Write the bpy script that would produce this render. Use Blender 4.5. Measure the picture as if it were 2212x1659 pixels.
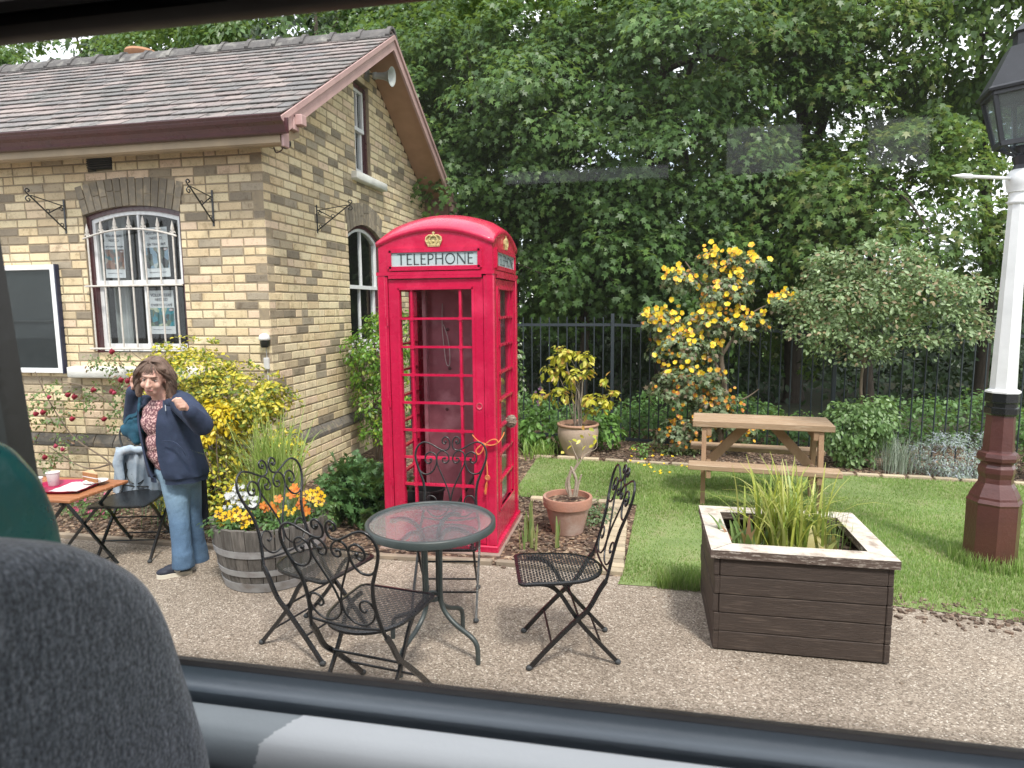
import bpy, math, random
import numpy as np
from mathutils import Vector, Matrix
PI = math.pi
rnd = random.Random(7)
NR = np.random.default_rng(11)
scene = bpy.context.scene
for o in list(bpy.data.objects): bpy.data.objects.remove(o)

# ------------------------------------------------------------ camera
cd = bpy.data.cameras.new('camera'); cam = bpy.data.objects.new('camera', cd)
scene.collection.objects.link(cam); scene.camera = cam
cd.sensor_width = 36; cd.lens = 36 * 1400 / 2212
cd.clip_start = 0.02; cd.clip_end = 600
cam.location = (0, 0, 1.80)
cam.rotation_euler = (Matrix.Rotation(math.radians(11.35), 4, 'Z') @ Matrix.Rotation(math.radians(90 - 6.8), 4, 'X')
                      @ Matrix.Rotation(math.radians(-0.49), 4, 'Z')).to_euler()
cd.dof.use_dof = True; cd.dof.focus_distance = 4.8; cd.dof.aperture_fstop = 7.0
scene.render.resolution_x = 1024; scene.render.resolution_y = 768

# ------------------------------------------------------------ sky and sun
SUN_EL, SUN_AZ = math.radians(56), math.radians(150)      # azimuth clockwise from +Y: behind the camera, to the right
w = bpy.data.worlds.new('World'); scene.world = w; w.use_nodes = True
nt = w.node_tree; nt.nodes.clear()
out = nt.nodes.new('ShaderNodeOutputWorld'); bg = nt.nodes.new('ShaderNodeBackground')
sky = nt.nodes.new('ShaderNodeTexSky'); sky.sky_type = 'NISHITA'; sky.sun_disc = False
sky.sun_elevation = SUN_EL; sky.sun_rotation = SUN_AZ
tc = nt.nodes.new('ShaderNodeTexCoord'); nz = nt.nodes.new('ShaderNodeTexNoise'); nz.inputs['Scale'].default_value = 2.2
nz.inputs['Detail'].default_value = 6
cr = nt.nodes.new('ShaderNodeValToRGB'); cr.color_ramp.elements[0].position = 0.36; cr.color_ramp.elements[1].position = 0.52
cr.color_ramp.elements[0].color = (.35, .35, .35, 1)
mx = nt.nodes.new('ShaderNodeMixRGB'); mx.inputs[2].default_value = (11.5, 11.9, 12.4, 1)
L = nt.links.new
L(tc.outputs['Generated'], nz.inputs['Vector']); L(nz.outputs[0], cr.inputs[0]); L(cr.outputs[0], mx.inputs[0])
L(sky.outputs[0], mx.inputs[1]); L(mx.outputs[0], bg.inputs[0]); L(bg.outputs[0], out.inputs[0])
bg.inputs[1].default_value = 0.092
sl = bpy.data.lights.new('sun', 'SUN'); sl.energy = 2.3; sl.angle = math.radians(9); sl.color = (1, .95, .87)
so = bpy.data.objects.new('sun', sl); scene.collection.objects.link(so)
sd = Vector((math.sin(SUN_AZ) * math.cos(SUN_EL), math.cos(SUN_AZ) * math.cos(SUN_EL), math.sin(SUN_EL)))
so.rotation_euler = sd.to_track_quat('Z', 'Y').to_euler()
vs = scene.view_settings; vs.view_transform = 'Standard'; vs.look = 'None'; vs.gamma = 1; vs.exposure = 0.92
try:
    scene.cycles.transparent_max_bounces = 24
except Exception: pass

# ------------------------------------------------------------ scene graph helpers
def link(o): scene.collection.objects.link(o); return o
def tag(o, label=None, cat=None, group=None, kind=None):
    if label: o['label'] = label
    if cat: o['category'] = cat
    if group: o['group'] = group
    if kind: o['kind'] = kind
    return o
def thing(name, label, cat, loc=(0, 0, 0), rz=0, group=None):
    o = link(bpy.data.objects.new(name, None)); o.empty_display_size = .1
    o.location = loc; o.rotation_euler = (0, 0, rz)
    return tag(o, label, cat, group)
def copy_tree(o, parent=None):
    c = o.copy(); link(c)
    if parent is not None: c.parent = parent
    for ch in [x for x in bpy.data.objects if x.parent == o]: copy_tree(ch, c)
    return c
def structure(o): o['kind'] = 'structure'; return o

def catmull(pts, n=6, closed=False):
    P = [Vector(p) for p in pts]; out = []
    N = len(P)
    rng = range(N if closed else N - 1)
    for i in rng:
        if closed: a, b, c, d = P[(i-1) % N], P[i], P[(i+1) % N], P[(i+2) % N]
        else: a, b, c, d = P[max(i-1, 0)], P[i], P[i+1], P[min(i+2, N-1)]
        for k in range(n):
            t = k / n
            out.append(.5 * ((2*b) + (c-a)*t + (2*a-5*b+4*c-d)*t*t + (3*b-a-3*c+d)*t**3))
    if not closed: out.append(P[-1])
    return out

class MB:
    def __init__(s): s.v = []; s.f = []
    def add(s, vs, fs):
        b = len(s.v); s.v.extend([tuple(x) for x in vs]); s.f.extend([tuple(b+i for i in f) for f in fs]); return s
    def box(s, x0, x1, y0, y1, z0, z1, M=None, taper=None):
        vs = [Vector((x, y, z)) for z in (z0, z1) for y in (y0, y1) for x in (x0, x1)]
        if M: vs = [M @ q for q in vs]
        return s.add(vs, [(0,2,3,1), (4,5,7,6), (0,1,5,4), (2,6,7,3), (0,4,6,2), (1,3,7,5)])
    def bbox(s, x0, x1, y0, y1, z0, z1, b=.004, M=None):
        """box with chamfered edges"""
        xs, ys, zs = (x0, x1), (y0, y1), (z0, z1); vs = []; idx = {}
        for i in (0, 1):
            for j in (0, 1):
                for k in (0, 1):
                    for ax in range(3):
                        p = [xs[i], ys[j], zs[k]]; sg = [1 - 2*i, 1 - 2*j, 1 - 2*k]
                        for a in range(3):
                            if a != ax: p[a] += sg[a] * b
                        idx[(i, j, k, ax)] = len(vs); vs.append(Vector(p))
        if M: vs = [M @ q for q in vs]
        fs = []
        for i in (0, 1):
            q = [idx[(i,0,0,0)], idx[(i,1,0,0)], idx[(i,1,1,0)], idx[(i,0,1,0)]]; fs.append(q if i else q[::-1])
            q = [idx[(0,i,0,1)], idx[(1,i,0,1)], idx[(1,i,1,1)], idx[(0,i,1,1)]]; fs.append(q[::-1] if i else q)
            q = [idx[(0,0,i,2)], idx[(1,0,i,2)], idx[(1,1,i,2)], idx[(0,1,i,2)]]; fs.append(q if i else q[::-1])
        for j in (0, 1):
            for k in (0, 1):
                fs.append([idx[(0,j,k,1)], idx[(1,j,k,1)], idx[(1,j,k,2)], idx[(0,j,k,2)]])
                fs.append([idx[(j,0,k,0)], idx[(j,1,k,0)], idx[(j,1,k,2)], idx[(j,0,k,2)]])
                fs.append([idx[(j,k,0,0)], idx[(j,k,1,0)], idx[(j,k,1,1)], idx[(j,k,0,1)]])
        for i in (0, 1):
            for j in (0, 1):
                for k in (0, 1): fs.append([idx[(i,j,k,a)] for a in range(3)])
        return s.add(vs, fs)
    def tube(s, pts, r, n=8, cap=True, flat=None, up=None):
        """sweep a round (or flat = (w, t)) section along pts; r number or list"""
        P = [Vector(p) for p in pts]; N = len(P)
        if N < 2: return s
        R = r if isinstance(r, (list, tuple)) else [r] * N
        t0 = (P[1] - P[0]).normalized()
        u = Vector(up) if up else (Vector((0, 0, 1)) if abs(t0.z) < .9 else Vector((1, 0, 0)))
        u = (u - t0 * u.dot(t0)).normalized(); vs = []
        for i in range(N):
            t = (P[min(i+1, N-1)] - P[max(i-1, 0)])
            t = t.normalized() if t.length > 1e-9 else t0
            u = (u - t * u.dot(t))
            u = u.normalized() if u.length > 1e-6 else t.orthogonal().normalized()
            if up:
                uu = Vector(up); uu = uu - t * uu.dot(t)
                if uu.length > .2: u = uu.normalized()
            wv = t.cross(u)
            if flat:
                for a, b in ((1, 1), (-1, 1), (-1, -1), (1, -1)): vs.append(P[i] + u * a * flat[0] / 2 + wv * b * flat[1] / 2)
            else:
                for k in range(n):
                    a = 2 * PI * k / n; vs.append(P[i] + (u * math.cos(a) + wv * math.sin(a)) * R[i])
        m = 4 if flat else n; fs = []
        for i in range(N - 1):
            for k in range(m): fs.append((i*m+k, i*m+(k+1) % m, (i+1)*m+(k+1) % m, (i+1)*m+k))
        if cap: fs.append(tuple(range(m))[::-1]); fs.append(tuple((N-1)*m+k for k in range(m)))
        return s.add(vs, fs)
    def lathe(s, prof, n=24, c=(0, 0), cap0=True, cap1=True, rot=0, sx=1, sy=1):
        vs = []
        for r, z in prof:
            for k in range(n):
                a = 2 * PI * k / n + rot; vs.append((c[0] + r * sx * math.cos(a), c[1] + r * sy * math.sin(a), z))
        N = len(prof)
        fs = [(i*n+k, i*n+(k+1) % n, (i+1)*n+(k+1) % n, (i+1)*n+k) for i in range(N-1) for k in range(n)]
        if cap0: fs.append(tuple(range(n))[::-1])
        if cap1: fs.append(tuple((N-1)*n+k for k in range(n)))
        return s.add(vs, fs)
    def ell(s, c, r, M=None, n=12, m=8):
        vs = [Vector((0, 0, -1))]; C = Vector(c)
        for i in range(1, m):
            ph = PI * i / m - PI/2
            for k in range(n): a = 2*PI*k/n; vs.append(Vector((math.cos(ph)*math.cos(a), math.cos(ph)*math.sin(a), math.sin(ph))))
        vs.append(Vector((0, 0, 1)))
        rr = r if isinstance(r, (tuple, list)) else (r, r, r)
        vs = [Vector((q.x*rr[0], q.y*rr[1], q.z*rr[2])) for q in vs]
        if M: vs = [M @ q for q in vs]
        vs = [q + C for q in vs]
        fs = [(0, 1+(k+1) % n, 1+k) for k in range(n)]
        for i in range(m-2):
            for k in range(n): fs.append((1+i*n+k, 1+i*n+(k+1) % n, 1+(i+1)*n+(k+1) % n, 1+(i+1)*n+k))
        b = 1+(m-2)*n; fs += [(b+k, b+(k+1) % n, len(vs)-1) for k in range(n)]
        return s.add(vs, fs)
    def prism(s, poly, fn, d0, d1):
        """poly of 2D points; fn(a, b, d) -> 3D"""
        n = len(poly); vs = [fn(a, b, d0) for a, b in poly] + [fn(a, b, d1) for a, b in poly]
        fs = [tuple(range(n))[::-1], tuple(range(n, 2*n))] + [(i, (i+1) % n, n+(i+1) % n, n+i) for i in range(n)]
        return s.add(vs, fs)
    def build(s, name, mat, parent=None, smooth=False, angle=None, loc=None):
        me = bpy.data.meshes.new(name); me.from_pydata(s.v, [], s.f); me.materials.append(mat)
        me.validate(clean_customdata=False)
        o = link(bpy.data.objects.new(name, me)); o.parent = parent
        import bmesh
        bm = bmesh.new(); bm.from_mesh(me); bmesh.ops.recalc_face_normals(bm, faces=bm.faces[:]); bm.to_mesh(me); bm.free()
        if smooth:
            me.polygons.foreach_set('use_smooth', [True] * len(me.polygons))
            me.set_sharp_from_angle(angle=math.radians(angle or 40))
        if loc: o.location = loc
        return o

def fast_mesh(name, V, F, mat, parent=None, smooth=False):
    """V (n,3), F (m,k) arrays"""
    me = bpy.data.meshes.new(name); V = np.asarray(V, np.float32); F = np.asarray(F, np.int32)
    me.vertices.add(len(V)); me.vertices.foreach_set('co', V.ravel())
    k = F.shape[1]; me.loops.add(F.size); me.loops.foreach_set('vertex_index', F.ravel())
    me.polygons.add(len(F)); me.polygons.foreach_set('loop_start', np.arange(len(F), dtype=np.int32) * k)
    try: me.polygons.foreach_set('loop_total', np.full(len(F), k, np.int32))
    except Exception: pass
    if smooth: me.polygons.foreach_set('use_smooth', np.ones(len(F), bool))
    me.update(calc_edges=True); me.materials.append(mat)
    o = link(bpy.data.objects.new(name, me)); o.parent = parent
    return o

def blob(name, mb, mat, parent, voxel=.012, smooth=4):
    """union of overlapping shapes remeshed into one continuous skin"""
    me = bpy.data.meshes.new(name); me.from_pydata(mb.v, [], mb.f); me.update()
    o = link(bpy.data.objects.new(name, me))
    m = o.modifiers.new('r', 'REMESH'); m.mode = 'VOXEL'; m.voxel_size = voxel
    s = o.modifiers.new('s', 'SMOOTH'); s.factor = .5; s.iterations = smooth
    dg = bpy.context.evaluated_depsgraph_get(); ev = o.evaluated_get(dg)
    nm = bpy.data.meshes.new_from_object(ev, depsgraph=dg)
    o.modifiers.clear(); o.data = nm; nm.name = name; nm.materials.clear(); nm.materials.append(mat)
    nm.polygons.foreach_set('use_smooth', [True] * len(nm.polygons)); o.parent = parent
    return o

def capsule(mb, p0, r0, p1, r1, n=12, steps=5):
    a, b = Vector(p0), Vector(p1)
    pts = [a.lerp(b, i / steps) for i in range(steps + 1)]
    mb.tube(pts, [r0 + (r1-r0) * i / steps for i in range(steps + 1)], n=n)
    mb.ell(a, r0, n=n, m=8); mb.ell(b, r1, n=n, m=8)

# ------------------------------------------------------------ materials
def nodes(name):
    m = bpy.data.materials.new(name); m.use_nodes = True; t = m.node_tree
    return m, t, t.nodes['Principled BSDF'], t.nodes['Material Output']
def ramp(t, stops, interp='LINEAR'):
    r = t.nodes.new('ShaderNodeValToRGB'); e = r.color_ramp; e.interpolation = interp
    while len(e.elements) < len(stops): e.elements.new(.5)
    for el, (p, c) in zip(e.elements, stops): el.position = p; el.color = (*c, 1)
    return r
def noise(t, scale, detail=4, vec=None, rough=.55):
    n = t.nodes.new('ShaderNodeTexNoise'); n.inputs['Scale'].default_value = scale; n.inputs['Detail'].default_value = detail
    n.inputs['Roughness'].default_value = rough
    if vec is not None: t.links.new(vec, n.inputs['Vector'])
    return n
def coords(t, stretch=None):
    c = t.nodes.new('ShaderNodeTexCoord')
    if not stretch: return c.outputs['Object']
    m = t.nodes.new('ShaderNodeMapping'); m.inputs['Scale'].default_value = stretch
    t.links.new(c.outputs['Object'], m.inputs['Vector']); return m.outputs[0]
def mixc(t, a, b, fac, mode='MIX'):
    m = t.nodes.new('ShaderNodeMixRGB'); m.blend_type = mode
    for i, x in ((0, fac), (1, a), (2, b)):
        if hasattr(x, 'links') or hasattr(x, 'is_linked'): t.links.new(x, m.inputs[i])
        elif isinstance(x, (int, float)): m.inputs[i].default_value = x
        else: m.inputs[i].default_value = (*x, 1)
    return m.outputs[0]
def bump(t, p, h, strength=.3, dist=.01):
    b = t.nodes.new('ShaderNodeBump'); b.inputs['Strength'].default_value = strength; b.inputs['Distance'].default_value = dist
    t.links.new(h, b.inputs['Height']); t.links.new(b.outputs[0], p.inputs['Normal'])
def mat(name, c1, c2=None, rough=.6, scale=6, metal=0, bmp=0, bscale=None, stretch=None, island=0, coat=0, c3=None, spec=None):
    m, t, p, o = nodes(name); v = coords(t, stretch)
    c2 = c2 or tuple(x * .78 for x in c1)
    n = noise(t, scale, 5, v)
    stops = [(.3, c1), (.7, c2)] if not c3 else [(.3, c1), (.52, c2), (.7, c3)]
    r = ramp(t, stops); t.links.new(n.outputs[0], r.inputs[0]); col = r.outputs[0]
    if island:
        g = t.nodes.new('ShaderNodeNewGeometry'); rr = ramp(t, [(0, (1-island,)*3), (1, (1+island*.6,)*3)])
        t.links.new(g.outputs['Random Per Island'], rr.inputs[0]); col = mixc(t, col, rr.outputs[0], 1, 'MULTIPLY')
    t.links.new(col, p.inputs['Base Color'])
    p.inputs['Roughness'].default_value = rough; p.inputs['Metallic'].default_value = metal
    if coat: p.inputs['Coat Weight'].default_value = coat; p.inputs['Coat Roughness'].default_value = .15
    if spec is not None: p.inputs['Specular IOR Level'].default_value = spec
    n3 = noise(t, scale * 3.7, 3, v); mr = t.nodes.new('ShaderNodeMapRange')
    mr.inputs[3].default_value = max(rough - .12, .02); mr.inputs[4].default_value = min(rough + .12, 1)
    t.links.new(n3.outputs[0], mr.inputs[0]); t.links.new(mr.outputs[0], p.inputs['Roughness'])
    if bmp:
        nb = noise(t, bscale or scale * 4, 5, v); bump(t, p, nb.outputs[0], bmp, .01)
    return m
def leafmat(name, cols, rough=.45, trans=.3, tint=(.55, .75, .12), spec=.5):
    """colours picked per leaf"""
    m, t, p, o = nodes(name); g = t.nodes.new('ShaderNodeNewGeometry')
    stops = [(i / max(1, len(cols)), c) for i, c in enumerate(cols)]
    r = ramp(t, stops, 'CONSTANT'); t.links.new(g.outputs['Random Per Island'], r.inputs[0])
    n = noise(t, 1.3, 3, coords(t)); rr = ramp(t, [(.3, (.75,)*3), (.7, (1.25,)*3)]); t.links.new(n.outputs[0], rr.inputs[0])
    col = mixc(t, r.outputs[0], rr.outputs[0], 1, 'MULTIPLY')
    t.links.new(col, p.inputs['Base Color']); p.inputs['Roughness'].default_value = rough
    p.inputs['Specular IOR Level'].default_value = spec
    tr = t.nodes.new('ShaderNodeBsdfTranslucent')
    tcx = mixc(t, col, tint, .35); t.links.new(tcx, tr.inputs[0])
    ms = t.nodes.new('ShaderNodeMixShader'); ms.inputs[0].default_value = trans
    t.links.new(p.outputs[0], ms.inputs[1]); t.links.new(tr.outputs[0], ms.inputs[2]); t.links.new(ms.outputs[0], o.inputs[0])
    return m
def glassmat(name, tint=(.9, .95, .95), refl=.09, rough=.02, alpha=.9, body=(.3, .33, .33)):
    """thin pane: see-through with a fresnel reflection and a little body colour"""
    m, t, p, o = nodes(name)
    tr = t.nodes.new('ShaderNodeBsdfTransparent'); tr.inputs[0].default_value = (*tint, 1)
    gl = t.nodes.new('ShaderNodeBsdfGlossy'); gl.inputs['Roughness'].default_value = rough
    lw = t.nodes.new('ShaderNodeLayerWeight'); lw.inputs[0].default_value = .5
    pw = t.nodes.new('ShaderNodeMath'); pw.operation = 'POWER'; pw.inputs[1].default_value = 4.5; t.links.new(lw.outputs['Facing'], pw.inputs[0])
    mu = t.nodes.new('ShaderNodeMath'); mu.operation = 'MULTIPLY_ADD'; mu.inputs[1].default_value = .55; mu.inputs[2].default_value = refl
    t.links.new(pw.outputs[0], mu.inputs[0])
    df = t.nodes.new('ShaderNodeBsdfDiffuse'); df.inputs[0].default_value = (*body, 1)
    m1 = t.nodes.new('ShaderNodeMixShader'); m1.inputs[0].default_value = 1 - alpha
    t.links.new(tr.outputs[0], m1.inputs[1]); t.links.new(df.outputs[0], m1.inputs[2])
    ms = t.nodes.new('ShaderNodeMixShader'); t.links.new(mu.outputs[0], ms.inputs[0])
    t.links.new(m1.outputs[0], ms.inputs[1]); t.links.new(gl.outputs[0], ms.inputs[2]); t.links.new(ms.outputs[0], o.inputs[0])
    return m

# ------------------------------------------------------------ foliage helpers
def tri_template(kind):
    if kind == 'oval':
        V = [(0,0,0), (.2,.25,.05), (.27,.55,.06), (0,1,-.06), (-.27,.55,.06), (-.2,.25,.05), (0,.5,0)]
        F = [(0,1,6), (1,2,6), (2,3,6), (3,4,6), (4,5,6), (5,0,6)]
    elif kind == 'lance':
        V = [(0,0,0), (.11,.4,.03), (0,1,-.1), (-.11,.4,.03), (0,.45,0)]
        F = [(0,1,4), (1,2,4), (2,3,4), (3,0,4)]
    elif kind == 'maple':
        V = [(0,.30,0), (0,0,0), (.46,.12,-.05), (.24,.34,.03), (.50,.66,-.06), (.15,.60,.02), (0,1.02,-.1), (-.15,.60,.02), (-.50,.66,-.06), (-.24,.34,.03), (-.46,.12,-.05)]
        F = [(0, i, i+1) for i in range(1, 10)] + [(0, 10, 1)]
    elif kind == 'petal':   # 5 petal flower facing +z
        V = [(0,0,0)]; F = []
        for k in range(5):
            a = 2*PI*k/5
            for da, r, z in ((-.5, .42, .1), (0, .55, .16), (.5, .42, .1)): V.append((r*math.cos(a+da), r*math.sin(a+da), z))
            b = 1 + 3*k; F += [(0, b, b+1), (0, b+1, b+2)]
    return np.array(V, float), np.array(F, int)
def norm(a): return a / np.maximum(np.linalg.norm(a, axis=-1, keepdims=True), 1e-9)
def place(kind, P, N, D, S):
    """instances of a leaf: positions, normals, stem->tip directions, sizes"""
    V, F = tri_template(kind); n = len(P)
    N = norm(N); D = norm(D - N * (D * N).sum(1, keepdims=True)); X = np.cross(D, N)
    S = np.asarray(S).reshape(-1, 1, 1)
    W = P[:, None, :] + S * (V[None, :, 0:1] * X[:, None, :] + V[None, :, 1:2] * D[:, None, :] + V[None, :, 2:3] * N[:, None, :])
    FF = (F[None] + (np.arange(n) * len(V))[:, None, None]).reshape(-1, 3)
    return W.reshape(-1, 3), FF
def join(parts):
    Vs, Fs, b = [], [], 0
    for V, F in parts: Vs.append(V); Fs.append(F + b); b += len(V)
    return np.concatenate(Vs), np.concatenate(Fs)
def sprays(C, O, rad, n, kind, size, droop=.6, up=.7, flat=.35, jit=.4, rng=NR, hang=-.7):
    """leaf clumps: C spray centres, O outward directions"""
    m = len(C); k = np.repeat(np.arange(m), n); tot = m * n
    th = rng.uniform(0, 2*PI, tot); r = np.sqrt(rng.uniform(0, 1, tot))
    R = (rad * rng.uniform(.6, 1.3, m))[k]
    O = norm(O); A = norm(O * .8 + np.array([0, 0, up])); A = A[k]
    T = norm(np.cross(A, rng.normal(size=(m, 3))[k])); B = np.cross(A, T)
    off = (T * np.cos(th)[:, None] + B * np.sin(th)[:, None]) * (r * R)[:, None]
    P = C[k] + off + A * (rng.normal(size=tot) * R * flat * .5)[:, None]
    P[:, 2] -= droop * r * r * R
    N = norm(A + off / R[:, None] * .7 + rng.normal(size=(tot, 3)) * jit)
    D = norm(off / R[:, None] + O[k] * .4 + np.array([0, 0, hang]) + rng.normal(size=(tot, 3)) * .4)
    return place(kind, P, N, D, size * rng.uniform(.65, 1.25, tot))
def shell_points(n, c, rad, lo=.6, rng=NR, ymax=None, zmin=None):
    out = []
    while len(out) < n:
        d = norm(rng.normal(size=(1, 3)))[0]
        if ymax is not None and d[1] > ymax: continue
        if zmin is not None and d[2] < zmin: continue
        out.append(d)
    d = np.array(out); r = rng.uniform(lo, 1.0, (n, 1)) ** .6
    bumpy = 1 + .16 * np.sin(d[:, :1] * 7 + c[0] * 3) * np.cos(d[:, 2:3] * 6 + c[1]) + .1 * np.sin(d[:, 1:2] * 11)
    return np.array(c) + d * np.array(rad) * r * bumpy, d
def blades(P, H, W, lean, az, nseg=4, curl=1.0, rng=NR, fold=0):
    """curved grass blades: base P, length H, width W, lean 0..1, azimuth az -> verts, quads"""
    n = len(P); s = np.linspace(0, 1, nseg + 1); dirx = np.stack([np.cos(az), np.sin(az), np.zeros(n)], 1)
    side = np.stack([-np.sin(az), np.cos(az), np.zeros(n)], 1)
    ang = lean[:, None] * (.25 + curl * s[None] ** 1.3)      # angle from vertical along blade
    dz = np.cos(ang); dx = np.sin(ang); ds = 1 / nseg
    X = np.concatenate([np.zeros((n, 1)), np.cumsum(dx[:, :-1], 1) * ds], 1) * H[:, None]
    Z = np.concatenate([np.zeros((n, 1)), np.cumsum(dz[:, :-1], 1) * ds], 1) * H[:, None]
    wd = W[:, None] * (np.minimum(1, 1.15 - s[None] ** 2.2)) * .5
    ctr = P[:, None, :] + X[..., None] * dirx[:, None, :]; ctr[..., 2] += Z
    a = ctr + wd[..., None] * side[:, None, :]; b = ctr - wd[..., None] * side[:, None, :]
    V = np.stack([a, b], 2).reshape(n, -1, 3)
    q = np.array([(2*i, 2*i+1, 2*i+3, 2*i+2) for i in range(nseg)])
    F = (q[None] + (np.arange(n) * 2 * (nseg+1))[:, None, None]).reshape(-1, 4)
    return V.reshape(-1, 3), F
# ------------------------------------------------------------ survey helper: a point seen at (u, v) on a known plane
_cm = cam.rotation_euler.to_matrix(); _o = Vector((0, 0, 1.8))
def at(u, v, x=None, y=None, z=None):
    d = _cm @ Vector(((u - 1106) / 1400, (829.5 - v) / 1400, -1))
    t = (x / d.x) if x is not None else (y / d.y) if y is not None else ((z - 1.8) / d.z)
    return _o + d * t

# ------------------------------------------------------------ shared materials
M = {}
M['black_iron'] = mat('black_iron', (.006, .0065, .008), (.014, .0145, .017), .30, 30, bmp=.15, bscale=160, spec=.6)
M['white_paint'] = mat('white_paint', (.80, .81, .82), (.70, .71, .72), .35, 9, bmp=.1, bscale=60)
M['maroon_paint'] = mat('maroon_paint', (.085, .025, .03), (.06, .02, .025), .3, 5, bmp=.1, bscale=50, coat=.3)
M['pink_paint'] = mat('pink_paint', (.50, .33, .31), (.40, .26, .25), .5, 5, bmp=.15, bscale=40)
M['red_paint'] = mat('red_paint', (.60, .010, .066), (.50, .008, .055), .27, 3, bmp=.22, bscale=26, coat=.35, c3=(.66, .028, .095))
M['dark_glass'] = mat('dark_glass', (.01, .012, .014), (.02, .022, .024), .06, 3, spec=.8)
M['soil'] = None

# ------------------------------------------------------------ ground
def soil_material():
    m, t, p, o = nodes('bark_soil'); v = coords(t)
    vo = t.nodes.new('ShaderNodeTexVoronoi'); vo.inputs['Scale'].default_value = 38; t.links.new(v, vo.inputs['Vector'])
    r = ramp(t, [(0, (.055, .032, .022)), (.35, (.10, .06, .042)), (.6, (.17, .105, .07)), (.82, (.30, .20, .13)), (.95, (.45, .35, .25))])
    sep = t.nodes.new('ShaderNodeSeparateColor'); t.links.new(vo.outputs['Color'], sep.inputs[0]); t.links.new(sep.outputs[0], r.inputs[0])
    n = noise(t, 2.5, 4, v); rr = ramp(t, [(.35, (.6, .6, .6)), (.65, (1.15, 1.12, 1.1))]); t.links.new(n.outputs[0], rr.inputs[0])
    t.links.new(mixc(t, r.outputs[0], rr.outputs[0], 1, 'MULTIPLY'), p.inputs['Base Color']); p.inputs['Roughness'].default_value = .9
    n2 = noise(t, 45, 5, v); bump(t, p, n2.outputs[0], 1, .03); return m
def path_material():
    m, t, p, o = nodes('resin_gravel'); v = coords(t)
    vo = t.nodes.new('ShaderNodeTexVoronoi'); vo.inputs['Scale'].default_value = 128; t.links.new(v, vo.inputs['Vector'])
    sep = t.nodes.new('ShaderNodeSeparateColor'); t.links.new(vo.outputs['Color'], sep.inputs[0])
    r = ramp(t, [(0, (.20, .162, .128)), (.25, (.32, .265, .212)), (.5, (.415, .352, .288)), (.75, (.49, .422, .35)), (.92, (.58, .51, .43)), (.975, (.80, .74, .65))])
    t.links.new(sep.outputs[0], r.inputs[0])
    n = noise(t, .9, 6, v, .65); rr = ramp(t, [(.3, (.72, .70, .68)), (.55, (.98, .97, .96)), (.75, (1.18, 1.16, 1.14))]); t.links.new(n.outputs[0], rr.inputs[0])
    col = mixc(t, r.outputs[0], rr.outputs[0], 1, 'MULTIPLY')
    d = ramp(t, [(.0, (1, 1, 1)), (.55, (.55, .52, .5))]); t.links.new(vo.outputs['Distance'], d.inputs[0])
    ms = t.nodes.new('ShaderNodeMath'); ms.operation = 'MULTIPLY'; ms.inputs[1].default_value = 1.0
    col = mixc(t, col, d.outputs[0], .7, 'MULTIPLY')
    t.links.new(col, p.inputs['Base Color']); p.inputs['Roughness'].default_value = .8
    inv = t.nodes.new('ShaderNodeMath'); inv.operation = 'SUBTRACT'; inv.inputs[0].default_value = 1; t.links.new(vo.outputs['Distance'], inv.inputs[1])
    bump(t, p, inv.outputs[0], .8, .006); return m
M['soil'] = soil_material(); M['gravel'] = path_material()
M['turf'] = mat('turf', (.13, .19, .06), (.19, .25, .09), .9, 2.5, bmp=.6, bscale=60, c3=(.24, .24, .12))
M['meadow'] = mat('meadow', (.16, .28, .05), (.10, .20, .04), .9, 1.0, bmp=.4, bscale=20)

def sheet(name, poly, z, material, sub=0, wob=0):
    me = bpy.data.meshes.new(name); me.from_pydata([(x, y, z) for x, y in poly], [], [tuple(range(len(poly)))])
    me.materials.append(material); o = link(bpy.data.objects.new(name, me)); return structure(o)
def wobble(x0, y0, x1, y1, n, a, seed):
    r = random.Random(seed)
    return [(x0+(x1-x0)*i/n + r.uniform(-a, a), y0+(y1-y0)*i/n + r.uniform(-a, a)) for i in range(n+1)]

sheet('ground', [(-150, 1.2), (150, 1.2), (150, 260), (-150, 260)], -.03, M['meadow'])
sheet('trackbed', [(-150, -40), (150, -40), (150, 1.2), (-150, 1.2)], -.75, mat('ballast', (.2, .18, .16), (.1, .09, .08), .9, 30, bmp=.8, bscale=60))
mb = MB(); mb.box(-40, 40, 1.15, 1.20, -.75, -.028); structure(mb.build('platform_wall', mat('platform_brick', (.25, .16, .12), (.18, .12, .1), .9, 8)))
sheet('woodland_floor', [(-20, 8.15), (16, 7.2), (24, 24), (-26, 24)], -.012, mat('leaf_mould', (.05, .04, .025), (.035, .05, .02), .95, 3, bmp=.8, bscale=30))
sheet('flower_bed', [(-16, 4.0), (-3.0, 3.95), (.2, 4.0), (.2, 5.9), (6.5, 7.0), (9, 8.3), (-3.5, 10.2), (-3.5, 5.62), (-16, 5.62)], -.004, M['soil'])
sheet('path', [(-16, 1.2), (16, 1.2), (16, 5.5)] + [(7, 3.6)] + wobble(4.6, 3.72, 1.5, 4.12, 16, .035, 5) + wobble(1.35, 4.2, -.14, 4.20, 8, .02, 6)
      + [(-.5, 4.22), (-1.0, 4.235), (-1.9, 4.2), (-2.9, 4.16), (-16, 4.2)], .004, M['gravel'])
lawn_poly = wobble(4.9, 3.55, 1.5, 4.05, 16, .03, 8) + wobble(1.3, 4.1, -.12, 4.09, 8, .02, 9) + [(-.10, 4.25), (-.02, 5.82), (-1.2, 5.90), (-1.2, 7.46)] + \
    [(-.4, 7.42), (.6, 7.30), (2.0, 7.20), (3.2, 7.12), (5, 6.95), (9, 6.4), (9, 3.2)]
sheet('lawn_soil', lawn_poly, .008, M['turf'])

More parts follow.
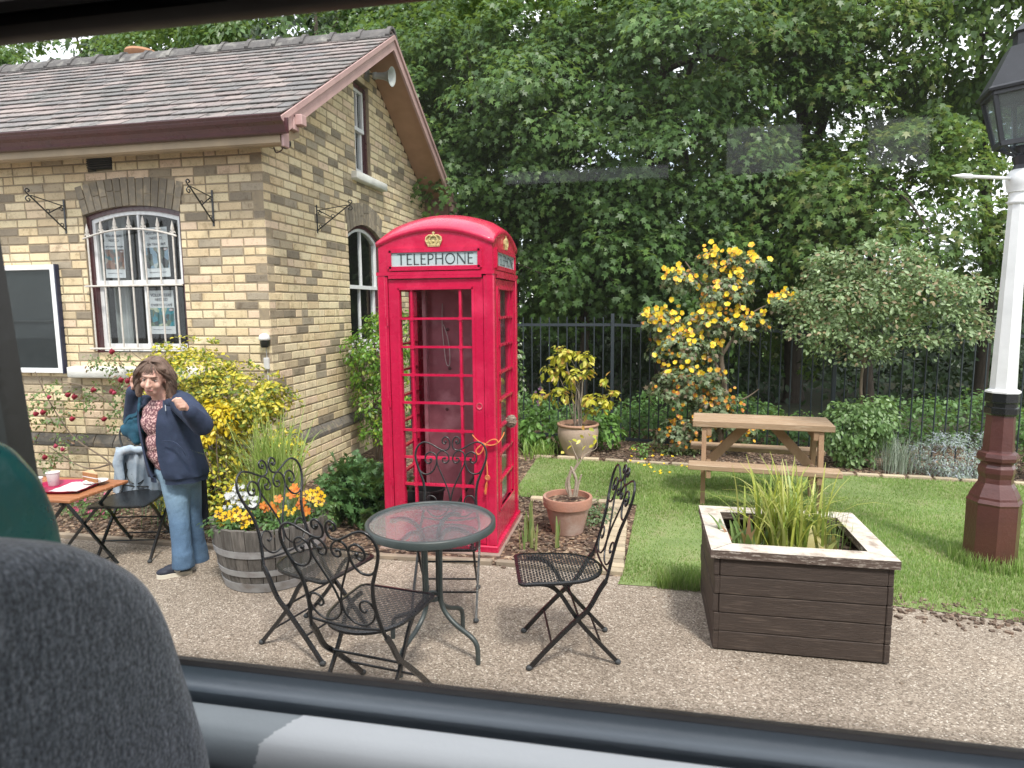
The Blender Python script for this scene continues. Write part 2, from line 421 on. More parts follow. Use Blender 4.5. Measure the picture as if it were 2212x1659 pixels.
def in_poly(x, y, poly):
    c = np.zeros(len(x), bool); n = len(poly)
    for i in range(n):
        x1, y1 = poly[i]; x2, y2 = poly[(i+1) % n]
        cond = ((y1 > y) != (y2 > y)) & (x < (x2-x1) * (y-y1) / ((y2-y1) or 1e-9) + x1); c ^= cond
    return c
def grass_stuff():
    n = 420000; x = NR.uniform(-1.5, 6.5, n); y = NR.uniform(3.3, 7.6, n); keep = in_poly(x, y, lawn_poly) & (x < y * 1.0 - .1)
    x, y = x[keep], y[keep]
    worn = np.sin(x * 1.7 + 1) * np.cos(y * 1.9) + .6*np.sin(x * 4.1) * np.sin(y * 3.3 + 1)
    edge = (y < 4.5 - .13 * np.maximum(x - 1.2, 0))
    dist_ = y - (4.05 - .13 * np.maximum(x - 1.5, 0)); k = NR.uniform(0, 1, len(x)) < np.where(edge, np.clip(.25 + dist_ * 2.2, .1, .85), .66 + .22 * worn)
    x, y, edge, worn = x[k], y[k], edge[k], worn[k]; n = len(x)
    P = np.stack([x, y, np.full(n, .006)], 1)
    H = NR.uniform(.014, .034, n) * (1 + .3 * worn) * np.where(edge, 1.05, 1)
    V, F = blades(P, H, NR.uniform(.003, .006, n), NR.uniform(.3, 1.3, n), NR.uniform(0, 2*PI, n), 2)
    o = fast_mesh('lawn_grass', V, F, leafmat('grass_blade', [(.21,.32,.08), (.26,.37,.11), (.175,.28,.07), (.33,.42,.15), (.23,.345,.095), (.44,.44,.24)], .5, .4, (.5, .8, .15)))
    tag(o, 'short mown green lawn grass between the flower beds and the path', kind='stuff')
grass_stuff()

# bark and stone chips scattered on the beds, loose stones where the lawn meets the path
def chips():
    mbx = MB(); r = random.Random(3)
    for i in range(5200):
        q = r.random()
        if q < .32: x, y = r.uniform(-3.6, -.25), r.uniform(4.2, 6.2)
        elif q < .55: x, y = r.uniform(-6.2, -3.0), r.uniform(4.2, 5.3)
        elif q < .85: x, y = r.uniform(-1.4, 4.5), r.uniform(7.2, 8.3); 
        else: x, y = r.uniform(1.2, 4.8), r.gauss(0, .10); y += 4.10 - .13 * (x - 1.2)
        if q < .32 and (-1.95 < x < -.98 and 4.4 < y < 5.45): continue
        if .55 <= q < .85 and y < 7.5 - .11 * (x + 1.2): continue
        s = r.uniform(.006, .02); Mx = Matrix.Translation((x, y, .006)) @ Matrix.Rotation(r.uniform(0, 6.3), 4, 'Z') @ Matrix.Rotation(r.gauss(0, .3), 4, 'X')
        mbx.box(-s, s, -s * .6, s * .6, -.003, r.uniform(.004, .01), Mx)
    o = mbx.build('bark_chip', mat('bark_chips', (.24, .165, .12), (.12, .08, .06), .9, 40, island=.55, c3=(.36, .29, .22)))
    tag(o, 'brown and buff bark chippings scattered over the soil of the beds', kind='stuff')
chips()
def litter():
    b = MB(); r = random.Random(21)
    for i in range(420):
        x, y = r.uniform(-4.2, 3.6), r.uniform(2.2, 4.15)
        if r.random() < .5: y = 4.16 - abs(r.gauss(0, .12))
        if x > 1.3: y = min(y, 4.0 - .13*(x-1.5))
        s_ = r.uniform(.003, .009); Mx = Matrix.Translation((x, y, .004)) @ Matrix.Rotation(r.uniform(0, 6.3), 4, 'Z') @ Matrix.Rotation(r.gauss(0, .3), 4, 'X'); b.bbox(-s_, s_, -s_*.7, s_*.7, 0, s_*.8, s_*.3, Mx)
    tag(b.build('loose_stones', mat('loose_stone', (.55, .47, .38), (.25, .18, .13), .9, 3, island=.45, c3=(.72, .68, .6)), None), 'loose pale stones and bits scattered on the gravel path', kind='stuff')
litter()

# edging: thin kerb strip along the path, brick-on-edge border round the bed corner, pale strip at the back of the lawn
M['concrete'] = mat('concrete', (.36, .33, .28), (.24, .22, .19), .85, 9, bmp=.4, bscale=60)
M['buff_block'] = mat('buff_block', (.52, .43, .30), (.40, .33, .24), .85, 14, bmp=.4, bscale=70, island=.3)
mb = MB()
for a, b in (((-6, 4.19), (-2.9, 4.165)), ((-2.88, 4.165), (-1.92, 4.205)), ((-1.9, 4.205), (-1.0, 4.245)), ((-.98, 4.245), (-.27, 4.23))):
    d = Vector((b[0]-a[0], b[1]-a[1], 0)); Mx = Matrix.Translation((a[0], a[1], 0)) @ Matrix.Rotation(math.atan2(d.y, d.x), 4, 'Z')
    mb.bbox(0, d.length - .01, 0, .045, -.03, .035, .006, Mx)
structure(mb.build('path_edging', mat('timber_edging', (.34, .27, .20), (.22, .18, .14), .8, 8, bmp=.3)))
mb = MB(); y = 4.24; r = random.Random(4)
while y < 5.85:
    h = r.uniform(.062, .07); mb.bbox(-.30 + r.uniform(-.006, .006), -.10 + r.uniform(-.006, .006), y, y+h, -.03, .03 + r.uniform(-.004, .004), .006); y += h + .009
x = -1.0
while x < -.32:
    h = .2; mb.bbox(x, x+h, 5.80 + r.uniform(-.005, .005), 5.87, -.03, .03, .006); x += h + .01
structure(mb.build('brick_edging', M['buff_block']))
mb = MB(); pts = [(-1.25, 7.50), (-.4, 7.46), (.6, 7.34), (2.0, 7.24), (3.2, 7.16), (5, 6.99), (8, 6.5)]
for a, b in zip(pts, pts[1:]):
    n = int((Vector(b)-Vector(a)).length / .22); 
    for i in range(n):
        p = Vector(a).lerp(Vector(b), i/n); d = Vector(b)-Vector(a); Mx = Matrix.Translation((p.x, p.y, 0)) @ Matrix.Rotation(math.atan2(d.y, d.x), 4, 'Z')
        mb.bbox(0, .21, 0, .06, -.03, .032 + r.uniform(-.004, .004), .006, Mx)
structure(mb.build('lawn_edging', M['buff_block']))

# ------------------------------------------------------------ station building
XG, YF = -3.43, 5.56
RZ, RY, EZ, EY, SL = 5.07, 7.85, 3.42, 5.20, (5.07 - 3.42) / (7.85 - 5.20)
bld = thing('station_building', 'yellow-buff brick station building with slate roof and pink-brown bargeboards', 'building', (XG, YF, 0))
def L_(v): return (v[0] - XG, v[1] - YF, v[2])          # world -> building coordinates
fF = lambda a, z, d: L_((a, YF - d, z))                  # front wall
fG = lambda a, z, d: L_((XG + d, a, z))                  # gable wall
def brick_material():
    m, t, p, o = nodes('buff_brick'); v = coords(t); g = t.nodes.new('ShaderNodeNewGeometry')
    cols = [(0.659,0.530,0.333), (0.721,0.610,0.396), (0.628,0.510,0.324), (0.700,0.560,0.387), (0.618,0.490,0.315), (0.711,0.580,0.369), (0.515,0.420,0.279), (0.742,0.630,0.432), (0.433,0.360,0.252), (0.680,0.530,0.387), (0.299,0.250,0.180), (0.690,0.590,0.387), (0.360,0.310,0.234), (0.721,0.620,0.423), (0.680,0.570,0.378), (0.237,0.200,0.149)]
    r = ramp(t, [(i/16, c) for i, c in enumerate(cols)], 'CONSTANT'); t.links.new(g.outputs['Random Per Island'], r.inputs[0])
    n = noise(t, 9, 6, v, .7); rr = ramp(t, [(.32, (.62, .57, .52)), (.46, (1.0, .99, .98)), (.72, (1.14, 1.13, 1.11))]); t.links.new(n.outputs[0], rr.inputs[0])
    col = mixc(t, r.outputs[0], rr.outputs[0], 1, 'MULTIPLY')
    n2 = noise(t, 70, 4, v); r2 = ramp(t, [(.33, (.5, .45, .4)), (.42, (1, 1, 1))]); t.links.new(n2.outputs[0], r2.inputs[0])
    col = mixc(t, col, r2.outputs[0], .6, 'MULTIPLY')
    t.links.new(col, p.inputs['Base Color']); p.inputs['Roughness'].default_value = .85; bump(t, p, n2.outputs[0], .5, .006); return m
M['brick'] = brick_material()
M['mortar'] = mat('mortar', (.36, .29, .19), (.26, .21, .15), .95, 20, bmp=.5, bscale=150)
M['dark_brick'] = mat('dark_brick', (.19, .165, .13), (.12, .11, .10), .85, 9, bmp=.5, bscale=70, island=.35, c3=(.27, .22, .16))
def arch(c, hw, zt, rise): return lambda a: zt + rise * (1 - ((a - c) / hw) ** 2) - rise
FW = dict(c=-4.86, hw=.54, z0=1.37, zt=2.80, rise=.075)
GW = dict(c=7.80, hw=.50, z0=1.30, zt=2.83, rise=.14)
def cut_rows(z, holes):
    ex = []
    for h in holes:
        if h.get('rect'):
            if h['rect'][2] < z < h['rect'][3]: ex.append(h['rect'][:2])
        else:
            c, hw = h['c'], h['hw']
            if h['z0'] < z < h['zt'] - h['rise']: ex.append((c - hw, c + hw))
            elif h['z0'] < z < h['zt'] + .30:
                lo, hi = 0, hw * 1.13
                top = lambda d: h['zt'] + .27 - h['rise'] * (d/hw)**2
                if z < top(hi): w_ = hw * (1 + .13 * (z - h['zt'] + h['rise']) / .3)
                else: w_ = hw * math.sqrt(max(0, (h['zt'] + .27 - z) / h['rise']))
                w_ = min(w_, hw * 1.13)
                if w_ > .02: ex.append((c - w_, c + w_))
    return ex
def brick_wall(name, fn, a0f, a1f, z0, z1, holes, seed, depth=0.0, course=.0835, lng=.228, mat_=None):
    r = random.Random(seed); mbk, mo = MB(), MB(); row = 0; z = z0
    while z < z1 - .02:
        a0, a1 = a0f(z + course/2), a1f(z + course/2)
        free = [(a0, a1)]
        for e0, e1 in cut_rows(z + course/2, holes):
            nf = []
            for f0, f1 in free:
                if e1 <= f0 or e0 >= f1: nf.append((f0, f1)); continue
                if e0 > f0: nf.append((f0, e0))
                if e1 < f1: nf.append((e1, f1))
            free = nf
        for f0, f1 in free:
            if f1 - f0 < .03: continue
            mo.add([fn(a, zz, d) for zz in (z, z+course) for d in (depth-.11, depth-.005) for a in (f0, f1)], [(0,1,3,2), (4,6,7,5), (0,4,5,1), (2,3,7,6), (0,2,6,4), (1,5,7,3)])
        edges = []; a = a1 - ((.11 if row % 2 else .228) + .0)
        x = a1
        first = True
        while x > a0 - .3:
            wd = (.112 if row % 2 else .228) if first else (lng if r.random() > .12 else .112)
            first = False
            edges.append((x - wd, x)); x -= wd + .011
        for e0, e1 in edges:
            for f0, f1 in free:
                b0, b1 = max(e0, f0), min(e1, f1)
                if b1 - b0 < .03: continue
                j = lambda s=.0018: r.uniform(-s, s)
                q = .006; za, zb = z + .005 + j(), z + course - .006 + j(); d1 = depth + j(.0015)
                vs = [fn(b0, za, depth-.02), fn(b1, za, depth-.02), fn(b1, zb, depth-.02), fn(b0, zb, depth-.02),
                      fn(b0+q*.3, za+q*.3, d1-.003), fn(b1-q*.3, za+q*.3, d1-.003), fn(b1-q*.3, zb-q*.3, d1-.003), fn(b0+q*.3, zb-q*.3, d1-.003),
                      fn(b0+q+j(.003), za+q+j(), d1+.001), fn(b1-q+j(.003), za+q+j(), d1+.001), fn(b1-q+j(.003), zb-q+j(), d1+.001), fn(b0+q+j(.003), zb-q+j(), d1+.001)]
                fs = [(0,1,5,4), (1,2,6,5), (2,3,7,6), (3,0,4,7), (4,5,9,8), (5,6,10,9), (6,7,11,10), (7,4,8,11), (8,9,10,11)]
                mbk.add(vs, fs)
        z += course; row += 1
    w_ = mbk.build(name, mat_ or M['brick'], bld); mo.build('mortar', M['mortar'], w_)
    return w_
under = lambda z: 0
gy0 = lambda z: max(YF, RY - (RZ - .10 - z) / SL)
gy1 = lambda z: min(10.14, RY + (RZ - .10 - z) / SL)
UW = dict(rect=(7.60, 8.04, 3.44, 4.52))
fwall = brick_wall('front_wall', fF, lambda z: -9.5, lambda z: XG, .54, 3.40, [FW, dict(rect=(-5.30, -5.02, 3.16, 3.30))], 1)
gwall = brick_wall('gable_wall', fG, lambda z: -gy1(z) , lambda z: -gy0(z), .54, 4.98, [], 2) if False else None
# gable bricks run from the corner away: mirror the axis so that row ends meet the corner
fGm = lambda a, z, d: L_((XG + d, -a, z))
mir = lambda h: dict(rect=(-h['rect'][1], -h['rect'][0], h['rect'][2], h['rect'][3])) if h.get('rect') else dict(h, c=-h['c'])
gwall = brick_wall('gable_wall', fGm, lambda z: -gy1(z), lambda z: -gy0(z), .54, 4.97, [mir(GW), mir(UW)], 2)
brick_wall('plinth', fF, lambda z: -9.5, lambda z: XG + .05, .0, .42, [], 3, depth=.05)
brick_wall('plinth', fGm, lambda z: -10.18, lambda z: -YF + .05, .0, .42, [], 4, depth=.05)
def plinth_cap(fn, a0, a1):
    mbk = MB(); a = a1
    while a > a0:
        vs = [fn(x, z, d) for x in (a - .22, a) for z, d in ((.425, .052), (.46, .052), (.535, .004), (.535, -.05), (.425, -.05))]
        mbk.add(vs, [(0,1,2,3,4), (9,8,7,6,5), (0,5,6,1), (1,6,7,2), (2,7,8,3), (4,9,5,0)]); a -= .231
    mbk.build('plinth_course', M['dark_brick'], bld)
plinth_cap(fF, -9.5, XG + .05); plinth_cap(fGm, -10.15, -YF + .05)
def brick_arch(fn, h, sgn=1):
    mbk = MB(); n = int(h['hw'] * 2.1 / .078); ex = 1.13
    for i in range(n):
        t0, t1 = -1 + 2*i/n + .012, -1 + 2*(i+1)/n - .012
        zi = lambda t: h['zt'] - h['rise'] * t*t
        P = [(h['c'] + h['hw']*t0, zi(t0)), (h['c'] + h['hw']*t1, zi(t1)), (h['c'] + h['hw']*ex*t1, zi(t1) + .265), (h['c'] + h['hw']*ex*t0, zi(t0) + .265)]
        j = rnd.uniform(-.002, .002)
        if rnd.random() < .5:
            k = rnd.uniform(.4, .6); A = [(P[0][0]*(1-k)+P[3][0]*k, P[0][1]*(1-k)+P[3][1]*k), (P[1][0]*(1-k)+P[2][0]*k, P[1][1]*(1-k)+P[2][1]*k)]
            mbk.prism([P[0], P[1], (A[1][0], A[1][1]-.004), (A[0][0], A[0][1]-.004)], lambda a, z, d: fn(a, z, d), -.11, .003 + j)
            mbk.prism([(A[0][0], A[0][1]+.004), (A[1][0], A[1][1]+.004), P[2], P[3]], lambda a, z, d: fn(a, z, d), -.11, .003 - j)
        else: mbk.prism(P, lambda a, z, d: fn(a, z, d), -.11, .003 + j)
    o = mbk.build('window_arch', mat('arch_brick', (.31, .255, .18), (.22, .19, .15), .85, 9, bmp=.5, bscale=70, island=.3, c3=(.40, .33, .23)), bld)
    m2 = MB(); pts = [(-1 + i/8) for i in range(17)]
    poly = [(h['c']+h['hw']*t, h['zt']-h['rise']*t*t+.002) for t in pts] + [(h['c']+h['hw']*ex*t, h['zt']-h['rise']*t*t*.4+.345) for t in pts[::-1]]
    m2.prism(poly, lambda a, z, d: fn(a, z, d), -.10, -.0065); m2.build('arch_mortar', M['mortar'], o)
brick_arch(fF, FW); brick_arch(fGm, mir(GW))

def strip(mb, fn, pts, wd, d0, d1):
    """a flat bar of width wd following pts in the (a, z) plane"""
    for (a, z), (b, y) in zip(pts, pts[1:]):
        v = Vector((b-a, y-z)); n = Vector((-v.y, v.x)).normalized() * wd / 2; e = v.normalized() * min(.001, wd * .2)
        mb.prism([(a-n.x-e.x, z-n.y-e.y), (b-n.x+e.x, y-n.y+e.y), (b+n.x+e.x, y+n.y+e.y), (a+n.x-e.x, z+n.y-e.y)], fn, d0, d1)
M['pane'] = glassmat('window_glass', (.88, .9, .9), .035, .02, .99)
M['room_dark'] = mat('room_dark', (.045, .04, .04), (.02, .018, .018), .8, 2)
M['curtain'] = mat('curtain', (.55, .56, .55), (.42, .43, .43), .9, 3)
def sash_window(fn, c, hw, z0, zt, rise, mull, mid, frame_mat, rec=.075, sub_m=True, light_sill=True):
    zi = lambda t, ins=0: zt - rise * t*t - ins
    ts = [(-1 + i/8) for i in range(17)]
    fo = MB()                                             # outer dark box frame
    strip(fo, fn, [(c-hw+.02, z0), (c-hw+.02, zi(1)-.01)], .045, -rec-.05, -rec+.03); strip(fo, fn, [(c+hw-.02, z0), (c+hw-.02, zi(1)-.01)], .045, -rec-.05, -rec+.03)
    strip(fo, fn, [(c+hw*t*.95, zi(t, .02)) for t in ts], .045, -rec-.05, -rec+.028)
    wdw = fo.build('window', frame_mat, bld)
    s = MB(); hi = hw - .055
    for sgn in (-1, 1):
        strip(s, fn, [(c+sgn*hi, mid), (c+sgn*hi, zi(1, .045))], .045, -rec-.04, -rec+.012)
        strip(s, fn, [(c+sgn*(hi-.004), z0+.03), (c+sgn*(hi-.004), mid)], .045, -rec-.07, -rec-.02)
    if rise: strip(s, fn, [(c+hi*t, zi(t, .055)) for t in ts], .045, -rec-.041, -rec+.011)
    else: strip(s, fn, [(c-hi, zt-.055), (c+hi, zt-.055)], .045, -rec-.041, -rec+.011)
    strip(s, fn, [(c-hi-.02, mid), (c+hi+.02, mid)], .045, -rec-.045, -rec+.016)
    strip(s, fn, [(c-hi-.02, z0+.055), (c+hi+.02, z0+.055)], .075, -rec-.068, -rec-.018)
    for m_ in mull:
        strip(s, fn, [(c+m_, mid+.02), (c+m_, zt-.06)], .022, -rec-.03, -rec+.006)
        strip(s, fn, [(c+m_, z0+.09), (c+m_, mid-.02)], .022, -rec-.06, -rec-.026)
    s.build('sash', M['white_paint'], wdw)
    g = MB()
    g.prism([(c-hi, mid), (c+hi, mid)] + [(c+hi*t, zi(t, .05)) for t in ts[::-1]], fn, -rec-.016, -rec-.012)
    g.prism([(c-hi, z0+.08), (c+hi, z0+.08), (c+hi, mid), (c-hi, mid)], fn, -rec-.046, -rec-.042)
    g.build('pane', M['pane'], wdw)
    return wdw
fw = sash_window(fF, FW['c'], FW['hw'], FW['z0'], FW['zt'], FW['rise'], (.02,), 2.07, M['maroon_paint'])
gwn = sash_window(fG, GW['c'], GW['hw'], GW['z0'], GW['zt'], GW['rise'], (0.,), 2.06, M['maroon_paint'])
uwn = sash_window(fG, 7.82, .22, 3.44, 4.52, 0, (0.,), 4.0, M['maroon_paint'])
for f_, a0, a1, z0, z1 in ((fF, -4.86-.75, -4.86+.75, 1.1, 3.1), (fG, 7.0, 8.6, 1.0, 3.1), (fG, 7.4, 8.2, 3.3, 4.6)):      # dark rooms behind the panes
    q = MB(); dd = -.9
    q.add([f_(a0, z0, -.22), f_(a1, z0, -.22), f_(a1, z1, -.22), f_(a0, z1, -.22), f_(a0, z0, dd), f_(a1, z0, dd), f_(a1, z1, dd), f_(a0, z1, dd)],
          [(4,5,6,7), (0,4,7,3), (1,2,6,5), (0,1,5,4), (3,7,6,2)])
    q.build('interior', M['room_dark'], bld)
q = MB(); wv = [(x, .02*math.sin(i*1.9)) for i, x in enumerate(np.linspace(-5.33, -5.12, 12))]
for (a, d), (b, e) in zip(wv, wv[1:]): q.add([fF(a, 1.4, -.24+d), fF(b, 1.4, -.24+e), fF(b, 2.74, -.24+e), fF(a, 2.74, -.24+d)], [(0,1,2,3)])
q.build('curtain', M['curtain'], bld, smooth=True)
# sills
def sill(fn, a0, a1, z0, z1, out, mat_=None, name='window_sill'):
    s = MB(); prof = [(-.05, z0), (out-.01, z0), (out, z0+.012), (out, z1-.02), (out-.012, z1-.006), (-.09, z1+.01)]
    n = len(prof); vs = [fn(a, z, d) for a in (a0, a0+.02, a1-.02, a1) for d, z in prof]
    vs = []
    for k, a in enumerate((a0, a0+.025, a1-.025, a1)):
        ins = .02 if k in (0, 3) else 0
        for d, z in prof: vs.append(fn(a, min(max(z, z0+ins), z1-ins*.6), min(d, out-ins)))
    fs = [tuple(range(n))[::-1], tuple(range(3*n, 4*n))] + [(k*n+i, k*n+(i+1) % n, (k+1)*n+(i+1) % n, (k+1)*n+i) for k in range(3) for i in range(n)]
    s.add(vs, fs); s.build(name, mat_ or mat('stone_white', (.78, .78, .74), (.62, .61, .57), .7, 6, bmp=.4, bscale=40), bld, smooth=True)
sill(fF, -5.66, -4.15, 1.13, 1.245, .10); sill(fF, -5.40, -4.33, 1.30, 1.37, -.02, M['maroon_paint'])
sill(fG, 7.45, 8.38, 3.33, 3.435, .09); sill(fG, 7.2, 8.4, 1.19, 1.30, .08)
# air brick
q = MB()
for i in range(7): q.box(*sorted((fF(-5.30, 0, 0)[0] + .005, fF(-5.02, 0, 0)[0] - .005)), -.012 + .0, .06, 3.165 + i*.02, 3.175 + i*.02)
q.build('air_brick', mat('cast_iron_dark', (.03, .026, .024), None, .8, 9), bld)

# ---- roof
def roof_mat():
    m, t, p, o = nodes('roof_tile'); v = coords(t); g = t.nodes.new('ShaderNodeNewGeometry')
    cols = [(.22,.182,.175), (.26,.215,.203), (.19,.17,.17), (.285,.237,.222), (.175,.163,.16), (.24,.195,.188), (.145,.138,.14), (.265,.225,.215)]
    r = ramp(t, [(i/8, c) for i, c in enumerate(cols)], 'CONSTANT'); t.links.new(g.outputs['Random Per Island'], r.inputs[0])
    n = noise(t, 2.2, 8, v, .78); k = ramp(t, [(.46, (0, 0, 0)), (.6, (1, 1, 1))]); t.links.new(n.outputs[0], k.inputs[0])
    col = mixc(t, r.outputs[0], (.15, .145, .14), k.outputs[0])
    n2 = noise(t, 28, 5, v, .7); k2 = ramp(t, [(.60, (0, 0, 0)), (.68, (1, 1, 1))]); t.links.new(n2.outputs[0], k2.inputs[0])
    col = mixc(t, col, (.36, .345, .31), k2.outputs[0]); n3 = noise(t, 12, 5, v, .7); k3 = ramp(t, [(.34, (1, 1, 1)), (.43, (0, 0, 0))]); t.links.new(n3.outputs[0], k3.inputs[0])
    col = mixc(t, col, (.06, .055, .05), k3.outputs[0])
    t.links.new(col, p.inputs['Base Color']); p.inputs['Roughness'].default_value = .8; bump(t, p, n2.outputs[0], .5, .01); return m
M['tile'] = roof_mat()
roof = MB(); rows = 17; run = math.hypot(RY - EY, RZ - EZ); ux = (RY - EY) / run; uz = (RZ - EZ) / run; r = random.Random(9)
for s_ in (1, -1):
    for k in range(rows):
        a = run * k / rows; x = -3.0 - (k % 2) * .13 - (0 if k % 2 == 0 else 0)
        if k % 2: 
            items = [(-3.13, -3.0)]
        else: items = []
        while x > (-9.6 if s_ > 0 else -3.9): items.append((x - .255, x)); x -= .26
        for x0, x1 in items:
            lift = r.uniform(0, .006); th = .009
            def pt(xx, along, h):
                yy = EY + along * ux - h * uz; zz = EZ + along * uz + h * ux
                if s_ < 0: yy = 2 * RY - yy
                return L_((xx, yy, zz))
            a0, a1 = a - .012 + r.uniform(-.009, .009), a + run / rows + .05; h0 = .017 + lift
            c_ = .02
            top = [(x0+.003, a0 + c_*.5), (x0+c_, a0), (x1-c_, a0), (x1-.004, a0 + c_*.5), (x1-.004, a1), (x0+.003, a1)]
            hh = lambda al: h0 * (1 - (al - a0) / (a1 - a0)) + .0015
            vs = [pt(xx, al, hh(al) + th) for xx, al in top] + [pt(xx, al, hh(al)) for xx, al in top]; n = 6
            roof.add(vs, [tuple(range(6)), tuple(range(6, 12))[::-1]] + [(i, i+6, (i+1) % 6+6, (i+1) % 6) for i in range(6)])
rf = roof.build('roof', M['tile'], bld)
dk = MB()   # roof deck
for s_ in (1, -1):
    def rp(xx, along, h, s_=s_):
        yy = EY + along * ux - h * uz; zz = EZ + along * uz + h * ux
        return L_((xx, 2*RY - yy if s_ < 0 else yy, zz))
    vs = [rp(x, a, h) for h in (-.03, 0) for x in (-9.6, -3.02) for a in (.02, run)]
    dk.add(vs, [(0,1,3,2), (4,6,7,5), (0,4,5,1), (2,3,7,6), (0,2,6,4), (1,5,7,3)])
dk.build('roof_deck', mat('soffit_wood', (.20, .115, .075), (.15, .085, .055), .7, 5, stretch=(3, 20, 3)), rf)
rt = MB(); x = -3.0; k = 0
while x > -9.5:
    sag = .008 * math.sin(x * 2.3)
    prof = [(-.16, -.085), (-.12, -.022), (-.06, .038), (0, .06), (.06, .038), (.12, -.022), (.16, -.085)]
    for (x0, x1, up_) in ((x - .37, x - .05, 0.0), (x - .05, x, .022)):
        vs = [L_((xx, RY + a, RZ + z + up_ + sag + .03)) for xx in (x0, x1) for a, z in prof] + [L_((xx, RY + a*.9, RZ + z + up_ + sag)) for xx in (x0, x1) for a, z in prof]
        fs = [(i, i+1, i+8, i+7) for i in range(6)] + [(14+i, 21+i, 22+i, 15+i) for i in range(6)] + [(i, 14+i, 15+i, i+1) for i in range(6)] + [(7+i, 8+i, 22+i, 21+i) for i in range(6)] + [(0, 7, 21, 14), (6, 20, 27, 13)]
        rt.add(vs, fs)
    x -= .372; k += 1
rt.build('ridge_tiles', mat('ridge_tile', (.14, .13, .125), (.09, .085, .085), .85, 6, bmp=.5, bscale=60, c3=(.26, .25, .23)), rf)
# chimney pot behind the ridge
q = MB(); q.lathe([(.17, 4.7), (.17, 5.12), (.20, 5.15), (.22, 5.20), (.20, 5.235), (.14, 5.24), (.13, 5.0)], 24, c=L_((-7.13, 8.6, 0))[:2]); q.v = [(a_, b_, c_ + .26) for a_, b_, c_ in q.v]
q.build('chimney_pot', mat('terracotta_pot', (.42, .22, .12), (.32, .17, .1), .8, 8), rf, smooth=True)
# bargeboards
def barge(xo, depth, th, off, name, mt, s_):
    b = MB(); vs = []
    for xx in (xo, xo + th):
        for al, h in ((-.06, off), (run + (.0), off), (run - depth*uz/ux*.0, off - depth), (-.06, off - depth)):
            yy = EY + al * ux - h * uz; zz = EZ + al * uz + h * ux
            if al > run - .5 : 
                dy = (RY - yy); yy += dy; zz += dy * uz / ux
            vs.append(L_((xx, 2*RY - yy if s_ < 0 else yy, zz)))
    b.add(vs, [(0,1,2,3), (7,6,5,4), (0,4,5,1), (1,5,6,2), (2,6,7,3), (3,7,4,0)]); return b.build(name, mt, bld)
for s_ in (1, -1):
    barge(-3.03, .135, .03, -.005, 'bargeboard', M['pink_paint'], s_); barge(-2.999, .045, .018, .004, 'barge_moulding', M['pink_paint'], s_)
# soffit under the overhang, eaves brackets, purlin ends
for s_ in (1, -1):
    b = MB(); vs = []
    for h in (-.09, -.075):
        for xx in (XG + .004, -3.032):
            for al in (.0, run):
                yy = EY + al*ux - h*uz; zz = EZ + al*uz + h*ux
                if al == run: dy = RY - yy; yy += dy; zz += dy*uz/ux
                vs.append(L_((xx, 2*RY - yy if s_ < 0 else yy, zz)))
    b.add(vs, [(0,1,3,2), (4,6,7,5), (0,4,5,1), (2,3,7,6), (0,2,6,4), (1,5,7,3)]); b.build('soffit', mat('soffit_board', (.44, .26, .17), (.36, .21, .13), .65, 5), bld)
for yy, zz in ((5.42, 3.40), (10.28, 3.38)):
    b = MB(); b.bbox(*sorted((L_((XG+.003, 0, 0))[0], L_((-2.99, 0, 0))[0])), L_((0, yy-.045, 0))[1], L_((0, yy+.045, 0))[1], zz-.055, zz+.055, .006); b.build('purlin_end', M['pink_paint'], bld)
b = MB(); b.bbox(L_((-3.06, 0, 0))[0], L_((-3.0, 0, 0))[0], L_((0, 9.72, 0))[1], L_((0, 10.5, 0))[1], 3.40, 3.47, .006); b.build('eave_tie', M['pink_paint'], bld)
b = MB(); b.bbox(L_((-2.999, 0, 0))[0], L_((-2.93, 0, 0))[0], L_((0, 5.40, 0))[1], L_((0, 5.49, 0))[1], 3.39, 3.48, .006)
b.build('eave_bracket', M['pink_paint'], bld)
b = MB(); b.bbox(L_((-3.028, 0, 0))[0], L_((-3.004, 0, 0))[0], L_((0, 5.215, 0))[1], L_((0, 5.31, 0))[1], 3.17, 3.34, .006)
b.build('bargeboard_foot', M['pink_paint'], bld)
b = MB(); b.box(L_((XG+.003, 0, 0))[0], L_((-3.05, 0, 0))[0], L_((0, 10.14, 0))[1], L_((0, 10.4, 0))[1], 3.1, 3.5); b.build('boxed_eave', mat('eave_wood', (.24, .13, .11), None, .6, 5), bld)
# eaves fascia + ogee gutter
b = MB(); prof = [(5.215, 3.40), (5.215, 3.205), (5.235, 3.19), (5.30, 3.19), (5.30, 3.22), (5.54, 3.32), (5.54, 3.40)]
vs = [L_((x, y, z)) for x in (-9.5, -3.035) for y, z in prof]; n = len(prof)
b.add(vs, [tuple(range(n))[::-1], tuple(range(n, 2*n))] + [(i, (i+1) % n, n+(i+1) % n, n+i) for i in range(n)])
b.build('fascia', mat('fascia_paint', (.36, .27, .17), (.26, .20, .13), .6, 4), bld)
b = MB(); prof = [(5.212, 3.3976), (5.212, 3.2718), (5.19, 3.2644), (5.165, 3.2718), (5.155, 3.2977), (5.135, 3.3273), (5.105, 3.3495), (5.092, 3.3717), (5.085, 3.4013), (5.075, 3.4050), (5.075, 3.3976), (5.10, 3.3658), (5.14, 3.3421), (5.17, 3.2829), (5.195, 3.2792), (5.20, 3.3976)]
vs = [L_((x, y, z)) for x in (-9.5, -2.95) for y, z in prof]; n = len(prof)
b.add(vs, [(i, (i+1) % n, n+(i+1) % n, n+i) for i in range(n)] + [tuple(range(n, 2*n))])
b.build('gutter', M['maroon_paint'], bld)
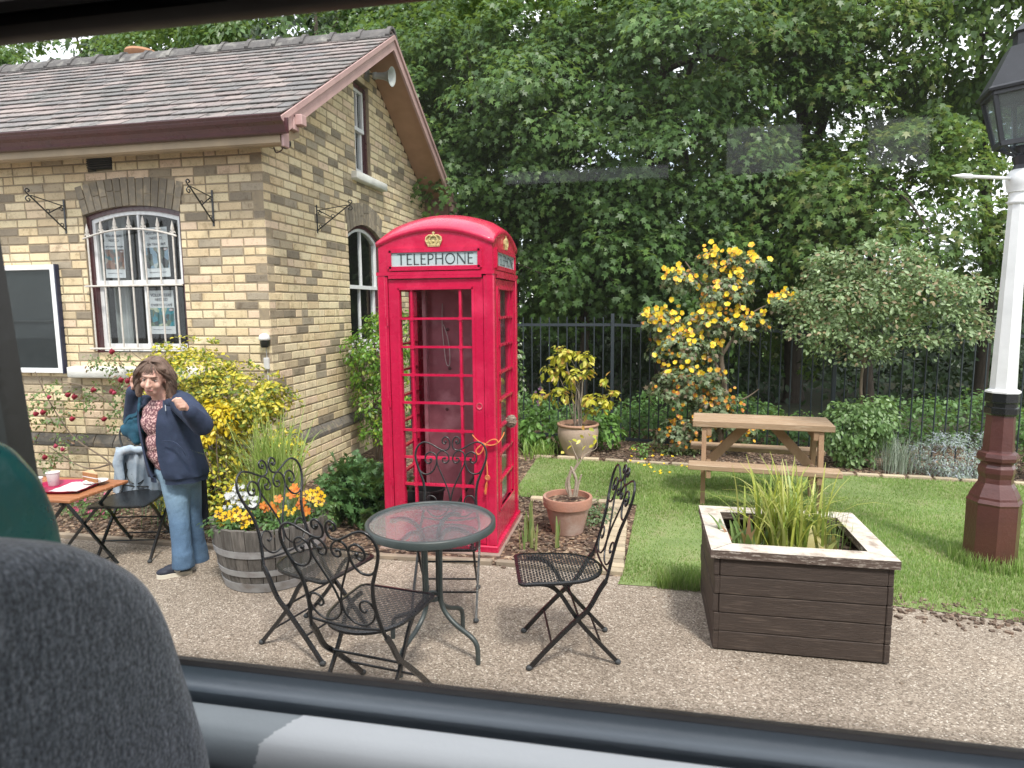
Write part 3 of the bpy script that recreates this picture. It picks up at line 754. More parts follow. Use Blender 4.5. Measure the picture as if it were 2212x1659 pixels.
# ------------------------------------------------------------ drawn lettering (thin roman capitals)
def roman(mb, text, fn, x0, z0, hgt, d0, d1, thin=.07, thick=.13, track=.16, width=None):
    W_ = dict(T=.72, E=.5, L=.5, P=.56, H=.78, O=.92, N=.82)
    tot = sum(W_[c] for c in text) + track * (len(text) - 1); sc = hgt
    sx = sc if width is None else width / tot; x = x0
    for c in text:
        w_ = W_[c]; S = lambda a, b: (x + a * sx, z0 + b * sc)
        tk, tn = thick * sc, thin * sc
        def st(a, b, wd): strip(mb, fn, [S(*a), S(*b)], wd, d0, d1)
        if c == 'T': st((0, .965), (w_, .965), tn); st((w_/2, 0), (w_/2, .95), tk)
        elif c == 'E': st((.08, 0), (.08, 1), tk); st((.1, .965), (w_, .965), tn); st((.1, .53), (w_-.06, .53), tn); st((.1, .035), (w_, .035), tn)
        elif c == 'L': st((.08, 0), (.08, 1), tk); st((.1, .035), (w_, .035), tn)
        elif c == 'H': st((.08, 0), (.08, 1), tk); st((w_-.08, 0), (w_-.08, 1), tk); st((.1, .53), (w_-.1, .53), tn)
        elif c == 'P':
            st((.08, 0), (.08, 1), tk); P = [S(.1, .965)] + [S(.28 + .26 * math.sin(a), .715 + .25 * math.cos(a)) for a in np.linspace(0, PI, 9)] + [S(.1, .465)]
            strip(mb, fn, P, tn * 1.25, d0, d1)
        elif c == 'O':
            strip(mb, fn, [S(w_/2 + (w_/2-.05) * math.sin(a), .5 + .47 * math.cos(a)) for a in np.linspace(0, 2*PI, 25)], tn * 1.35, d0, d1)
        elif c == 'N': st((.06, 0), (.06, 1), tn); st((w_-.06, 0), (w_-.06, 1), tn); st((.08, .97), (w_-.08, .03), tk)
        x += (w_ + track) * sx

# ------------------------------------------------------------ telephone box
KX, KY, KH = -1.455, 4.905, .435
kio = thing('telephone_box', 'tall red domed cast iron telephone box standing in the bed', 'telephone box', (KX, KY, 0))
RED = M['red_paint']
def face(i):
    """(a, z, d) on side i: 0 front(-y) 1 right(+x) 2 back 3 left, d outward from half width"""
    Rm = Matrix.Rotation(i * PI / 2, 3, 'Z'); return lambda a, z, d: tuple(Rm @ Vector((a, -KH - d, z)))
b = MB()
for i in range(4):
    f_ = face(i)
    for s_ in (-1, 1): pass
for sx_ in (-1, 1):
    for sy_ in (-1, 1):
        b.bbox(min(sx_*KH, sx_*(KH-.066)), max(sx_*KH, sx_*(KH-.066)), min(sy_*KH, sy_*(KH-.066)), max(sy_*KH, sy_*(KH-.066)), .05, 2.045, .01)
b.bbox(-KH-.012, KH+.012, -KH-.012, KH+.012, .0, .055, .008)
KU = KH - .012
topz = lambda x, y: 2.475 - .54 * (x*x + y*y) / (.435**2) * .19
for i in range(4):                                         # upper fascias with arched tops
    f_ = face(i); ts = [(-1 + k/12) for k in range(25)]
    arc = [(KU * t, 2.345 - .105 * t * t) for t in ts]
    b.prism([(-KU+.0012, 2.03), (KU-.0012, 2.03)] + [(a*.997, z) for a, z in arc[::-1]], f_, -.06, -.012)
    strip(b, f_, [(-KH, 2.042), (KH, 2.042)], .024, -.06, .004)
    for w_, z_, d_ in ((.345, 2.018, .000), ): strip(b, f_, [(-w_, z_), (w_, z_)], .022, -.05, .006)
    strip(b, f_, [(-.368, .055), (-.368, 2.02)], .022, -.05, -.004); strip(b, f_, [(.368, .055), (.368, 2.02)], .022, -.05, -.004)
    fr = [(-.335, 2.078), (.335, 2.078), (.335, 2.205), (-.335, 2.205), (-.335, 2.078)]
    strip(b, f_, fr, .03, -.03, .006)
body = b.build('body', RED, kio, smooth=True, angle=25)
# roof: shallow dome with a rolled segmental edge on every side
b = MB(); n = 20; vs = []; fs = []
dome = lambda x, y: 2.372 + .105 - .105 * (x*x + y*y) / (KH*KH) * 1.0
for j in range(n+1):
    for i in range(n+1):
        x, y = (-1 + 2*i/n) * (KH-.008), (-1 + 2*j/n) * (KH-.008); e = max(abs(x), abs(y)) / (KH - .008)
        vs.append((x, y, dome(x, y) + .018 * min(1, (1 - e) * 5)))
b.add(vs, [(j*(n+1)+i, j*(n+1)+i+1, (j+1)*(n+1)+i+1, (j+1)*(n+1)+i) for j in range(n) for i in range(n)])
rg = [i for i in range(n+1)] + [j*(n+1)+n for j in range(1, n+1)] + [n*(n+1)+i for i in range(n-1, -1, -1)] + [j*(n+1) for j in range(n-1, 0, -1)]
for k in range(len(rg)):
    p, q = Vector(vs[rg[k]]), Vector(vs[rg[(k+1) % len(rg)]])
    o_ = lambda v, s_, dz: (v.x * s_, v.y * s_, v.z + dz)
    b.add([o_(p, 1, 0), o_(q, 1, 0), o_(q, 1.025, -.012), o_(p, 1.025, -.012)], [(0,1,2,3)])
    b.add([o_(p, 1.025, -.012), o_(q, 1.025, -.012), o_(q, 1.02, -.038), o_(p, 1.02, -.038)], [(0,1,2,3)])
    b.add([o_(p, 1.02, -.038), o_(q, 1.02, -.038), o_(q, .94, -.055), o_(p, .94, -.055)], [(0,1,2,3)])
    b.add([o_(p, .94, -.055), o_(q, .94, -.055), o_(q, .9, -.01), o_(p, .9, -.01)], [(0,1,2,3)])
rfk = b.build('roof', RED, kio, smooth=True, angle=50)
import bmesh as _bm
bm = _bm.new(); bm.from_mesh(rfk.data); _bm.ops.remove_doubles(bm, verts=bm.verts, dist=.0008); _bm.ops.recalc_face_normals(bm, faces=bm.faces[:]); bm.to_mesh(rfk.data); bm.free()
b = MB(); b.box(-KH+.07, KH-.07, -KH+.07, KH-.07, 2.02, 2.035); b.build('ceiling', mat('kiosk_ceiling', (.3, .29, .28), None, .8, 5), kio)
M['sign_glass'] = mat('sign_opal', (.47, .555, .57), (.41, .49, .51), .3, 8, bmp=.1, bscale=40, coat=.3)
M['sign_letter'] = mat('sign_letter', (.035, .045, .05), (.06, .07, .075), .5, 30)
M['gold'] = mat('gold_paint', (.62, .52, .25), (.48, .38, .16), .5, 40, bmp=.4, bscale=120)
for i in range(4):
    f_ = face(i); b = MB(); b.prism([(-.322, 2.09), (.322, 2.09), (.322, 2.193), (-.322, 2.193)], f_, -.02, -.006)
    sg = b.build('telephone_sign', M['sign_glass'], kio)
    b = MB(); roman(b, 'TELEPHONE', f_, -.275, 2.104, .076, -.0055, -.0035, width=.56); b.build('lettering', M['sign_letter'], sg)
    b = MB()                                               # crown emblem in relief
    for a0, a1, z0, z1 in ((-.043, .043, 2.228, 2.243), (-.05, .05, 2.243, 2.252)): b.prism([(a0, z0), (a1, z0), (a1+.003, z1), (a0-.003, z1)], f_, -.012, .0)
    P = lambda a, z, d=.0: Vector(f_(a, z, d))
    for s_ in (-1, 1):
        b.tube([P(s_*a, z) for a, z in ((.048, 2.25), (.058, 2.27), (.055, 2.292), (.035, 2.306), (.012, 2.306), (.0, 2.298))], .0055, 6)
        b.tube([P(s_*a, z, .004) for a, z in ((.022, 2.25), (.03, 2.272), (.025, 2.292), (.006, 2.303))], .004, 6)
        b.ell(P(s_*.05, 2.262), (.008,)*3, n=8, m=6); b.ell(P(s_*.027, 2.264), (.008,)*3, n=8, m=6)
    b.prism([(-.045, 2.25), (.045, 2.25), (.053, 2.27), (.05, 2.29), (.03, 2.303), (0, 2.30), (-.03, 2.303), (-.05, 2.29), (-.053, 2.27)], f_, -.012, -.006)
    b.ell(P(0, 2.264), (.009,)*3, n=8, m=6); b.ell(P(0, 2.308), (.008,)*3, n=8, m=6)
    for k in range(7): b.ell(P(-.04 + .0133*k, 2.238, .001), (.004,)*3, n=6, m=5)
    b.prism([(-.003, 2.314), (.003, 2.314), (.005, 2.332), (-.005, 2.332)], f_, -.008, .0); b.prism([(-.010, 2.319), (.010, 2.319), (.010, 2.326), (-.010, 2.326)], f_, -.008, .001)
    b.build('crown_emblem', M['gold'], kio)
GZ0, GZ1 = .285, 1.925; rowh = (GZ1 - GZ0) / 8; CA, CB = .268, .182
def glazed(i, name, pane):
    f_ = face(i); b = MB(); A = .352
    dd0, dd1 = -.05, -.012
    fr = lambda a0, a1, z0, z1: b.prism([(a0, z0), (a1, z0), (a1, z1), (a0, z1)], f_, dd0, dd1)
    fr(-A, -CA, .062, 2.0); fr(CA, A, .062, 2.0); fr(-CA, CA, GZ1, 2.0); fr(-CA, CA, .062, GZ0)
    strip(b, f_, [(-CA-.012, GZ0-.01), (CA+.012, GZ0-.01), (CA+.012, GZ1+.012), (-CA-.012, GZ1+.012), (-CA-.012, GZ0-.01)], .02, -.03, -.004)
    d = b.build(name, RED, kio, smooth=True, angle=25)
    g = MB()
    for a in (-CB, CB): strip(g, f_, [(a, GZ0), (a, GZ1)], .017, -.045, -.014)
    for k in range(1, 8): strip(g, f_, [(-CA, GZ0 + k*rowh), (CA, GZ0 + k*rowh)], .016, -.043, -.010)
    for a in (-CB, CB):
        for k in range(1, 8): g.prism([(a-.014, GZ0+k*rowh-.014), (a+.014, GZ0+k*rowh-.014), (a+.014, GZ0+k*rowh+.014), (a-.014, GZ0+k*rowh+.014)], f_, -.03, -.0095)
    g.build('glazing_bars', RED, d)
    if pane:
        p_ = MB(); p_.prism([(-CA, GZ0), (CA, GZ0), (CA, GZ1), (-CA, GZ1)], f_, -.035, -.032); p_.build('pane', glassmat('kiosk_glass', (.9, .92, .92), .06, .03, .97), d)
    return d
door = glazed(0, 'door', False); glazed(1, 'side_panel', True); glazed(3, 'side_panel', False)
for z in (.5, 1.1, 1.7): b = MB(); b.tube([face(0)(-.358, z-.03, .004), face(0)(-.358, z+.03, .004)], .006, 8); b.build('hinge', RED, door)
b = MB(); b.lathe([(.001, -.004), (.012, -.003), (.016, .004), (.024, .006), (.026, 0)], 16); cup = b.build('finger_cup', mat('red_worn', (.45, .03, .06), (.6, .12, .16), .4, 30), door, smooth=True)
cup.location = face(0)(.315, 1.09, -.013); cup.rotation_euler = (PI/2, 0, 0)
# back panel: solid with board inside
b = MB(); f_ = face(2); b.prism([(-.37, .055), (.37, .055), (.37, 2.03), (-.37, 2.03)], f_, -.045, -.03)
b.build('back_panel', RED, kio)
M['backboard'] = mat('backboard', (.42, .15, .19), (.30, .10, .13), .45, 4, bmp=.3, bscale=20, c3=(.50, .24, .28), coat=.3)
b = MB(); b.box(-.27, .37, .20, .225, .07, 1.98); b.bbox(-.30, -.27, .15, .26, .07, 1.98, .003)
BM_ = mat('bolt_maroon', (.12, .035, .045), None, .5, 20)
bb = b.build('backboard', M['backboard'], kio)
for x, z in ((-.09, 1.30), (.12, 1.33), (-.12, .96), (.14, .96), (.24, 1.12), (.24, .6), (-.02, 1.02), (.05, .55), (-.1, 1.62), (.2, 1.6)):
    b = MB(); b.lathe([(.014, 0), (.014, .006), (.006, .010)], 10); b.v = [(x + v_[0], .20 - v_[2], z + v_[1]) for v_ in b.v]
    b.build('bolt', BM_, bb)
b = MB(); b.tube(catmull([(-.14, .19, 1.83), (-.145, .19, 1.62), (-.13, .19, 1.45), (-.115, .19, 1.34), (-.09, .19, 1.33), (-.085, .19, 1.42), (-.10, .19, 1.55), (-.135, .19, 1.66)], 5), .0035, 6)
tag(b.build('cord', mat('pale_cord', (.5, .45, .44), None, .7, 20), None, loc=(KX, KY, 0)), 'thin pale cord looped on the back board inside the telephone box', 'cord')
b = MB(); b.tube([(-1.52, 4.86, .07), (-1.22, 5.12, .64)], .013, 10)
tag(b.build('broom_handle', mat('dark_wood', (.06, .035, .03), None, .5, 9), None), 'dark wooden stick leaning inside the telephone box', 'stick')
t_ = thing('bucket', 'black plastic tub on the floor of the telephone box', 'tub', (-1.66, 4.80, .057))
b = MB(); b.lathe([(.10, 0), (.135, .30), (.145, .30), (.145, .315), (.125, .315), (.095, .01)], 24, cap1=False); b.build('tub', mat('black_plastic', (.012, .012, .013), None, .45, 9), t_, smooth=True)
t_ = thing('board', 'black flat board standing behind the lowest panes of the telephone box door', 'board', (-1.60, 4.60, .06))
b = MB(); b.bbox(-.16, .02, -.01, .01, 0, .33, .003, Matrix.Rotation(-.1, 4, 'X')); b.build('panel', mat('black_board', (.014, .014, .016), None, .5, 9), t_)
b = MB()
for k in range(5): b.tube(catmull([(-1.10, 5.0 + .03*k, .07), (-1.08, 4.96 + .035*k, .25), (-1.09, 5.0 + .03*k, .47)], 5), .008, 6)
tag(b.build('hose_bundle', mat('grey_hose', (.45, .43, .40), (.3, .28, .26), .6, 20), None), 'pale grey hoses stood up inside the side of the telephone box', 'hose')
# slatted rack seen through the left panes
b = MB(); b.bbox(KX-KH-.03, KX+KH+.03, KY-KH-.05, KY+KH+.03, -.02, .006, .004)
structure(b.build('telephone_box_base', mat('pinkish_slab', (.34, .24, .2), (.25, .19, .16), .9, 9, bmp=.4)))
# orange twine tied round the door post with a round tag
tw = thing('twine', 'orange twine tied in a bow round the telephone box post, with a tassel', 'twine', (-1.10, 4.455, .84))
F0 = lambda u, v, y=4.450: at(u, v, y=y) - Vector((-1.10, 4.455, .84))
b = MB(); tp = [F0(1020, 939), F0(1030, 950, 4.446), F0(1044, 958, 4.444), F0(1060, 962, 4.444), F0(1070, 960, 4.448)]
b.tube(catmull(tp, 5), .0045, 7)
b.tube(catmull([F0(1046, 957, 4.44), F0(1034, 966, 4.436), F0(1028, 975, 4.436), F0(1034, 982, 4.436), F0(1042, 974, 4.436), F0(1047, 962, 4.438), F0(1060, 951, 4.436), F0(1072, 950, 4.438), F0(1074, 958, 4.44), F0(1060, 962, 4.44), F0(1048, 960, 4.44)], 5), .005, 7)
b.tube(catmull([F0(1070, 960, 4.448), F0(1078, 954, 4.47), F0(1086, 942, 4.56) , F0(1089, 934, 4.63)], 5), .0045, 7)
b.tube(catmull([F0(1047, 962, 4.436), F0(1049, 985, 4.438), F0(1052, 1008, 4.44), F0(1053, 1028, 4.44)], 5), .005, 7)
b.ell(F0(1047, 961, 4.438), (.013, .010, .012), n=10, m=8)
b.build('cord', mat('orange_twine', (.72, .18, .05), (.6, .22, .08), .7, 60, bmp=.5, bscale=300), tw, smooth=True)
b = MB(); Mx = Matrix.Translation(F0(1053, 1032, 4.44)) @ Matrix.Rotation(PI/2, 4, 'X')
b.lathe([(.002, -.003), (.019, -.003), (.021, 0), (.019, .003), (.012, .004), (.010, .0025), (.002, .0025)], 18); b.v = [tuple(Mx @ Vector(q)) for q in b.v]
b.build('medallion', mat('red_disc', (.5, .05, .05), (.6, .3, .1), .4, 60), tw)
b = MB()
for k in range(9): b.tube(catmull([F0(1052, 1040, 4.44), F0(1050 + rnd.uniform(-2, 2), 1050, 4.44), F0(1048 + rnd.uniform(-3, 3), 1066 + rnd.uniform(-4, 3), 4.44)], 3), .0022, 5)
b.build('tassel', mat('orange_tassel', (.68, .22, .06), None, .8, 60), tw)
# knot of dry grass (nest-like pad) tucked in a side bar
nst = MB(); c_ = at(1104, 910, x=KX+KH+.01)
for k in range(150):
    a, e = rnd.uniform(0, 6.28), rnd.uniform(-1.3, 1.3); s_ = Vector((math.cos(a)*math.cos(e)*.035, math.sin(a)*math.cos(e)*.065, math.sin(e)*.045))
    tt = s_.orthogonal().normalized(); tt.rotate(Matrix.Rotation(rnd.uniform(0, 6.28), 3, s_.normalized()))
    nst.tube(catmull([c_ + s_*.95 - tt*.022, c_ + s_*1.05, c_ + s_*.95 + tt*.022], 2), .003, 4)
nst.ell(c_, (.032, .06, .042), n=12, m=8)
tag(nst.build('straw_pad', mat('dry_straw', (.36, .29, .23), (.22, .17, .13), .95, 50, island=.4), None), 'fuzzy grey-brown straw pad stuck on the side of the telephone box', 'straw pad')

# ------------------------------------------------------------ folding scroll-back chairs
def seat_mat():
    m, t, p, o = nodes('pierced_metal'); v = coords(t)
    p.inputs['Base Color'].default_value = (.02, .021, .024, 1); p.inputs['Roughness'].default_value = .35
    mp = t.nodes.new('ShaderNodeMapping'); mp.inputs['Scale'].default_value = (1, 1, 1); mp.inputs['Rotation'].default_value = (0, 0, 0); t.links.new(v, mp.inputs[0])
    br = t.nodes.new('ShaderNodeTexBrick'); br.inputs['Scale'].default_value = 1; br.inputs['Brick Width'].default_value = .030; br.inputs['Row Height'].default_value = .016
    br.inputs['Mortar Size'].default_value = .0024; br.inputs['Mortar Smooth'].default_value = 0; br.inputs['Color1'].default_value = br.inputs['Color2'].default_value = (0, 0, 0, 1); br.inputs['Mortar'].default_value = (1, 1, 1, 1)
    t.links.new(mp.outputs[0], br.inputs['Vector'])
    tr = t.nodes.new('ShaderNodeBsdfTransparent'); ms = t.nodes.new('ShaderNodeMixShader')
    mul = t.nodes.new('ShaderNodeMath'); mul.operation = 'MULTIPLY'; mul.inputs[1].default_value = .85
    t.links.new(br.outputs['Color'], mul.inputs[0]); t.links.new(mul.outputs[0], ms.inputs[0]); t.links.new(p.outputs[0], ms.inputs[1]); t.links.new(tr.outputs[0], ms.inputs[2]); t.links.new(ms.outputs[0], o.inputs[0])
    return m
M['seat_mesh'] = seat_mat(); IR = M['black_iron']
M['cap'] = mat('foot_cap', (.05, .055, .06), None, .6, 9)
def seat_outline(w_=.205, y0=-.27, y1=.185):
    P = []
    def arc(cx, cy, r, a0, a1, n=5): P.extend([(cx + r*math.cos(math.radians(a0+(a1-a0)*i/n)), cy + r*math.sin(math.radians(a0+(a1-a0)*i/n))) for i in range(n+1)])
    arc(-w_+.04, y0+.04, .04, 180, 270); arc(w_-.04, y0+.04, .04, 270, 360)
    P.append((w_-.004, -.05)); arc(0, y1-.20, .195, 15, 165, 12); P.append((-w_+.004, -.05))
    return P
def make_chair(label, group, z_seat=.45, solid=False):
    t = thing('folding_chair', label, 'chair', (0, 0, 0), 0, group)
    ol = seat_outline(); b = MB(); n = len(ol)
    inner = [(x*.93, (y+.04)*.93-.04) for x, y in ol]
    for zz in (z_seat, ): 
        b.add([(x, y, zz) for x, y in inner], [tuple(range(n))])
    if solid:
        b = MB(); b.prism(inner, lambda a, c, d: (a, c, d), z_seat - .006, z_seat + .002)
    seat = b.build('seat', IR if solid else M['seat_mesh'], t)
    b = MB()
    for i in range(n):
        j = (i+1) % n; o1, o2, i1, i2 = ol[i], ol[j], inner[i], inner[j]
        vs = [(*o1, z_seat-.010), (*o2, z_seat-.010), (*o2, z_seat+.001), (*o1, z_seat+.001), (*i1, z_seat+.004), (*i2, z_seat+.004), (*i1, z_seat-.003), (*i2, z_seat-.003)]
        b.add(vs, [(0,1,2,3), (3,2,5,4), (4,5,7,6), (6,7,1,0)])
    b.build('seat_rim', IR, seat, smooth=True)
    h = z_seat
    tilt = math.radians(15); BP = lambda u, w_: Vector((u, .178 + w_*1.09*math.sin(tilt), h + .035 + w_*1.09*math.cos(tilt)))
    for s_ in (-1, 1):
        b = MB()
        low = [Vector((s_*.188, -.215, .012)), Vector((s_*.188, -.12, .115)), Vector((s_*.188, .0, .235)), Vector((s_*.188, .075, .305)), Vector((s_*.186, .13, h-.05)), Vector((s_*.183, .165, h))]
        b.tube(catmull(low, 4) , 0, flat=(.013, .022), up=(1, 0, 0)); b.build('front_leg', IR, t)
        for fx, fy in ((s_*.188, -.218), (s_*.165, .232)):
            b = MB(); b.ell((fx, fy, .012), (.017, .017, .014), n=10, m=6); b.build('foot', M["cap"], t)
        b = MB(); up_ = [Vector((s_*.165, -.20, h-.014)), Vector((s_*.165, -.12, h-.022)), Vector((s_*.165, -.06, h-.07)), Vector((s_*.165, 0, .285)), Vector((s_*.165, .07, .19)), Vector((s_*.165, .232, .01))]
        b.tube(catmull(up_, 4), 0, flat=(.012, .02), up=(1, 0, 0)); b.build('rear_leg', IR, t)
    b = MB(); R_ = .0055
    for s_ in (-1, 1):
        def C(pts, r=R_, n=5): b.tube(catmull([BP(s_*u, w_) for u, w_ in pts], n), r, 7)
        b.tube(catmull([Vector((s_*.183, .165, h))] + [BP(s_*u, w_) for u, w_ in ((.175, .0), (.163, .08), (.162, .15), (.172, .21))], 5), .0085, 7)
        b.tube(catmull([BP(s_*u, w_) for u, w_ in ((.172, .21), (.197, .268), (.218, .32), (.226, .365), (.213, .41), (.178, .435), (.135, .428), (.09, .405), (.05, .388), (.02, .395), (.008, .418), (.012, .448), (.032, .466), (.053, .455), (.054, .434), (.038, .426), (.030, .438))], 5), [.0085 - .003 * min(1, i/30) for i in range(81)], 7)
        C([(.205, .285), (.178, .256), (.14, .252), (.108, .275), (.09, .32), (.098, .36), (.13, .378), (.158, .362), (.163, .33), (.145, .312), (.125, .322), (.127, .338)])
        C([(.002, .10), (.016, .16), (.05, .235), (.082, .30), (.09, .34), (.078, .375), (.048, .385), (.020, .365), (.012, .335), (.028, .315), (.05, .322), (.05, .342), (.038, .342)], .005)
        C([(.002, .10), (.010, .055), (.045, .018), (.095, .010), (.138, .038), (.157, .085), (.135, .125), (.098, .118), (.088, .088), (.106, .072), (.12, .085)], .005)
        b.ell(BP(s_*.034, .438), .009, n=8, m=6); b.ell(BP(s_*.127, .336), .010, n=8, m=6); b.ell(BP(s_*.038, .342), .008, n=8, m=6)
    b.tube(catmull([BP(-.176, .004), BP(-.09, -.008), BP(0, -.012), BP(.09, -.008), BP(.176, .004)], 4), .006, 7)
    b.build('backrest', IR, t, smooth=True, angle=60)
    for x_, y_, z_ in ((.188, -.105, .13), (.165, .15, .10), (.188, .03, .262), ):
        b = MB(); b.tube([(-x_, y_, z_), (x_, y_, z_)], .006, 7); b.build('stretcher', IR, t)
    return t
GRP = 'scroll-back folding chairs round the glass table'
ch = make_chair('black scroll-back chair alone on the right of the glass table, by the potted stump', GRP)
def put(o, cx, cy, bx, by, label=None):
    o.location = (cx, cy, .004); o.rotation_euler = (0, 0, math.atan2(by, bx) - PI/2)
    if label: o['label'] = label
    return o
put(ch, -.361, 3.227, .968, .25)
put(copy_tree(ch), -1.17, 2.56, -.14, -.99, 'black scroll-back chair nearest the train, its back to the camera')
put(copy_tree(ch), -1.72, 3.077, -.966, .26, 'black scroll-back chair in front of the wooden half barrel')
put(copy_tree(ch), -1.13, 3.60, -.17, .985, 'black scroll-back chair between the glass table and the telephone box')
lc = make_chair('black chair with pale denim jacket over its back, beside the wooden table', None, .43, True)
put(lc, -3.66, 4.02, -.24, .97)

# ------------------------------------------------------------ glass bistro table
tb = thing('bistro_table', 'round table with rippled glass top and dark green-grey metal rim', 'table', (-1.05, 3.08, .004))
GM = mat('table_metal', (.038, .050, .050), (.055, .068, .068), .4, 9, bmp=.1, bscale=90)
b = MB(); b.lathe([(.326, .672), (.333, .676), (.333, .708), (.327, .713), (.316, .713), (.311, .708), (.311, .700), (.322, .690), (.322, .672), (.326, .672)], 64, cap0=False, cap1=False)
b.build('rim', GM, tb, smooth=True, angle=60)
def ripple():
    m, t, p, o = nodes('rippled_glass'); v = coords(t)
    n = noise(t, 75, 3, v); bp = t.nodes.new('ShaderNodeBump'); bp.inputs['Strength'].default_value = .9; bp.inputs['Distance'].default_value = .004
    t.links.new(n.outputs[0], bp.inputs['Height'])
    gl = t.nodes.new('ShaderNodeBsdfGlossy'); gl.inputs['Roughness'].default_value = .12; gl.inputs[0].default_value = (.9, .93, .95, 1); t.links.new(bp.outputs[0], gl.inputs['Normal'])
    gr = t.nodes.new('ShaderNodeBsdfRefraction'); gr.inputs['IOR'].default_value = 1.12; gr.inputs['Roughness'].default_value = .05; gr.inputs[0].default_value = (.86, .92, .93, 1); t.links.new(bp.outputs[0], gr.inputs['Normal'])
    tr = t.nodes.new('ShaderNodeBsdfTransparent'); tr.inputs[0].default_value = (.75, .8, .82, 1)
    a = t.nodes.new('ShaderNodeMixShader'); a.inputs[0].default_value = .45; t.links.new(tr.outputs[0], a.inputs[1]); t.links.new(gr.outputs[0], a.inputs[2])
    fr = t.nodes.new('ShaderNodeFresnel'); fr.inputs[0].default_value = 1.5; t.links.new(bp.outputs[0], fr.inputs['Normal'])
    fm = t.nodes.new('ShaderNodeMath'); fm.operation = 'MULTIPLY_ADD'; fm.inputs[1].default_value = 1.1; fm.inputs[2].default_value = .05; t.links.new(fr.outputs[0], fm.inputs[0])
    ms = t.nodes.new('ShaderNodeMixShader'); t.links.new(fm.outputs[0], ms.inputs[0]); df = t.nodes.new('ShaderNodeBsdfDiffuse'); df.inputs[0].default_value = (.62, .68, .72, 1); t.links.new(bp.outputs[0], df.inputs['Normal']); n5 = noise(t, 210, 2, v); r5 = ramp(t, [(.4, (.07, .07, .07)), (.65, (.26, .26, .26))]); t.links.new(n5.outputs[0], r5.inputs[0]); dm = t.nodes.new('ShaderNodeMixShader'); t.links.new(r5.outputs[0], dm.inputs[0]); t.links.new(a.outputs[0], dm.inputs[1]); t.links.new(df.outputs[0], dm.inputs[2])
    t.links.new(dm.outputs[0], ms.inputs[1]); t.links.new(gl.outputs[0], ms.inputs[2]); t.links.new(ms.outputs[0], o.inputs[0]); return m
b = MB(); b.add([(.320*math.cos(2*PI*k/64), .320*math.sin(2*PI*k/64), .703) for k in range(64)], [tuple(range(64))]); b.build('glass_top', ripple(), tb)
for k, ang in enumerate((-18, 72, 162, 252)):
    a = math.radians(ang); e = Vector((math.cos(a), math.sin(a), 0)); Zv = Vector((0, 0, 1)); b = MB()
    pts = [e*.26 + Zv*.662, e*.17 + Zv*.69, e*.09 + Zv*.665, e*.058 + Zv*.60, e*.052 + Zv*.45, e*.052 + Zv*.30, e*.075 + Zv*.235, e*.14 + Zv*.18, e*.235 + Zv*.135, e*.268 + Zv*.10, e*.275 + Zv*.05, e*.275 + Zv*0]
    b.tube(catmull(pts, 5), .0125, 10); b.build('leg', GM, tb, smooth=True, angle=60)
for z in (.585, .30):
    b = MB(); b.lathe([(.030, z-.008), (.045, z-.012), (.047, z), (.045, z+.012), (.030, z+.008), (.030, z-.008)], 24, cap0=False, cap1=False); b.build('collar', GM, tb, smooth=True)

# ------------------------------------------------------------ small wooden table with tray
wt = thing('wooden_table', 'small slatted wooden folding table on black crossed legs', 'table', (-3.90, 3.61, 0), math.radians(1))
SW = mat('orange_wood', (.46, .19, .085), (.36, .14, .06), .5, 5, stretch=(2, 25, 8), bmp=.2, island=.18)
for i in range(7):
    b = MB(); y = -.25 + i*.072; b.bbox(-.36, .35, y, y+.064, .582, .602, .004); b.build('slat', SW, wt)
for x in (-.27, .27): b = MB(); b.bbox(x-.012, x+.012, -.24, .24, .560, .581, .003); b.build('batten', IR, wt)
for yy in (-.19, .20):
    for s_ in (-1, 1):
        b = MB(); b.tube([(s_*.25, yy + s_*.008, .56), (-s_*.27 * .95, yy + s_*.008, .0)], 0, flat=(.02, .014), up=(0, 1, 0)); b.build('leg', IR, wt)
b = MB(); b.tube([(.22, -.19, .06), (.22, .2, .06)], .006, 7); b.build('stretcher', IR, wt)
TZ = .602
tr_ = thing('tray', 'crimson serving tray lying on the slatted wooden table', 'tray', (-3.83, 3.60, TZ), math.radians(8))
def tray_mesh(hw, hd, h, r, col):
    b = MB(); N = 32
    def ring(w_, d_, z, rr): 
        P = []
        for k in range(N):
            a = 2*PI*k/N; cx, cy = math.cos(a), math.sin(a); e = 4.5
            s_ = (abs(cx)**e + abs(cy)**e) ** (-1/e); P.append((cx*s_*w_, cy*s_*d_, z))
        return P
    prof = [(hw-.02, hd-.02, .004), (hw-.008, hd-.008, h-.004), (hw, hd, h), (hw, hd, h-.004), (hw-.006, hd-.006, h-.006), (hw-.02, hd-.02, 0)]
    vs = []
    for w_, d_, z in prof: vs += ring(w_, d_, z, r)
    fs = [(i*N+k, i*N+(k+1) % N, (i+1)*N+(k+1) % N, (i+1)*N+k) for i in range(5) for k in range(N)] + [tuple(range(N)), tuple(5*N+k for k in range(N))[::-1]]
    return b.add(vs, fs)
tray_mesh(.20, .15, .022, .03, None).build('tray', mat('crimson_plastic', (.42, .02, .09), (.36, .02, .08), .35, 9), tr_, smooth=True, angle=50)
b = MB(); wav = random.Random(2)
gx = [(-.02 + .19*i/6) for i in range(7)]; gy = [(-.13 + .23*i/6) for i in range(7)]
vs = [(x + .0*y, y, .008 + .006*wav.random() + (.012 if (i in (0, 6) or j in (0, 6)) else 0)) for j, y in enumerate(gy) for i, x in enumerate(gx)]
b.add(vs, [(j*7+i, j*7+i+1, (j+1)*7+i+1, (j+1)*7+i) for j in range(6) for i in range(6)])
nap = b.build('napkin', mat('paper_white', (.82, .78, .76), (.75, .55, .55), .8, 14, c3=(.85, .84, .82)), None, smooth=True); nap.location = (-3.80, 3.58, TZ); nap.rotation_euler = (0, 0, .2)
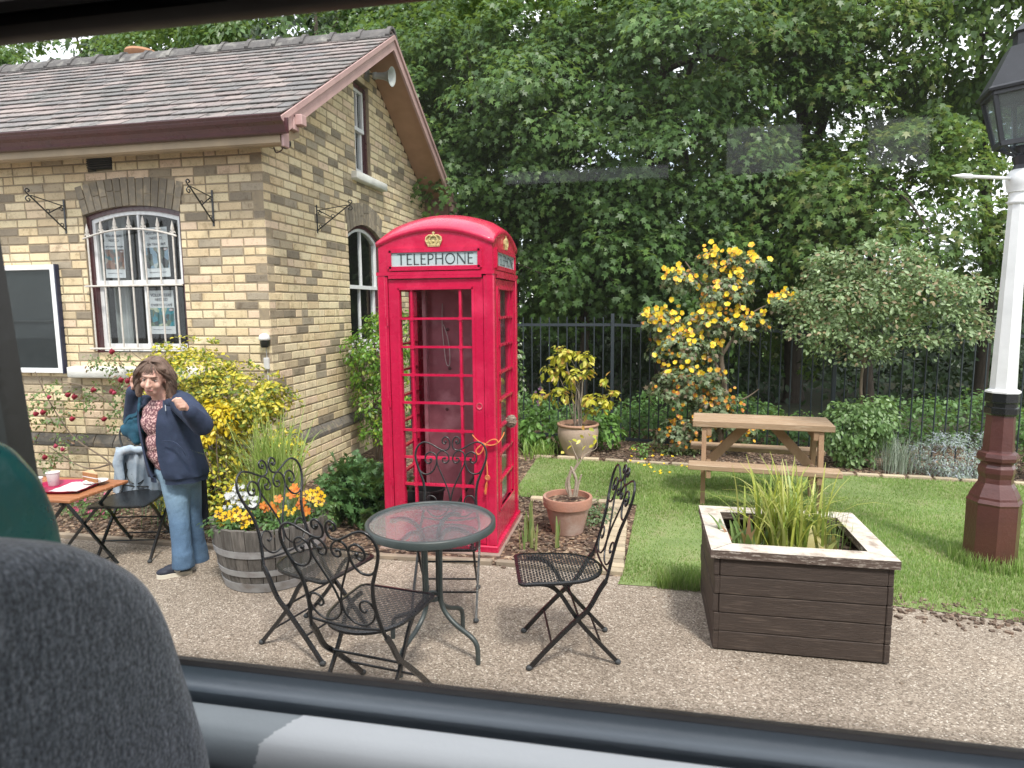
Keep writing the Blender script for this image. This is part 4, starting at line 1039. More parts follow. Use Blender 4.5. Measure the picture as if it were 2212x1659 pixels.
tag(nap, 'crumpled white paper napkin spread on the crimson tray', 'napkin')
pl = MB(); pl.lathe([(.001, .012), (.045, .012), (.075, .022), (.077, .024), (.072, .024), (.045, .016), (.001, .016)], 28)
o = pl.build('plate', M['white_paint'], None, smooth=True); o.location = (-3.69, 3.72, TZ + .005); tag(o, 'white paper plate under the slice of cake', 'plate')
ck = thing('cake_slice', 'layered brown slice of cake with a cream line on white plate', 'cake', (-3.71, 3.72, TZ + .022), math.radians(-25))
SP = mat('sponge', (.42, .19, .07), (.33, .14, .05), .9, 40, bmp=.8, bscale=90); tri = [(-.085, -.03), (.075, -.004), (.075, .004), (-.085, .035)]
for nm_, z0, z1, mm in (('sponge', 0, .028, SP), ('filling', .028, .034, M['white_paint']), ('sponge', .034, .06, SP), ('icing', .06, .066, mat('icing', (.66, .45, .28), (.6, .38, .2), .6, 20))):
    b = MB(); b.prism(tri, lambda a, c, d: (a, c, d), z0, z1 - .0004); b.build(nm_, mm, ck)
for (x, y, lab) in ((-3.93, 3.49, 'white printed paper cup nearer the train, on the crimson tray'), (-3.95, 3.64, 'white paper cup farther back, on the crimson tray')):
    c = thing('paper_cup', lab, 'cup', (x, y, TZ + .005), 0, 'paper cups on the tray')
    b = MB(); b.lathe([(.028, 0), (.030, .002), (.040, .088), (.043, .09), (.043, .094), (.038, .094), (.029, .01), (.001, .01)], 28); b.build('cup', mat('cup_white', (.80, .80, .79), (.7, .7, .7), .5, 30, c3=(.80, .80, .79)), c, smooth=True)
    b = MB()
    for k in range(5): 
        a0 = -1.9 + k*.16
        for q in range(2): b.tube([(.0335*math.cos(a), .0335*math.sin(a), .035 + q*.018) for a in (a0, a0+.05, a0+.10)], .0022, 4)
    b.build('print', mat('cup_print', (.35, .36, .38), None, .6, 9), c)
# ------------------------------------------------------------ fixtures on the building
# window grille, white bars with spear tips
WP = M['white_paint']; CR = mat('cream_iron', (.66, .64, .60), (.5, .46, .42), .45, 30, bmp=.2, bscale=120)
b = MB(); yb = YF - .035
gx = [-5.33 + .158*i for i in range(7)]; gt = [2.50 + .075 * (1 - ((x + 4.86)/.5)**2) for x in gx]
for x, zt in zip(gx, gt):
    b.tube([L_((x, yb, 1.40)), L_((x, yb, zt))], .0085, 7)
    b.tube([L_((x, yb, zt)), L_((x, yb, zt+.03)), L_((x, yb, zt+.055)), L_((x, yb, zt+.13))], [.008, .008, .019, .002], 7)
    for s_ in (-1, 1): b.tube([L_((x, yb, zt+.01)), L_((x+s_*.022, yb, zt+.03)), L_((x+s_*.032, yb, zt+.012))], [.007, .008, .003], 6)
ts = np.linspace(-.52, .52, 13); b.tube([L_((-4.86+t, yb-.004, 2.50 + .075 * (1 - (t/.5)**2))) for t in ts], .010, 7)
for z in (2.035, 1.42): b.tube([L_((-5.40, yb-.004, z)), L_((-4.31, yb-.004, z))], .010, 7)
b.build('window_grille', CR, bld, smooth=True)

def text_mesh(name, s, size, mt, parent, loc, rot=(PI/2, 0, 0), align='CENTER', sx=1, depth=.0008):
    cu = bpy.data.curves.new(name, 'FONT'); cu.body = s; cu.size = size; cu.align_x = align; cu.extrude = depth
    o = link(bpy.data.objects.new(name, cu)); bpy.context.view_layer.update()
    me = bpy.data.meshes.new_from_object(o.evaluated_get(bpy.context.evaluated_depsgraph_get()))
    bpy.data.objects.remove(o); me.materials.clear(); me.materials.append(mt)
    o = link(bpy.data.objects.new(name, me)); o.location = loc; o.rotation_euler = rot; o.scale = (sx, 1, 1); o.parent = parent
    return o
PAPER = mat('poster_paper', (.80, .81, .84), (.76, .77, .80), .5, 3); INK = mat('poster_ink', (.05, .05, .08), None, .6, 9); INK2 = mat('poster_ink_small', (.3, .3, .35), None, .6, 9)
def picture_mat(name, cols, sc):
    m, t, p, o = nodes(name); v = coords(t, sc); vo = t.nodes.new('ShaderNodeTexVoronoi'); vo.inputs['Scale'].default_value = 22; t.links.new(v, vo.inputs['Vector'])
    s = t.nodes.new('ShaderNodeSeparateColor'); t.links.new(vo.outputs['Color'], s.inputs[0]); r = ramp(t, [(i/len(cols), c) for i, c in enumerate(cols)], 'CONSTANT'); t.links.new(s.outputs[0], r.inputs[0])
    n = noise(t, 60, 4, v); t.links.new(mixc(t, r.outputs[0], n.outputs[0], .25, 'OVERLAY'), p.inputs['Base Color']); p.inputs['Roughness'].default_value = .4; return m
PICS = [picture_mat('photo_shop', [(.25,.13,.10), (.12,.10,.09), (.32,.18,.13), (.1,.22,.25), (.42,.36,.3), (.2,.12,.1)], (1, 1, 1)),
        picture_mat('photo_bar', [(.06,.07,.07), (.12,.15,.13), (.25,.38,.5), (.5,.55,.55), (.05,.05,.06), (.2,.2,.15)], (1, 1, .6)),
        picture_mat('photo_train', [(.02,.28,.36), (.03,.05,.05), (.05,.16,.17), (.5,.55,.4), (.12,.18,.1), (.03,.22,.28)], (1, 1, .8))]
for (x0, x1, z0, z1, lines, lab, pic, rz_) in (
        (-5.275, -5.05, 2.12, 2.585, ('GIFT SHOP MANAGER',), 'volunteer poster for the gift shop, upper left pane of the front window', 0, .01),
        (-4.80, -4.54, 2.12, 2.60, ('ON TRAIN BAR',), 'volunteer poster for the train bar, upper right pane of the front window', 1, -.01),
        (-4.83, -4.55, 1.56, 1.99, ('OVERTON CAFE',), 'volunteer poster for the cafe, lower right pane of the front window', 2, 0)):
    w_ = x1 - x0; h_ = z1 - z0; yy = YF + .075 - .0 if z0 > 2 else YF + .105
    yy = YF + (.098 if z0 > 2 else .128)
    t = thing('poster', lab, 'poster', ((x0+x1)/2, yy, z0), 0, 'posters behind the front window'); t.rotation_euler = (0, rz_*2, 0)
    b = MB(); b.box(-w_/2, w_/2, 0, .002, 0, h_); b.build('sheet', PAPER, t)
    b = MB(); b.box(-w_/2+.006, w_/2-.006, -.0018, 0, h_*.18, h_*.60); b.build('picture', PICS[pic], t)
    text_mesh('heading', 'VOLUNTEERS', w_*.15, INK, t, (0, -.002, h_*.86), sx=.92); text_mesh('heading', 'NEEDED', w_*.15, INK, t, (0, -.002, h_*.76), sx=.92)
    text_mesh('role', lines[0], w_*(.105 if len(lines[0]) > 13 else .13), INK, t, (0, -.002, h_*.64), sx=.9)
    text_mesh('footer', 'Please contact us for more information', w_*.052, INK2, t, (-w_*.03, -.002, h_*.09), sx=.9)
    b = MB(); b.lathe([(.001, 0), (w_*.09, 0), (w_*.09, .001), (.001, .001)], 20, sy=.55); lg = b.build('badge', mat('badge_white', (.75, .72, .72), None, .5, 9), t); lg.location = (w_*.37, -.002, h_*.555); lg.rotation_euler = (PI/2, 0, 0)
    b = MB(); b.lathe([(w_*.085, .001), (w_*.085, .0018), (w_*.07, .0018), (w_*.07, .001)], 20, sy=.55, cap0=False, cap1=False); lg = b.build('badge_ring', mat('badge_red', (.3, .03, .06), None, .5, 9), t); lg.location = (w_*.37, -.002, h_*.555); lg.rotation_euler = (PI/2, 0, 0)

nb = thing('notice_board', 'white framed glazed notice board with dark backing on the brick wall', 'notice board', (-6.15, YF, 1.17))
b = MB(); 
for x0, x1, z0, z1 in ((-.45, -.40, 0, 1.085), (.36, .41, 0, 1.085), (-.40, .36, 1.035, 1.085), (-.40, .36, 0, .05)): b.bbox(x0, x1, -.055, -.004, z0, z1, .004)
b.build('frame', WP, nb)
b = MB(); b.box(.41, .425, -.05, -.004, -.005, 1.09); b.build('edge_strip', mat('navy_edge', (.02, .025, .06), None, .4, 9), nb)
b = MB(); b.box(-.40, .36, -.02, -.01, .05, 1.035); b.build('backing', mat('dark_felt', (.02, .025, .03), (.03, .035, .04), .9, 9), nb)
b = MB(); b.box(-.40, .36, -.042, -.040, .05, 1.035); b.build('glass', glassmat('board_glass', (.85, .88, .88), .03, .03, .99), nb)
b = MB(); b.box(-.40, .36, -.038, -.022, .52, .535); b.build('rail', IR, nb)

def basket_bracket(label, f_, a0, z0, s_, L=.38, H=.33):
    """wall plate at a0, arm projecting out of the wall; f_(out, z) -> local"""
    t = thing('hanging_bracket', label, 'bracket', a0, z0, 'hanging basket brackets on the brick walls')
    b = MB(); b.bbox(-.010, .010, -.008, 0, 0, H, .002)
    P = lambda o_, z: (0, -.006 - o_, z)
    b.build('wall_plate', IR, t)
    b = MB()
    b.tube([P(.0, H*.80), P(L*.97, H*.95)], .0055, 6); b.tube([P(0, H*.10), P(L, H*.93)], .0075, 6); b.tube([P(.02, H*.80), P(L*.5, H*.52)], .0055, 6)
    b.tube(catmull([P(L, H*.93), P(L+.03, H*.99), P(L+.045, H*1.07), P(L+.02, H*1.12), P(L, H*1.07), P(L+.018, H*1.03)], 4), .006, 6)
    b.tube(catmull([P(L, H*.93), P(L+.035, H*.90), P(L+.045, H*.82), P(L+.02, H*.77), P(L+.0, H*.82), P(L+.018, H*.86)], 4), .006, 6)
    for (c1, c2, r_) in ((L*.5, .58, .022), (.03, .70, .02), (.035, .24, .02)):
        b.tube(catmull([P(c1 + r_*math.cos(a)*(1-a/14), H*c2 + r_*math.sin(a)*(1-a/14)) for a in np.linspace(0, 5.5, 9)], 2), .0045, 6)
    b.build('arm', IR, t, smooth=True)
    return t
b1 = basket_bracket('black scrolled iron bracket left of the arched front window', None, (-5.60, YF, 2.555), 0, 1, .36)
b2 = basket_bracket('black scrolled iron bracket between the front window and the corner', None, (-3.96, YF, 2.575), 0, 1, .30)
b3 = basket_bracket('black scrolled iron bracket on the gable wall beside its arched window', None, (XG, 6.55, 2.60), 0, 1, .36)
for o_, r_ in ((b1, 0), (b2, 0), (b3, PI/2)): o_.rotation_euler = (0, 0, r_)
b3.scale = (1, 1, .9)

t = thing('loudspeaker', 'grey horn loudspeaker fixed under the peak of the gable', 'loudspeaker', (XG, 7.95, 4.62))
b = MB(); b.lathe([(.05, -.17), (.055, -.13), (.045, -.12), (.05, -.02), (.07, .05), (.105, .10), (.135, .125), (.14, .13), (.132, .13), (.09, .09), (.045, .02), (.02, .0)], 28, cap1=False)
b.lathe([(.001, .06), (.025, .055), (.03, .03), (.02, -.02)], 16)
h = b.build('horn', mat('grey_plastic', (.42, .44, .42), (.33, .35, .34), .5, 9), t, smooth=True, angle=60); h.location = (.26, -.02, .02); h.rotation_euler = (math.radians(98), 0, math.radians(88)); h.scale = (.82,)*3
b = MB(); b.tube([(0, .02, .08), (.12, .02, .07), (.16, 0, .03)], .014, 8); b.bbox(0, .03, -.04, .08, .0, .14, .004); b.build('mount', mat('grey_steel', (.25, .26, .25), None, .5, 9), t)
t = thing('security_camera', 'small dark dome camera under the eaves at the building corner', 'camera', (XG+.22, 5.50, 3.30))
b = MB(); b.ell((.03, .05, -.02), (.05, .05, .05), n=14, m=8); b.build('dome', mat('camera_dark', (.05, .045, .045), None, .4, 9), t, smooth=True)
b = MB(); b.tube([(-.05, -.02, .05), (-.02, -.02, .0), (-.02, -.02, -.06)], .012, 8); b.tube(catmull([(-.02, -.02, -.03), (.04, -.02, -.08), (-.03, -.01, -.11), (-.06, 0, -.05)], 4), .006, 6); b.build('bracket', mat('rust_brown', (.10, .05, .045), None, .6, 20), t)
t = thing('wall_light', 'small white dome sensor light with black base on the corner bricks', 'wall light', (-3.38 - .05, YF, 1.47))
b = MB(); b.lathe([(.03, -.03), (.038, -.02), (.04, .03), (.034, .035)], 20); o_ = b.build('base', mat('black_plastic2', (.02, .02, .02), None, .4, 9), t, smooth=True, angle=50); o_.location = (-.04, -.05, .0)
b = MB(); b.lathe([(.044, .036), (.052, .044), (.052, .06), (.044, .085), (.022, .10), (.001, .103)], 20); o_ = b.build('dome', mat('opal_white', (.8, .8, .8), None, .3, 9), t, smooth=True, angle=50); o_.location = (-.04, -.05, .0)
b = MB(); b.tube([(-.04, -.03, -.03), (-.05, -.008, -.12), (-.045, -.006, -.9)], .005, 6); b.bbox(-.075, -.025, -.03, -.002, -.24, -.13, .003); b.build('cable', mat('cable_white', (.7, .7, .69), None, .5, 9), t)

# ------------------------------------------------------------ lamp post
lp = thing('lamp_post', 'tall octagonal lamp post, white shaft above a maroon base, with black lantern', 'lamp post', (2.385, 4.88, 0))
def octo(mb, prof, cap0=True, cap1=True): mb.lathe([(r / math.cos(PI/8), z) for r, z in prof], 8, rot=PI/8 + .15, cap0=cap0, cap1=cap1)
BR = mat('lamp_maroon', (.115, .04, .035), (.085, .03, .028), .35, 6, bmp=.25, bscale=50, coat=.25)
b = MB(); octo(b, [(.146, -.02), (.146, .44), (.15, .455), (.138, .48), (.136, .495), (.11, .555), (.094, .585), (.092, .62), (.10, .655), (.10, .69), (.088, .71), (.088, .722)]); b.build('base', BR, lp)
b = MB(); octo(b, [(.088, .722), (.108, .74), (.112, .765), (.105, .79), (.086, .80), (.084, .81), (.076, 1.06)]); b.build('lower_shaft', BR, lp)
b = MB(); octo(b, [(.084, 1.05), (.092, 1.06), (.092, 1.10), (.084, 1.105), (.084, 1.13), (.092, 1.14), (.09, 1.20), (.08, 1.215)]); b.build('collar', mat('gloss_black', (.012, .013, .015), None, .25, 9, coat=.4), lp)
b = MB(); octo(b, [(.094, 1.20), (.094, 1.212), (.071, 1.225), (.049, 2.46)]); b.build('shaft', WP, lp)
b = MB(); b.lathe([(.054, 2.430), (.062, 2.440), (.062, 2.450), (.056, 2.460), (.056, 2.505), (.064, 2.510), (.064, 2.520), (.075, 2.550), (.080, 2.590), (.074, 2.625), (.055, 2.650), (.04, 2.655)], 24); b.build('capital', WP, lp, smooth=True, angle=50)
b = MB(); b.tube([(-.06, -.02, 2.595), (-.33, -.12, 2.600)], .011, 8); b.tube([(-.33, -.12, 2.600), (-.345, -.125, 2.600), (-.40, -.145, 2.602), (-.47, -.17, 2.603)], [.011, .018, .016, .002], 8); b.tube([(.06, .02, 2.595), (.40, .145, 2.600)], .011, 8)
b.build('ladder_bar', WP, lp, smooth=True)
LB = mat('lantern_black', (.02, .022, .028), (.03, .032, .04), .4, 9)
hexa = lambda r, z, k, off=.35: (r*math.cos(off + k*PI/3), r*math.sin(off + k*PI/3), z)
b = MB(); b.lathe([(.05, 2.650), (.04, 2.680), (.055, 2.730), (.035, 2.750), (.04, 2.800)], 16)
for k in range(6): b.tube([hexa(.155, 2.810, k), hexa(.238, 3.120, k)], 0, flat=(.024, .02)); b.tube([hexa(.155, 2.810, k), hexa(.155, 2.810, k+1)], 0, flat=(.03, .03)); b.tube([hexa(.238, 3.120, k), hexa(.238, 3.120, k+1)], 0, flat=(.035, .03)); b.tube([(0, 0, 2.720), hexa(.155, 2.810, k)], .01, 6)
b.build('lantern_frame', LB, lp)
b = MB()
for k in range(6): b.add([hexa(.150, 2.810, k), hexa(.150, 2.810, k+1), hexa(.232, 3.120, k+1), hexa(.232, 3.120, k)], [(0,1,2,3)])
b.build('lantern_glass', glassmat('lantern_glass', (.6, .68, .72), .12, .15, .75, (.45, .5, .5)), lp)
b = MB(); b.lathe([(.278, 3.125), (.283, 3.140), (.265, 3.155), (.14, 3.400), (.10, 3.410), (.10, 3.480), (.13, 3.490), (.05, 3.560), (.03, 3.630), (.001, 3.660)], 6, rot=.35); b.build('lantern_roof', LB, lp)
lp.scale = (1, 1, 1)

# ------------------------------------------------------------ railing fence
FM = mat('fence_paint', (.025, .035, .045), (.035, .045, .055), .45, 9)
fpts = [(-5.57, 8.86, 0), (-2.97, 8.64, 0), (-.37, 8.42, 0), (2.23, 8.20, -.10), (4.82, 7.98, -.14), (7.4, 7.76, -.16)]
fn_ = thing('railing_fence', 'dark blue-green vertical bar railings along the back of the garden', 'fence', (0, 8.4, 0))
for (x0, y0, z0), (x1, y1, z1) in zip(fpts, fpts[1:]):
    d = Vector((x1-x0, y1-y0, z1-z0)); A = Vector((x0, y0-8.4, z0))
    for z in (1.56, .09):
        b = MB(); b.tube([A + Vector((0, 0, z)), A + d + Vector((0, 0, z))], 0, flat=(.012, .036) if z > 1 else (.012, .04), up=(0, 1, .001))
        b.build('rail', FM, fn_)
    n = 22; b = MB()
    for k in range(1, n): p = A + d * k / n; b.tube([p + Vector((0, 0, .09)), p + Vector((0, 0, 1.66))], [.0085, .0085], 6)
    b.build('railings', FM, fn_)
for x, y, z in fpts:
    b = MB(); b.bbox(x-.022, x+.022, y-8.4-.022, y-8.4+.022, -.05, 1.70 + z, .004); b.build('post', FM, fn_)

# ------------------------------------------------------------ raised timber planter
pb = thing('raised_planter', 'brown timber raised bed with weathered grey rim and grassy plants', 'planter', (.80, 3.72, 0))
PB = mat('stained_boards', (.080, .056, .044), (.055, .038, .031), .65, 5, stretch=(1.2, 1.2, 22), bmp=.5, bscale=24, island=.2, c3=(.135, .10, .08))
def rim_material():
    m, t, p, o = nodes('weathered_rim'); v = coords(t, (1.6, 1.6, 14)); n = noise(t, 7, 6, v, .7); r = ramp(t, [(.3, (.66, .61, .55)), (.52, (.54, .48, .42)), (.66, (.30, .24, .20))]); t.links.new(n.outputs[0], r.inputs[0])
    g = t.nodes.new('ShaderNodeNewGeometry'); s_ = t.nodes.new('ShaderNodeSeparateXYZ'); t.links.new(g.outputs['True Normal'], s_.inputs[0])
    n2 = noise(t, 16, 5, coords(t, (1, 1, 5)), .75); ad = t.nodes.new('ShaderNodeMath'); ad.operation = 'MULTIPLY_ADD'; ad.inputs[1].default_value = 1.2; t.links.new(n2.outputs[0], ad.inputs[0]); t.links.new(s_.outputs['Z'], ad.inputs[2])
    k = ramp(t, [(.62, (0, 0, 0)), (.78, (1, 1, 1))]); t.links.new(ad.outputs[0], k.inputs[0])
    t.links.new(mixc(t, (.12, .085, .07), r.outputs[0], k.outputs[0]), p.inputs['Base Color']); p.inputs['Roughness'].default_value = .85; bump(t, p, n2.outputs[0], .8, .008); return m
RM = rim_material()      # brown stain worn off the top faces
X0, X1, Y0, Y1 = -.415, .435, -.365, .36; r = random.Random(6)
for side in range(4):
    for k in range(5):
        z0 = .012 + k*.1005; z1 = z0 + .098; j = r.uniform(-.003, .003); b = MB()
        if side == 0: b.bbox(X0+.028, X1-.028, Y0 + j, Y0+.028+j, z0, z1, .004)
        elif side == 2: b.bbox(X0+.028, X1-.028, Y1-.028+j, Y1+j, z0, z1, .004)
        elif side == 1: b.bbox(X1-.028 + j, X1 + j, Y0-.0 + r.uniform(-.006, .004), Y1, z0, z1, .004)
        else: b.bbox(X0 + j, X0+.028 + j, Y0 - .0 + r.uniform(-.006, .004), Y1, z0, z1, .004)
        b.build('board', PB, pb)
RT = .553; e = .02; wR = .115
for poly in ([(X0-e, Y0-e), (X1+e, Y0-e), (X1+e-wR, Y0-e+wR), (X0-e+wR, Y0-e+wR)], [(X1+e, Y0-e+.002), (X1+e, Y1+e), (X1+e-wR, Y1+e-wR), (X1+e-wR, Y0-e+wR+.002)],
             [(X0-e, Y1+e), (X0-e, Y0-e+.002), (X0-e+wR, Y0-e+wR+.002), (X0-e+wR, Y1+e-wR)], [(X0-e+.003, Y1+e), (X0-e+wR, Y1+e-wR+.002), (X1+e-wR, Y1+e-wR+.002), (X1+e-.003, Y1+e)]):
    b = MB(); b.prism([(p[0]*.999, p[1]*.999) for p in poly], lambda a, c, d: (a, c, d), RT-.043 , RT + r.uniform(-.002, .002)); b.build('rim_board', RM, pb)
b = MB(); n = 14; sv = [(X0+.03+(X1-X0-.06)*i/n, Y0+.03+(Y1-Y0-.06)*j/n, .44 + r.uniform(-.015, .015)) for j in range(n+1) for i in range(n+1)]
b.add(sv, [(j*(n+1)+i, j*(n+1)+i+1, (j+1)*(n+1)+i+1, (j+1)*(n+1)+i) for j in range(n) for i in range(n)]); b.build('soil', M['soil'], pb)

# ------------------------------------------------------------ half barrel
bc = Vector((-2.44, 3.84, .004)); bt = thing('half_barrel', 'weathered grey half whisky barrel with three steel hoops, used as planter', 'planter', bc)
BW = mat('barrel_oak', (.21, .19, .175), (.13, .12, .11), .8, 5, stretch=(10, 10, 1.2), bmp=.6, bscale=30, island=.25, c3=(.09, .075, .065))
ns = 26; b = MB(); rz = lambda z: .305 + .075 * math.sin(min(1, z/.46) * 1.45); r = random.Random(8); gap_chip = 17
for k in range(ns):
    a0, a1 = 2*PI*k/ns + .008, 2*PI*(k+1)/ns - .008; zs = [0, .11, .22, .33, .425 + r.uniform(-.004, .004)]; vs = []
    if k == gap_chip: zs[-1] -= .02
    for z in zs:
        for a in (a0, (a0+a1)/2, a1): vs.append((rz(z)*math.cos(a), rz(z)*math.sin(a), z))
        for a in (a1, a0): vs.append(((rz(z)-.026)*math.cos(a), (rz(z)-.026)*math.sin(a), z))
    fs = [(i*5+q, i*5+(q+1) % 5, (i+1)*5+(q+1) % 5, (i+1)*5+q) for i in range(4) for q in range(5)] + [tuple(range(5))[::-1], tuple(range(20, 25))]
    b.add(vs, fs)
b.build('staves', BW, bt, smooth=True, angle=30)
HM = mat('barrel_hoop', (.42, .43, .44), (.33, .33, .34), .5, 10, metal=.15, bmp=.2, bscale=60, c3=(.22, .20, .19))
for z0, z1 in ((.245, .29), (.115, .155), (.005, .065)):
    b = MB(); b.lathe([(rz(z0)+.001, z0), (rz(z0)+.005, z0), (rz(z1)+.005, z1), (rz(z1)+.001, z1), (rz(z0)+.001, z0)], 52, cap0=False, cap1=False); b.build('hoop', HM, bt, smooth=True, angle=50)
b = MB(); b.lathe([(.001, .385), (.2, .38), (.352, .37)], 30); b.build('soil', M['soil'], bt)

# ------------------------------------------------------------ terracotta pots
TC = mat('terracotta', (.42, .20, .135), (.36, .19, .14), .85, 5, bmp=.3, bscale=60, c3=(.46, .31, .25))
TC2 = mat('terracotta_salted', (.44, .30, .25), (.38, .24, .19), .9, 5, bmp=.3, bscale=60, c3=(.50, .40, .35))
p1 = thing('terracotta_pot', 'straight-sided terracotta pot with a thick rim, beside the telephone box', 'pot', (-.565, 5.04, .0))
b = MB(); b.lathe([(.125, 0), (.178, .215)], 40, cap1=False); b.build('body', TC2, p1, smooth=True)
b = MB(); b.lathe([(.180, .212), (.192, .215), (.199, .285), (.196, .292), (.176, .292), (.172, .24)], 40, cap0=False, cap1=False); b.build('rim', TC, p1, smooth=True, angle=50)
b = MB(); b.lathe([(.001, .255), (.174, .25)], 30); b.build('soil', M['soil'], p1)
p2 = thing('terracotta_jar', 'large rounded pale terracotta jar at the back of the lawn', 'pot', (-.735, 7.66, 0))
JR = mat('jar_clay', (.46, .35, .28), (.40, .30, .24), .7, 4, bmp=.2, bscale=50, c3=(.50, .41, .35))
b = MB(); b.lathe([(.13, -.02), (.15, .03), (.20, .13), (.238, .24), (.245, .31), (.236, .36), (.228, .385)], 44, cap1=False); b.build('body', JR, p2, smooth=True, angle=60)
b = MB(); b.lathe([(.226, .375), (.240, .378), (.252, .392), (.250, .408), (.236, .414), (.222, .405), (.215, .34)], 44, cap0=False, cap1=False); b.build('rim', mat('jar_rim', (.44, .26, .18), None, .8, 9), p2, smooth=True, angle=60)
b = MB(); b.lathe([(.001, .37), (.22, .365)], 30); b.build('soil', M['soil'], p2)

# ------------------------------------------------------------ picnic table
pt = thing('picnic_table', 'wooden picnic table with attached benches on the lawn', 'picnic table', (1.065, 6.14, .012), math.radians(-5.5))
PW = mat('picnic_wood', (.43, .30, .19), (.35, .235, .145), .75, 4, stretch=(1.3, 16, 16), bmp=.4, bscale=20, island=.14, c3=(.50, .38, .27))
PW2 = mat('picnic_frame', (.38, .245, .15), (.32, .20, .12), .75, 4, stretch=(6, 6, 2), bmp=.3, bscale=20, island=.1)
for k in range(5): b = MB(); y = -.235 + k*.094; b.bbox(-.585, .585, y, y+.082, .700, .757, .005); b.build('top_board', PW, pt)
for s_ in (-1, 1):
    for q in range(2): b = MB(); y = s_*.42 - .09 + q*.094; b.bbox(-.61, .61, y, y+.09, .370, .415, .005); b.build('bench_board', PW, pt)
for sx in (-1, 1):
    x = sx*.44
    b = MB(); b.bbox(x-.02, x+.02, -.50, .50, .30, .368, .004); b.build('bearer', PW2, pt)
    b = MB(); b.bbox(x-.02, x+.02, -.22, .22, .62, .698, .004); b.build('top_bearer', PW2, pt)
    for sy in (-1, 1):
        b = MB(); b.tube([(x + sx*.0425, sy*.26, 0), (x + sx*.0425, sy*.17, .696)], 0, flat=(.04, .085), up=(1, 0, 0)); b.build('leg', PW2, pt)
    b = MB(); b.tube([(sx*.43, 0, .345), (sx*.12, 0, .69)], 0, flat=(.04, .08), up=(0, 1, 0)); b.build('brace', PW2, pt)
# ------------------------------------------------------------ trees beyond the fence
BARK = mat('bark', (.085, .065, .05), (.045, .035, .028), .9, 6, stretch=(6, 6, 1), bmp=.8, bscale=20)
STEM = mat('stem', (.20, .15, .11), (.12, .09, .065), .85, 12, bmp=.4, bscale=60)
MAPLE = leafmat('maple_leaf', [(.055,.115,.030), (.075,.15,.038), (.048,.10,.030), (.095,.175,.045), (.06,.125,.034), (.08,.155,.042), (.12,.20,.055), (.07,.13,.045)], .42, .30, (.55, .75, .12), .35)
MAPLE2 = leafmat('maple_leaf_fresh', [(.075,.14,.034), (.10,.175,.045), (.062,.12,.032), (.125,.20,.05), (.08,.15,.038), (.17,.20,.06)], .42, .34, (.6, .8, .12), .35)
MAPLE_L = leafmat('maple_leaf_light', [(.07,.14,.035), (.09,.17,.05), (.055,.115,.035), (.12,.19,.06), (.075,.15,.04)], .4, .3, (.6, .8, .15))
ASHM = leafmat('ash_leaf', [(.065,.13,.03), (.09,.165,.035), (.055,.11,.03), (.13,.20,.05)], .42, .4, (.6, .8, .15))
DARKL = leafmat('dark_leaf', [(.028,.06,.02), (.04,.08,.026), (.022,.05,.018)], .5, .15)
def tree(name, label, base, c, rad, nspray, nleaf, kind, size, mt, srad=.30, lo=.55, ymax=.35, trunk_r=.14, group=None, droop=.6, limbs=7, zmin=None, cat='tree', up=.7, bough=.75):
    t = thing(name, label, cat, (base[0], base[1], -.02), 0, group)
    B = np.array([base[0], base[1], -.02]); C, O = shell_points(nspray, c, rad, lo, NR, ymax, zmin)
    # boughs: sprays gathered in flattened drooping tiers, with dark gaps between them
    m = 9; C = np.repeat(C, m, 0); O = np.repeat(O, m, 0); th_ = NR.uniform(0, 2*PI, len(C)); rr_ = np.sqrt(NR.uniform(0, 1, len(C))) * bough
    hor = norm(O * [1, 1, 0] + 1e-6); sd_ = np.cross(hor, [0, 0, 1.])
    C = C + hor * (rr_ * np.cos(th_))[:, None] * .8 + sd_ * (rr_ * np.sin(th_))[:, None]; C[:, 2] += NR.normal(0, .10, len(C)) - .38 * rr_ * (.6 + .4*np.cos(th_)); O = norm(O + sd_ * (np.sin(th_) * .5)[:, None] + [0, 0, .25])
    V, F = sprays(C, O, srad, nleaf, kind, size, droop=droop, up=up)
    fast_mesh('crown', V - B, F, mt, t)
    b = MB(); cc = Vector(c) - Vector(B); top = Vector((cc.x, cc.y, cc.z + rad[2]*.5))
    r_ = random.Random(int(abs(c[0])*100) + 3)
    tp = [Vector((0, 0, 0)), Vector((cc.x*.2 + r_.uniform(-.1, .1), cc.y*.2, cc.z*.35)), Vector((cc.x*.7, cc.y*.7, cc.z*.75)), cc, top]; tp = catmull(tp, 5)
    b.tube(tp, [trunk_r * (1.25 - 1.0 * i / (len(tp)-1)) * (1.25 if i == 0 else 1) for i in range(len(tp))], 10)
    for k in range(limbs):
        s_ = tp[int(len(tp) * r_.uniform(.35, .85))]; e_ = Vector(C[r_.randrange(len(C))]) - Vector(B)
        m_ = s_.lerp(e_, .5) + Vector((0, 0, .25 * (e_ - s_).length * .5)); pp = catmull([s_, m_, e_], 5)
        b.tube(pp, [trunk_r * .45 * (1 - .85 * i / (len(pp)-1)) for i in range(len(pp))], 6)
    b.build('trunk', BARK, t, smooth=True)
    return t
GT = 'maple trees beyond the railings'
tree('maple_tree', 'dark green maple tree behind the telephone box, tallest against the gable', (-2.6, 12.4), (-2.4, 12.3, 5.0), (2.7, 2.6, 3.3), 120, 34, 'maple', .098, MAPLE, group=GT)
tree('maple_tree', 'broad dark green maple tree in the middle, behind the potted yellow shrub', (.4, 12.6), (.3, 12.2, 5.1), (2.7, 2.7, 3.6), 130, 34, 'maple', .10, MAPLE, group=GT)
tree('maple_tree', 'broad dark green maple tree behind the picnic table and yellow flowering shrub', (2.8, 12.8), (2.7, 12.5, 5.0), (2.0, 2.4, 3.7), 94, 32, 'maple', .10, MAPLE2, group=GT)
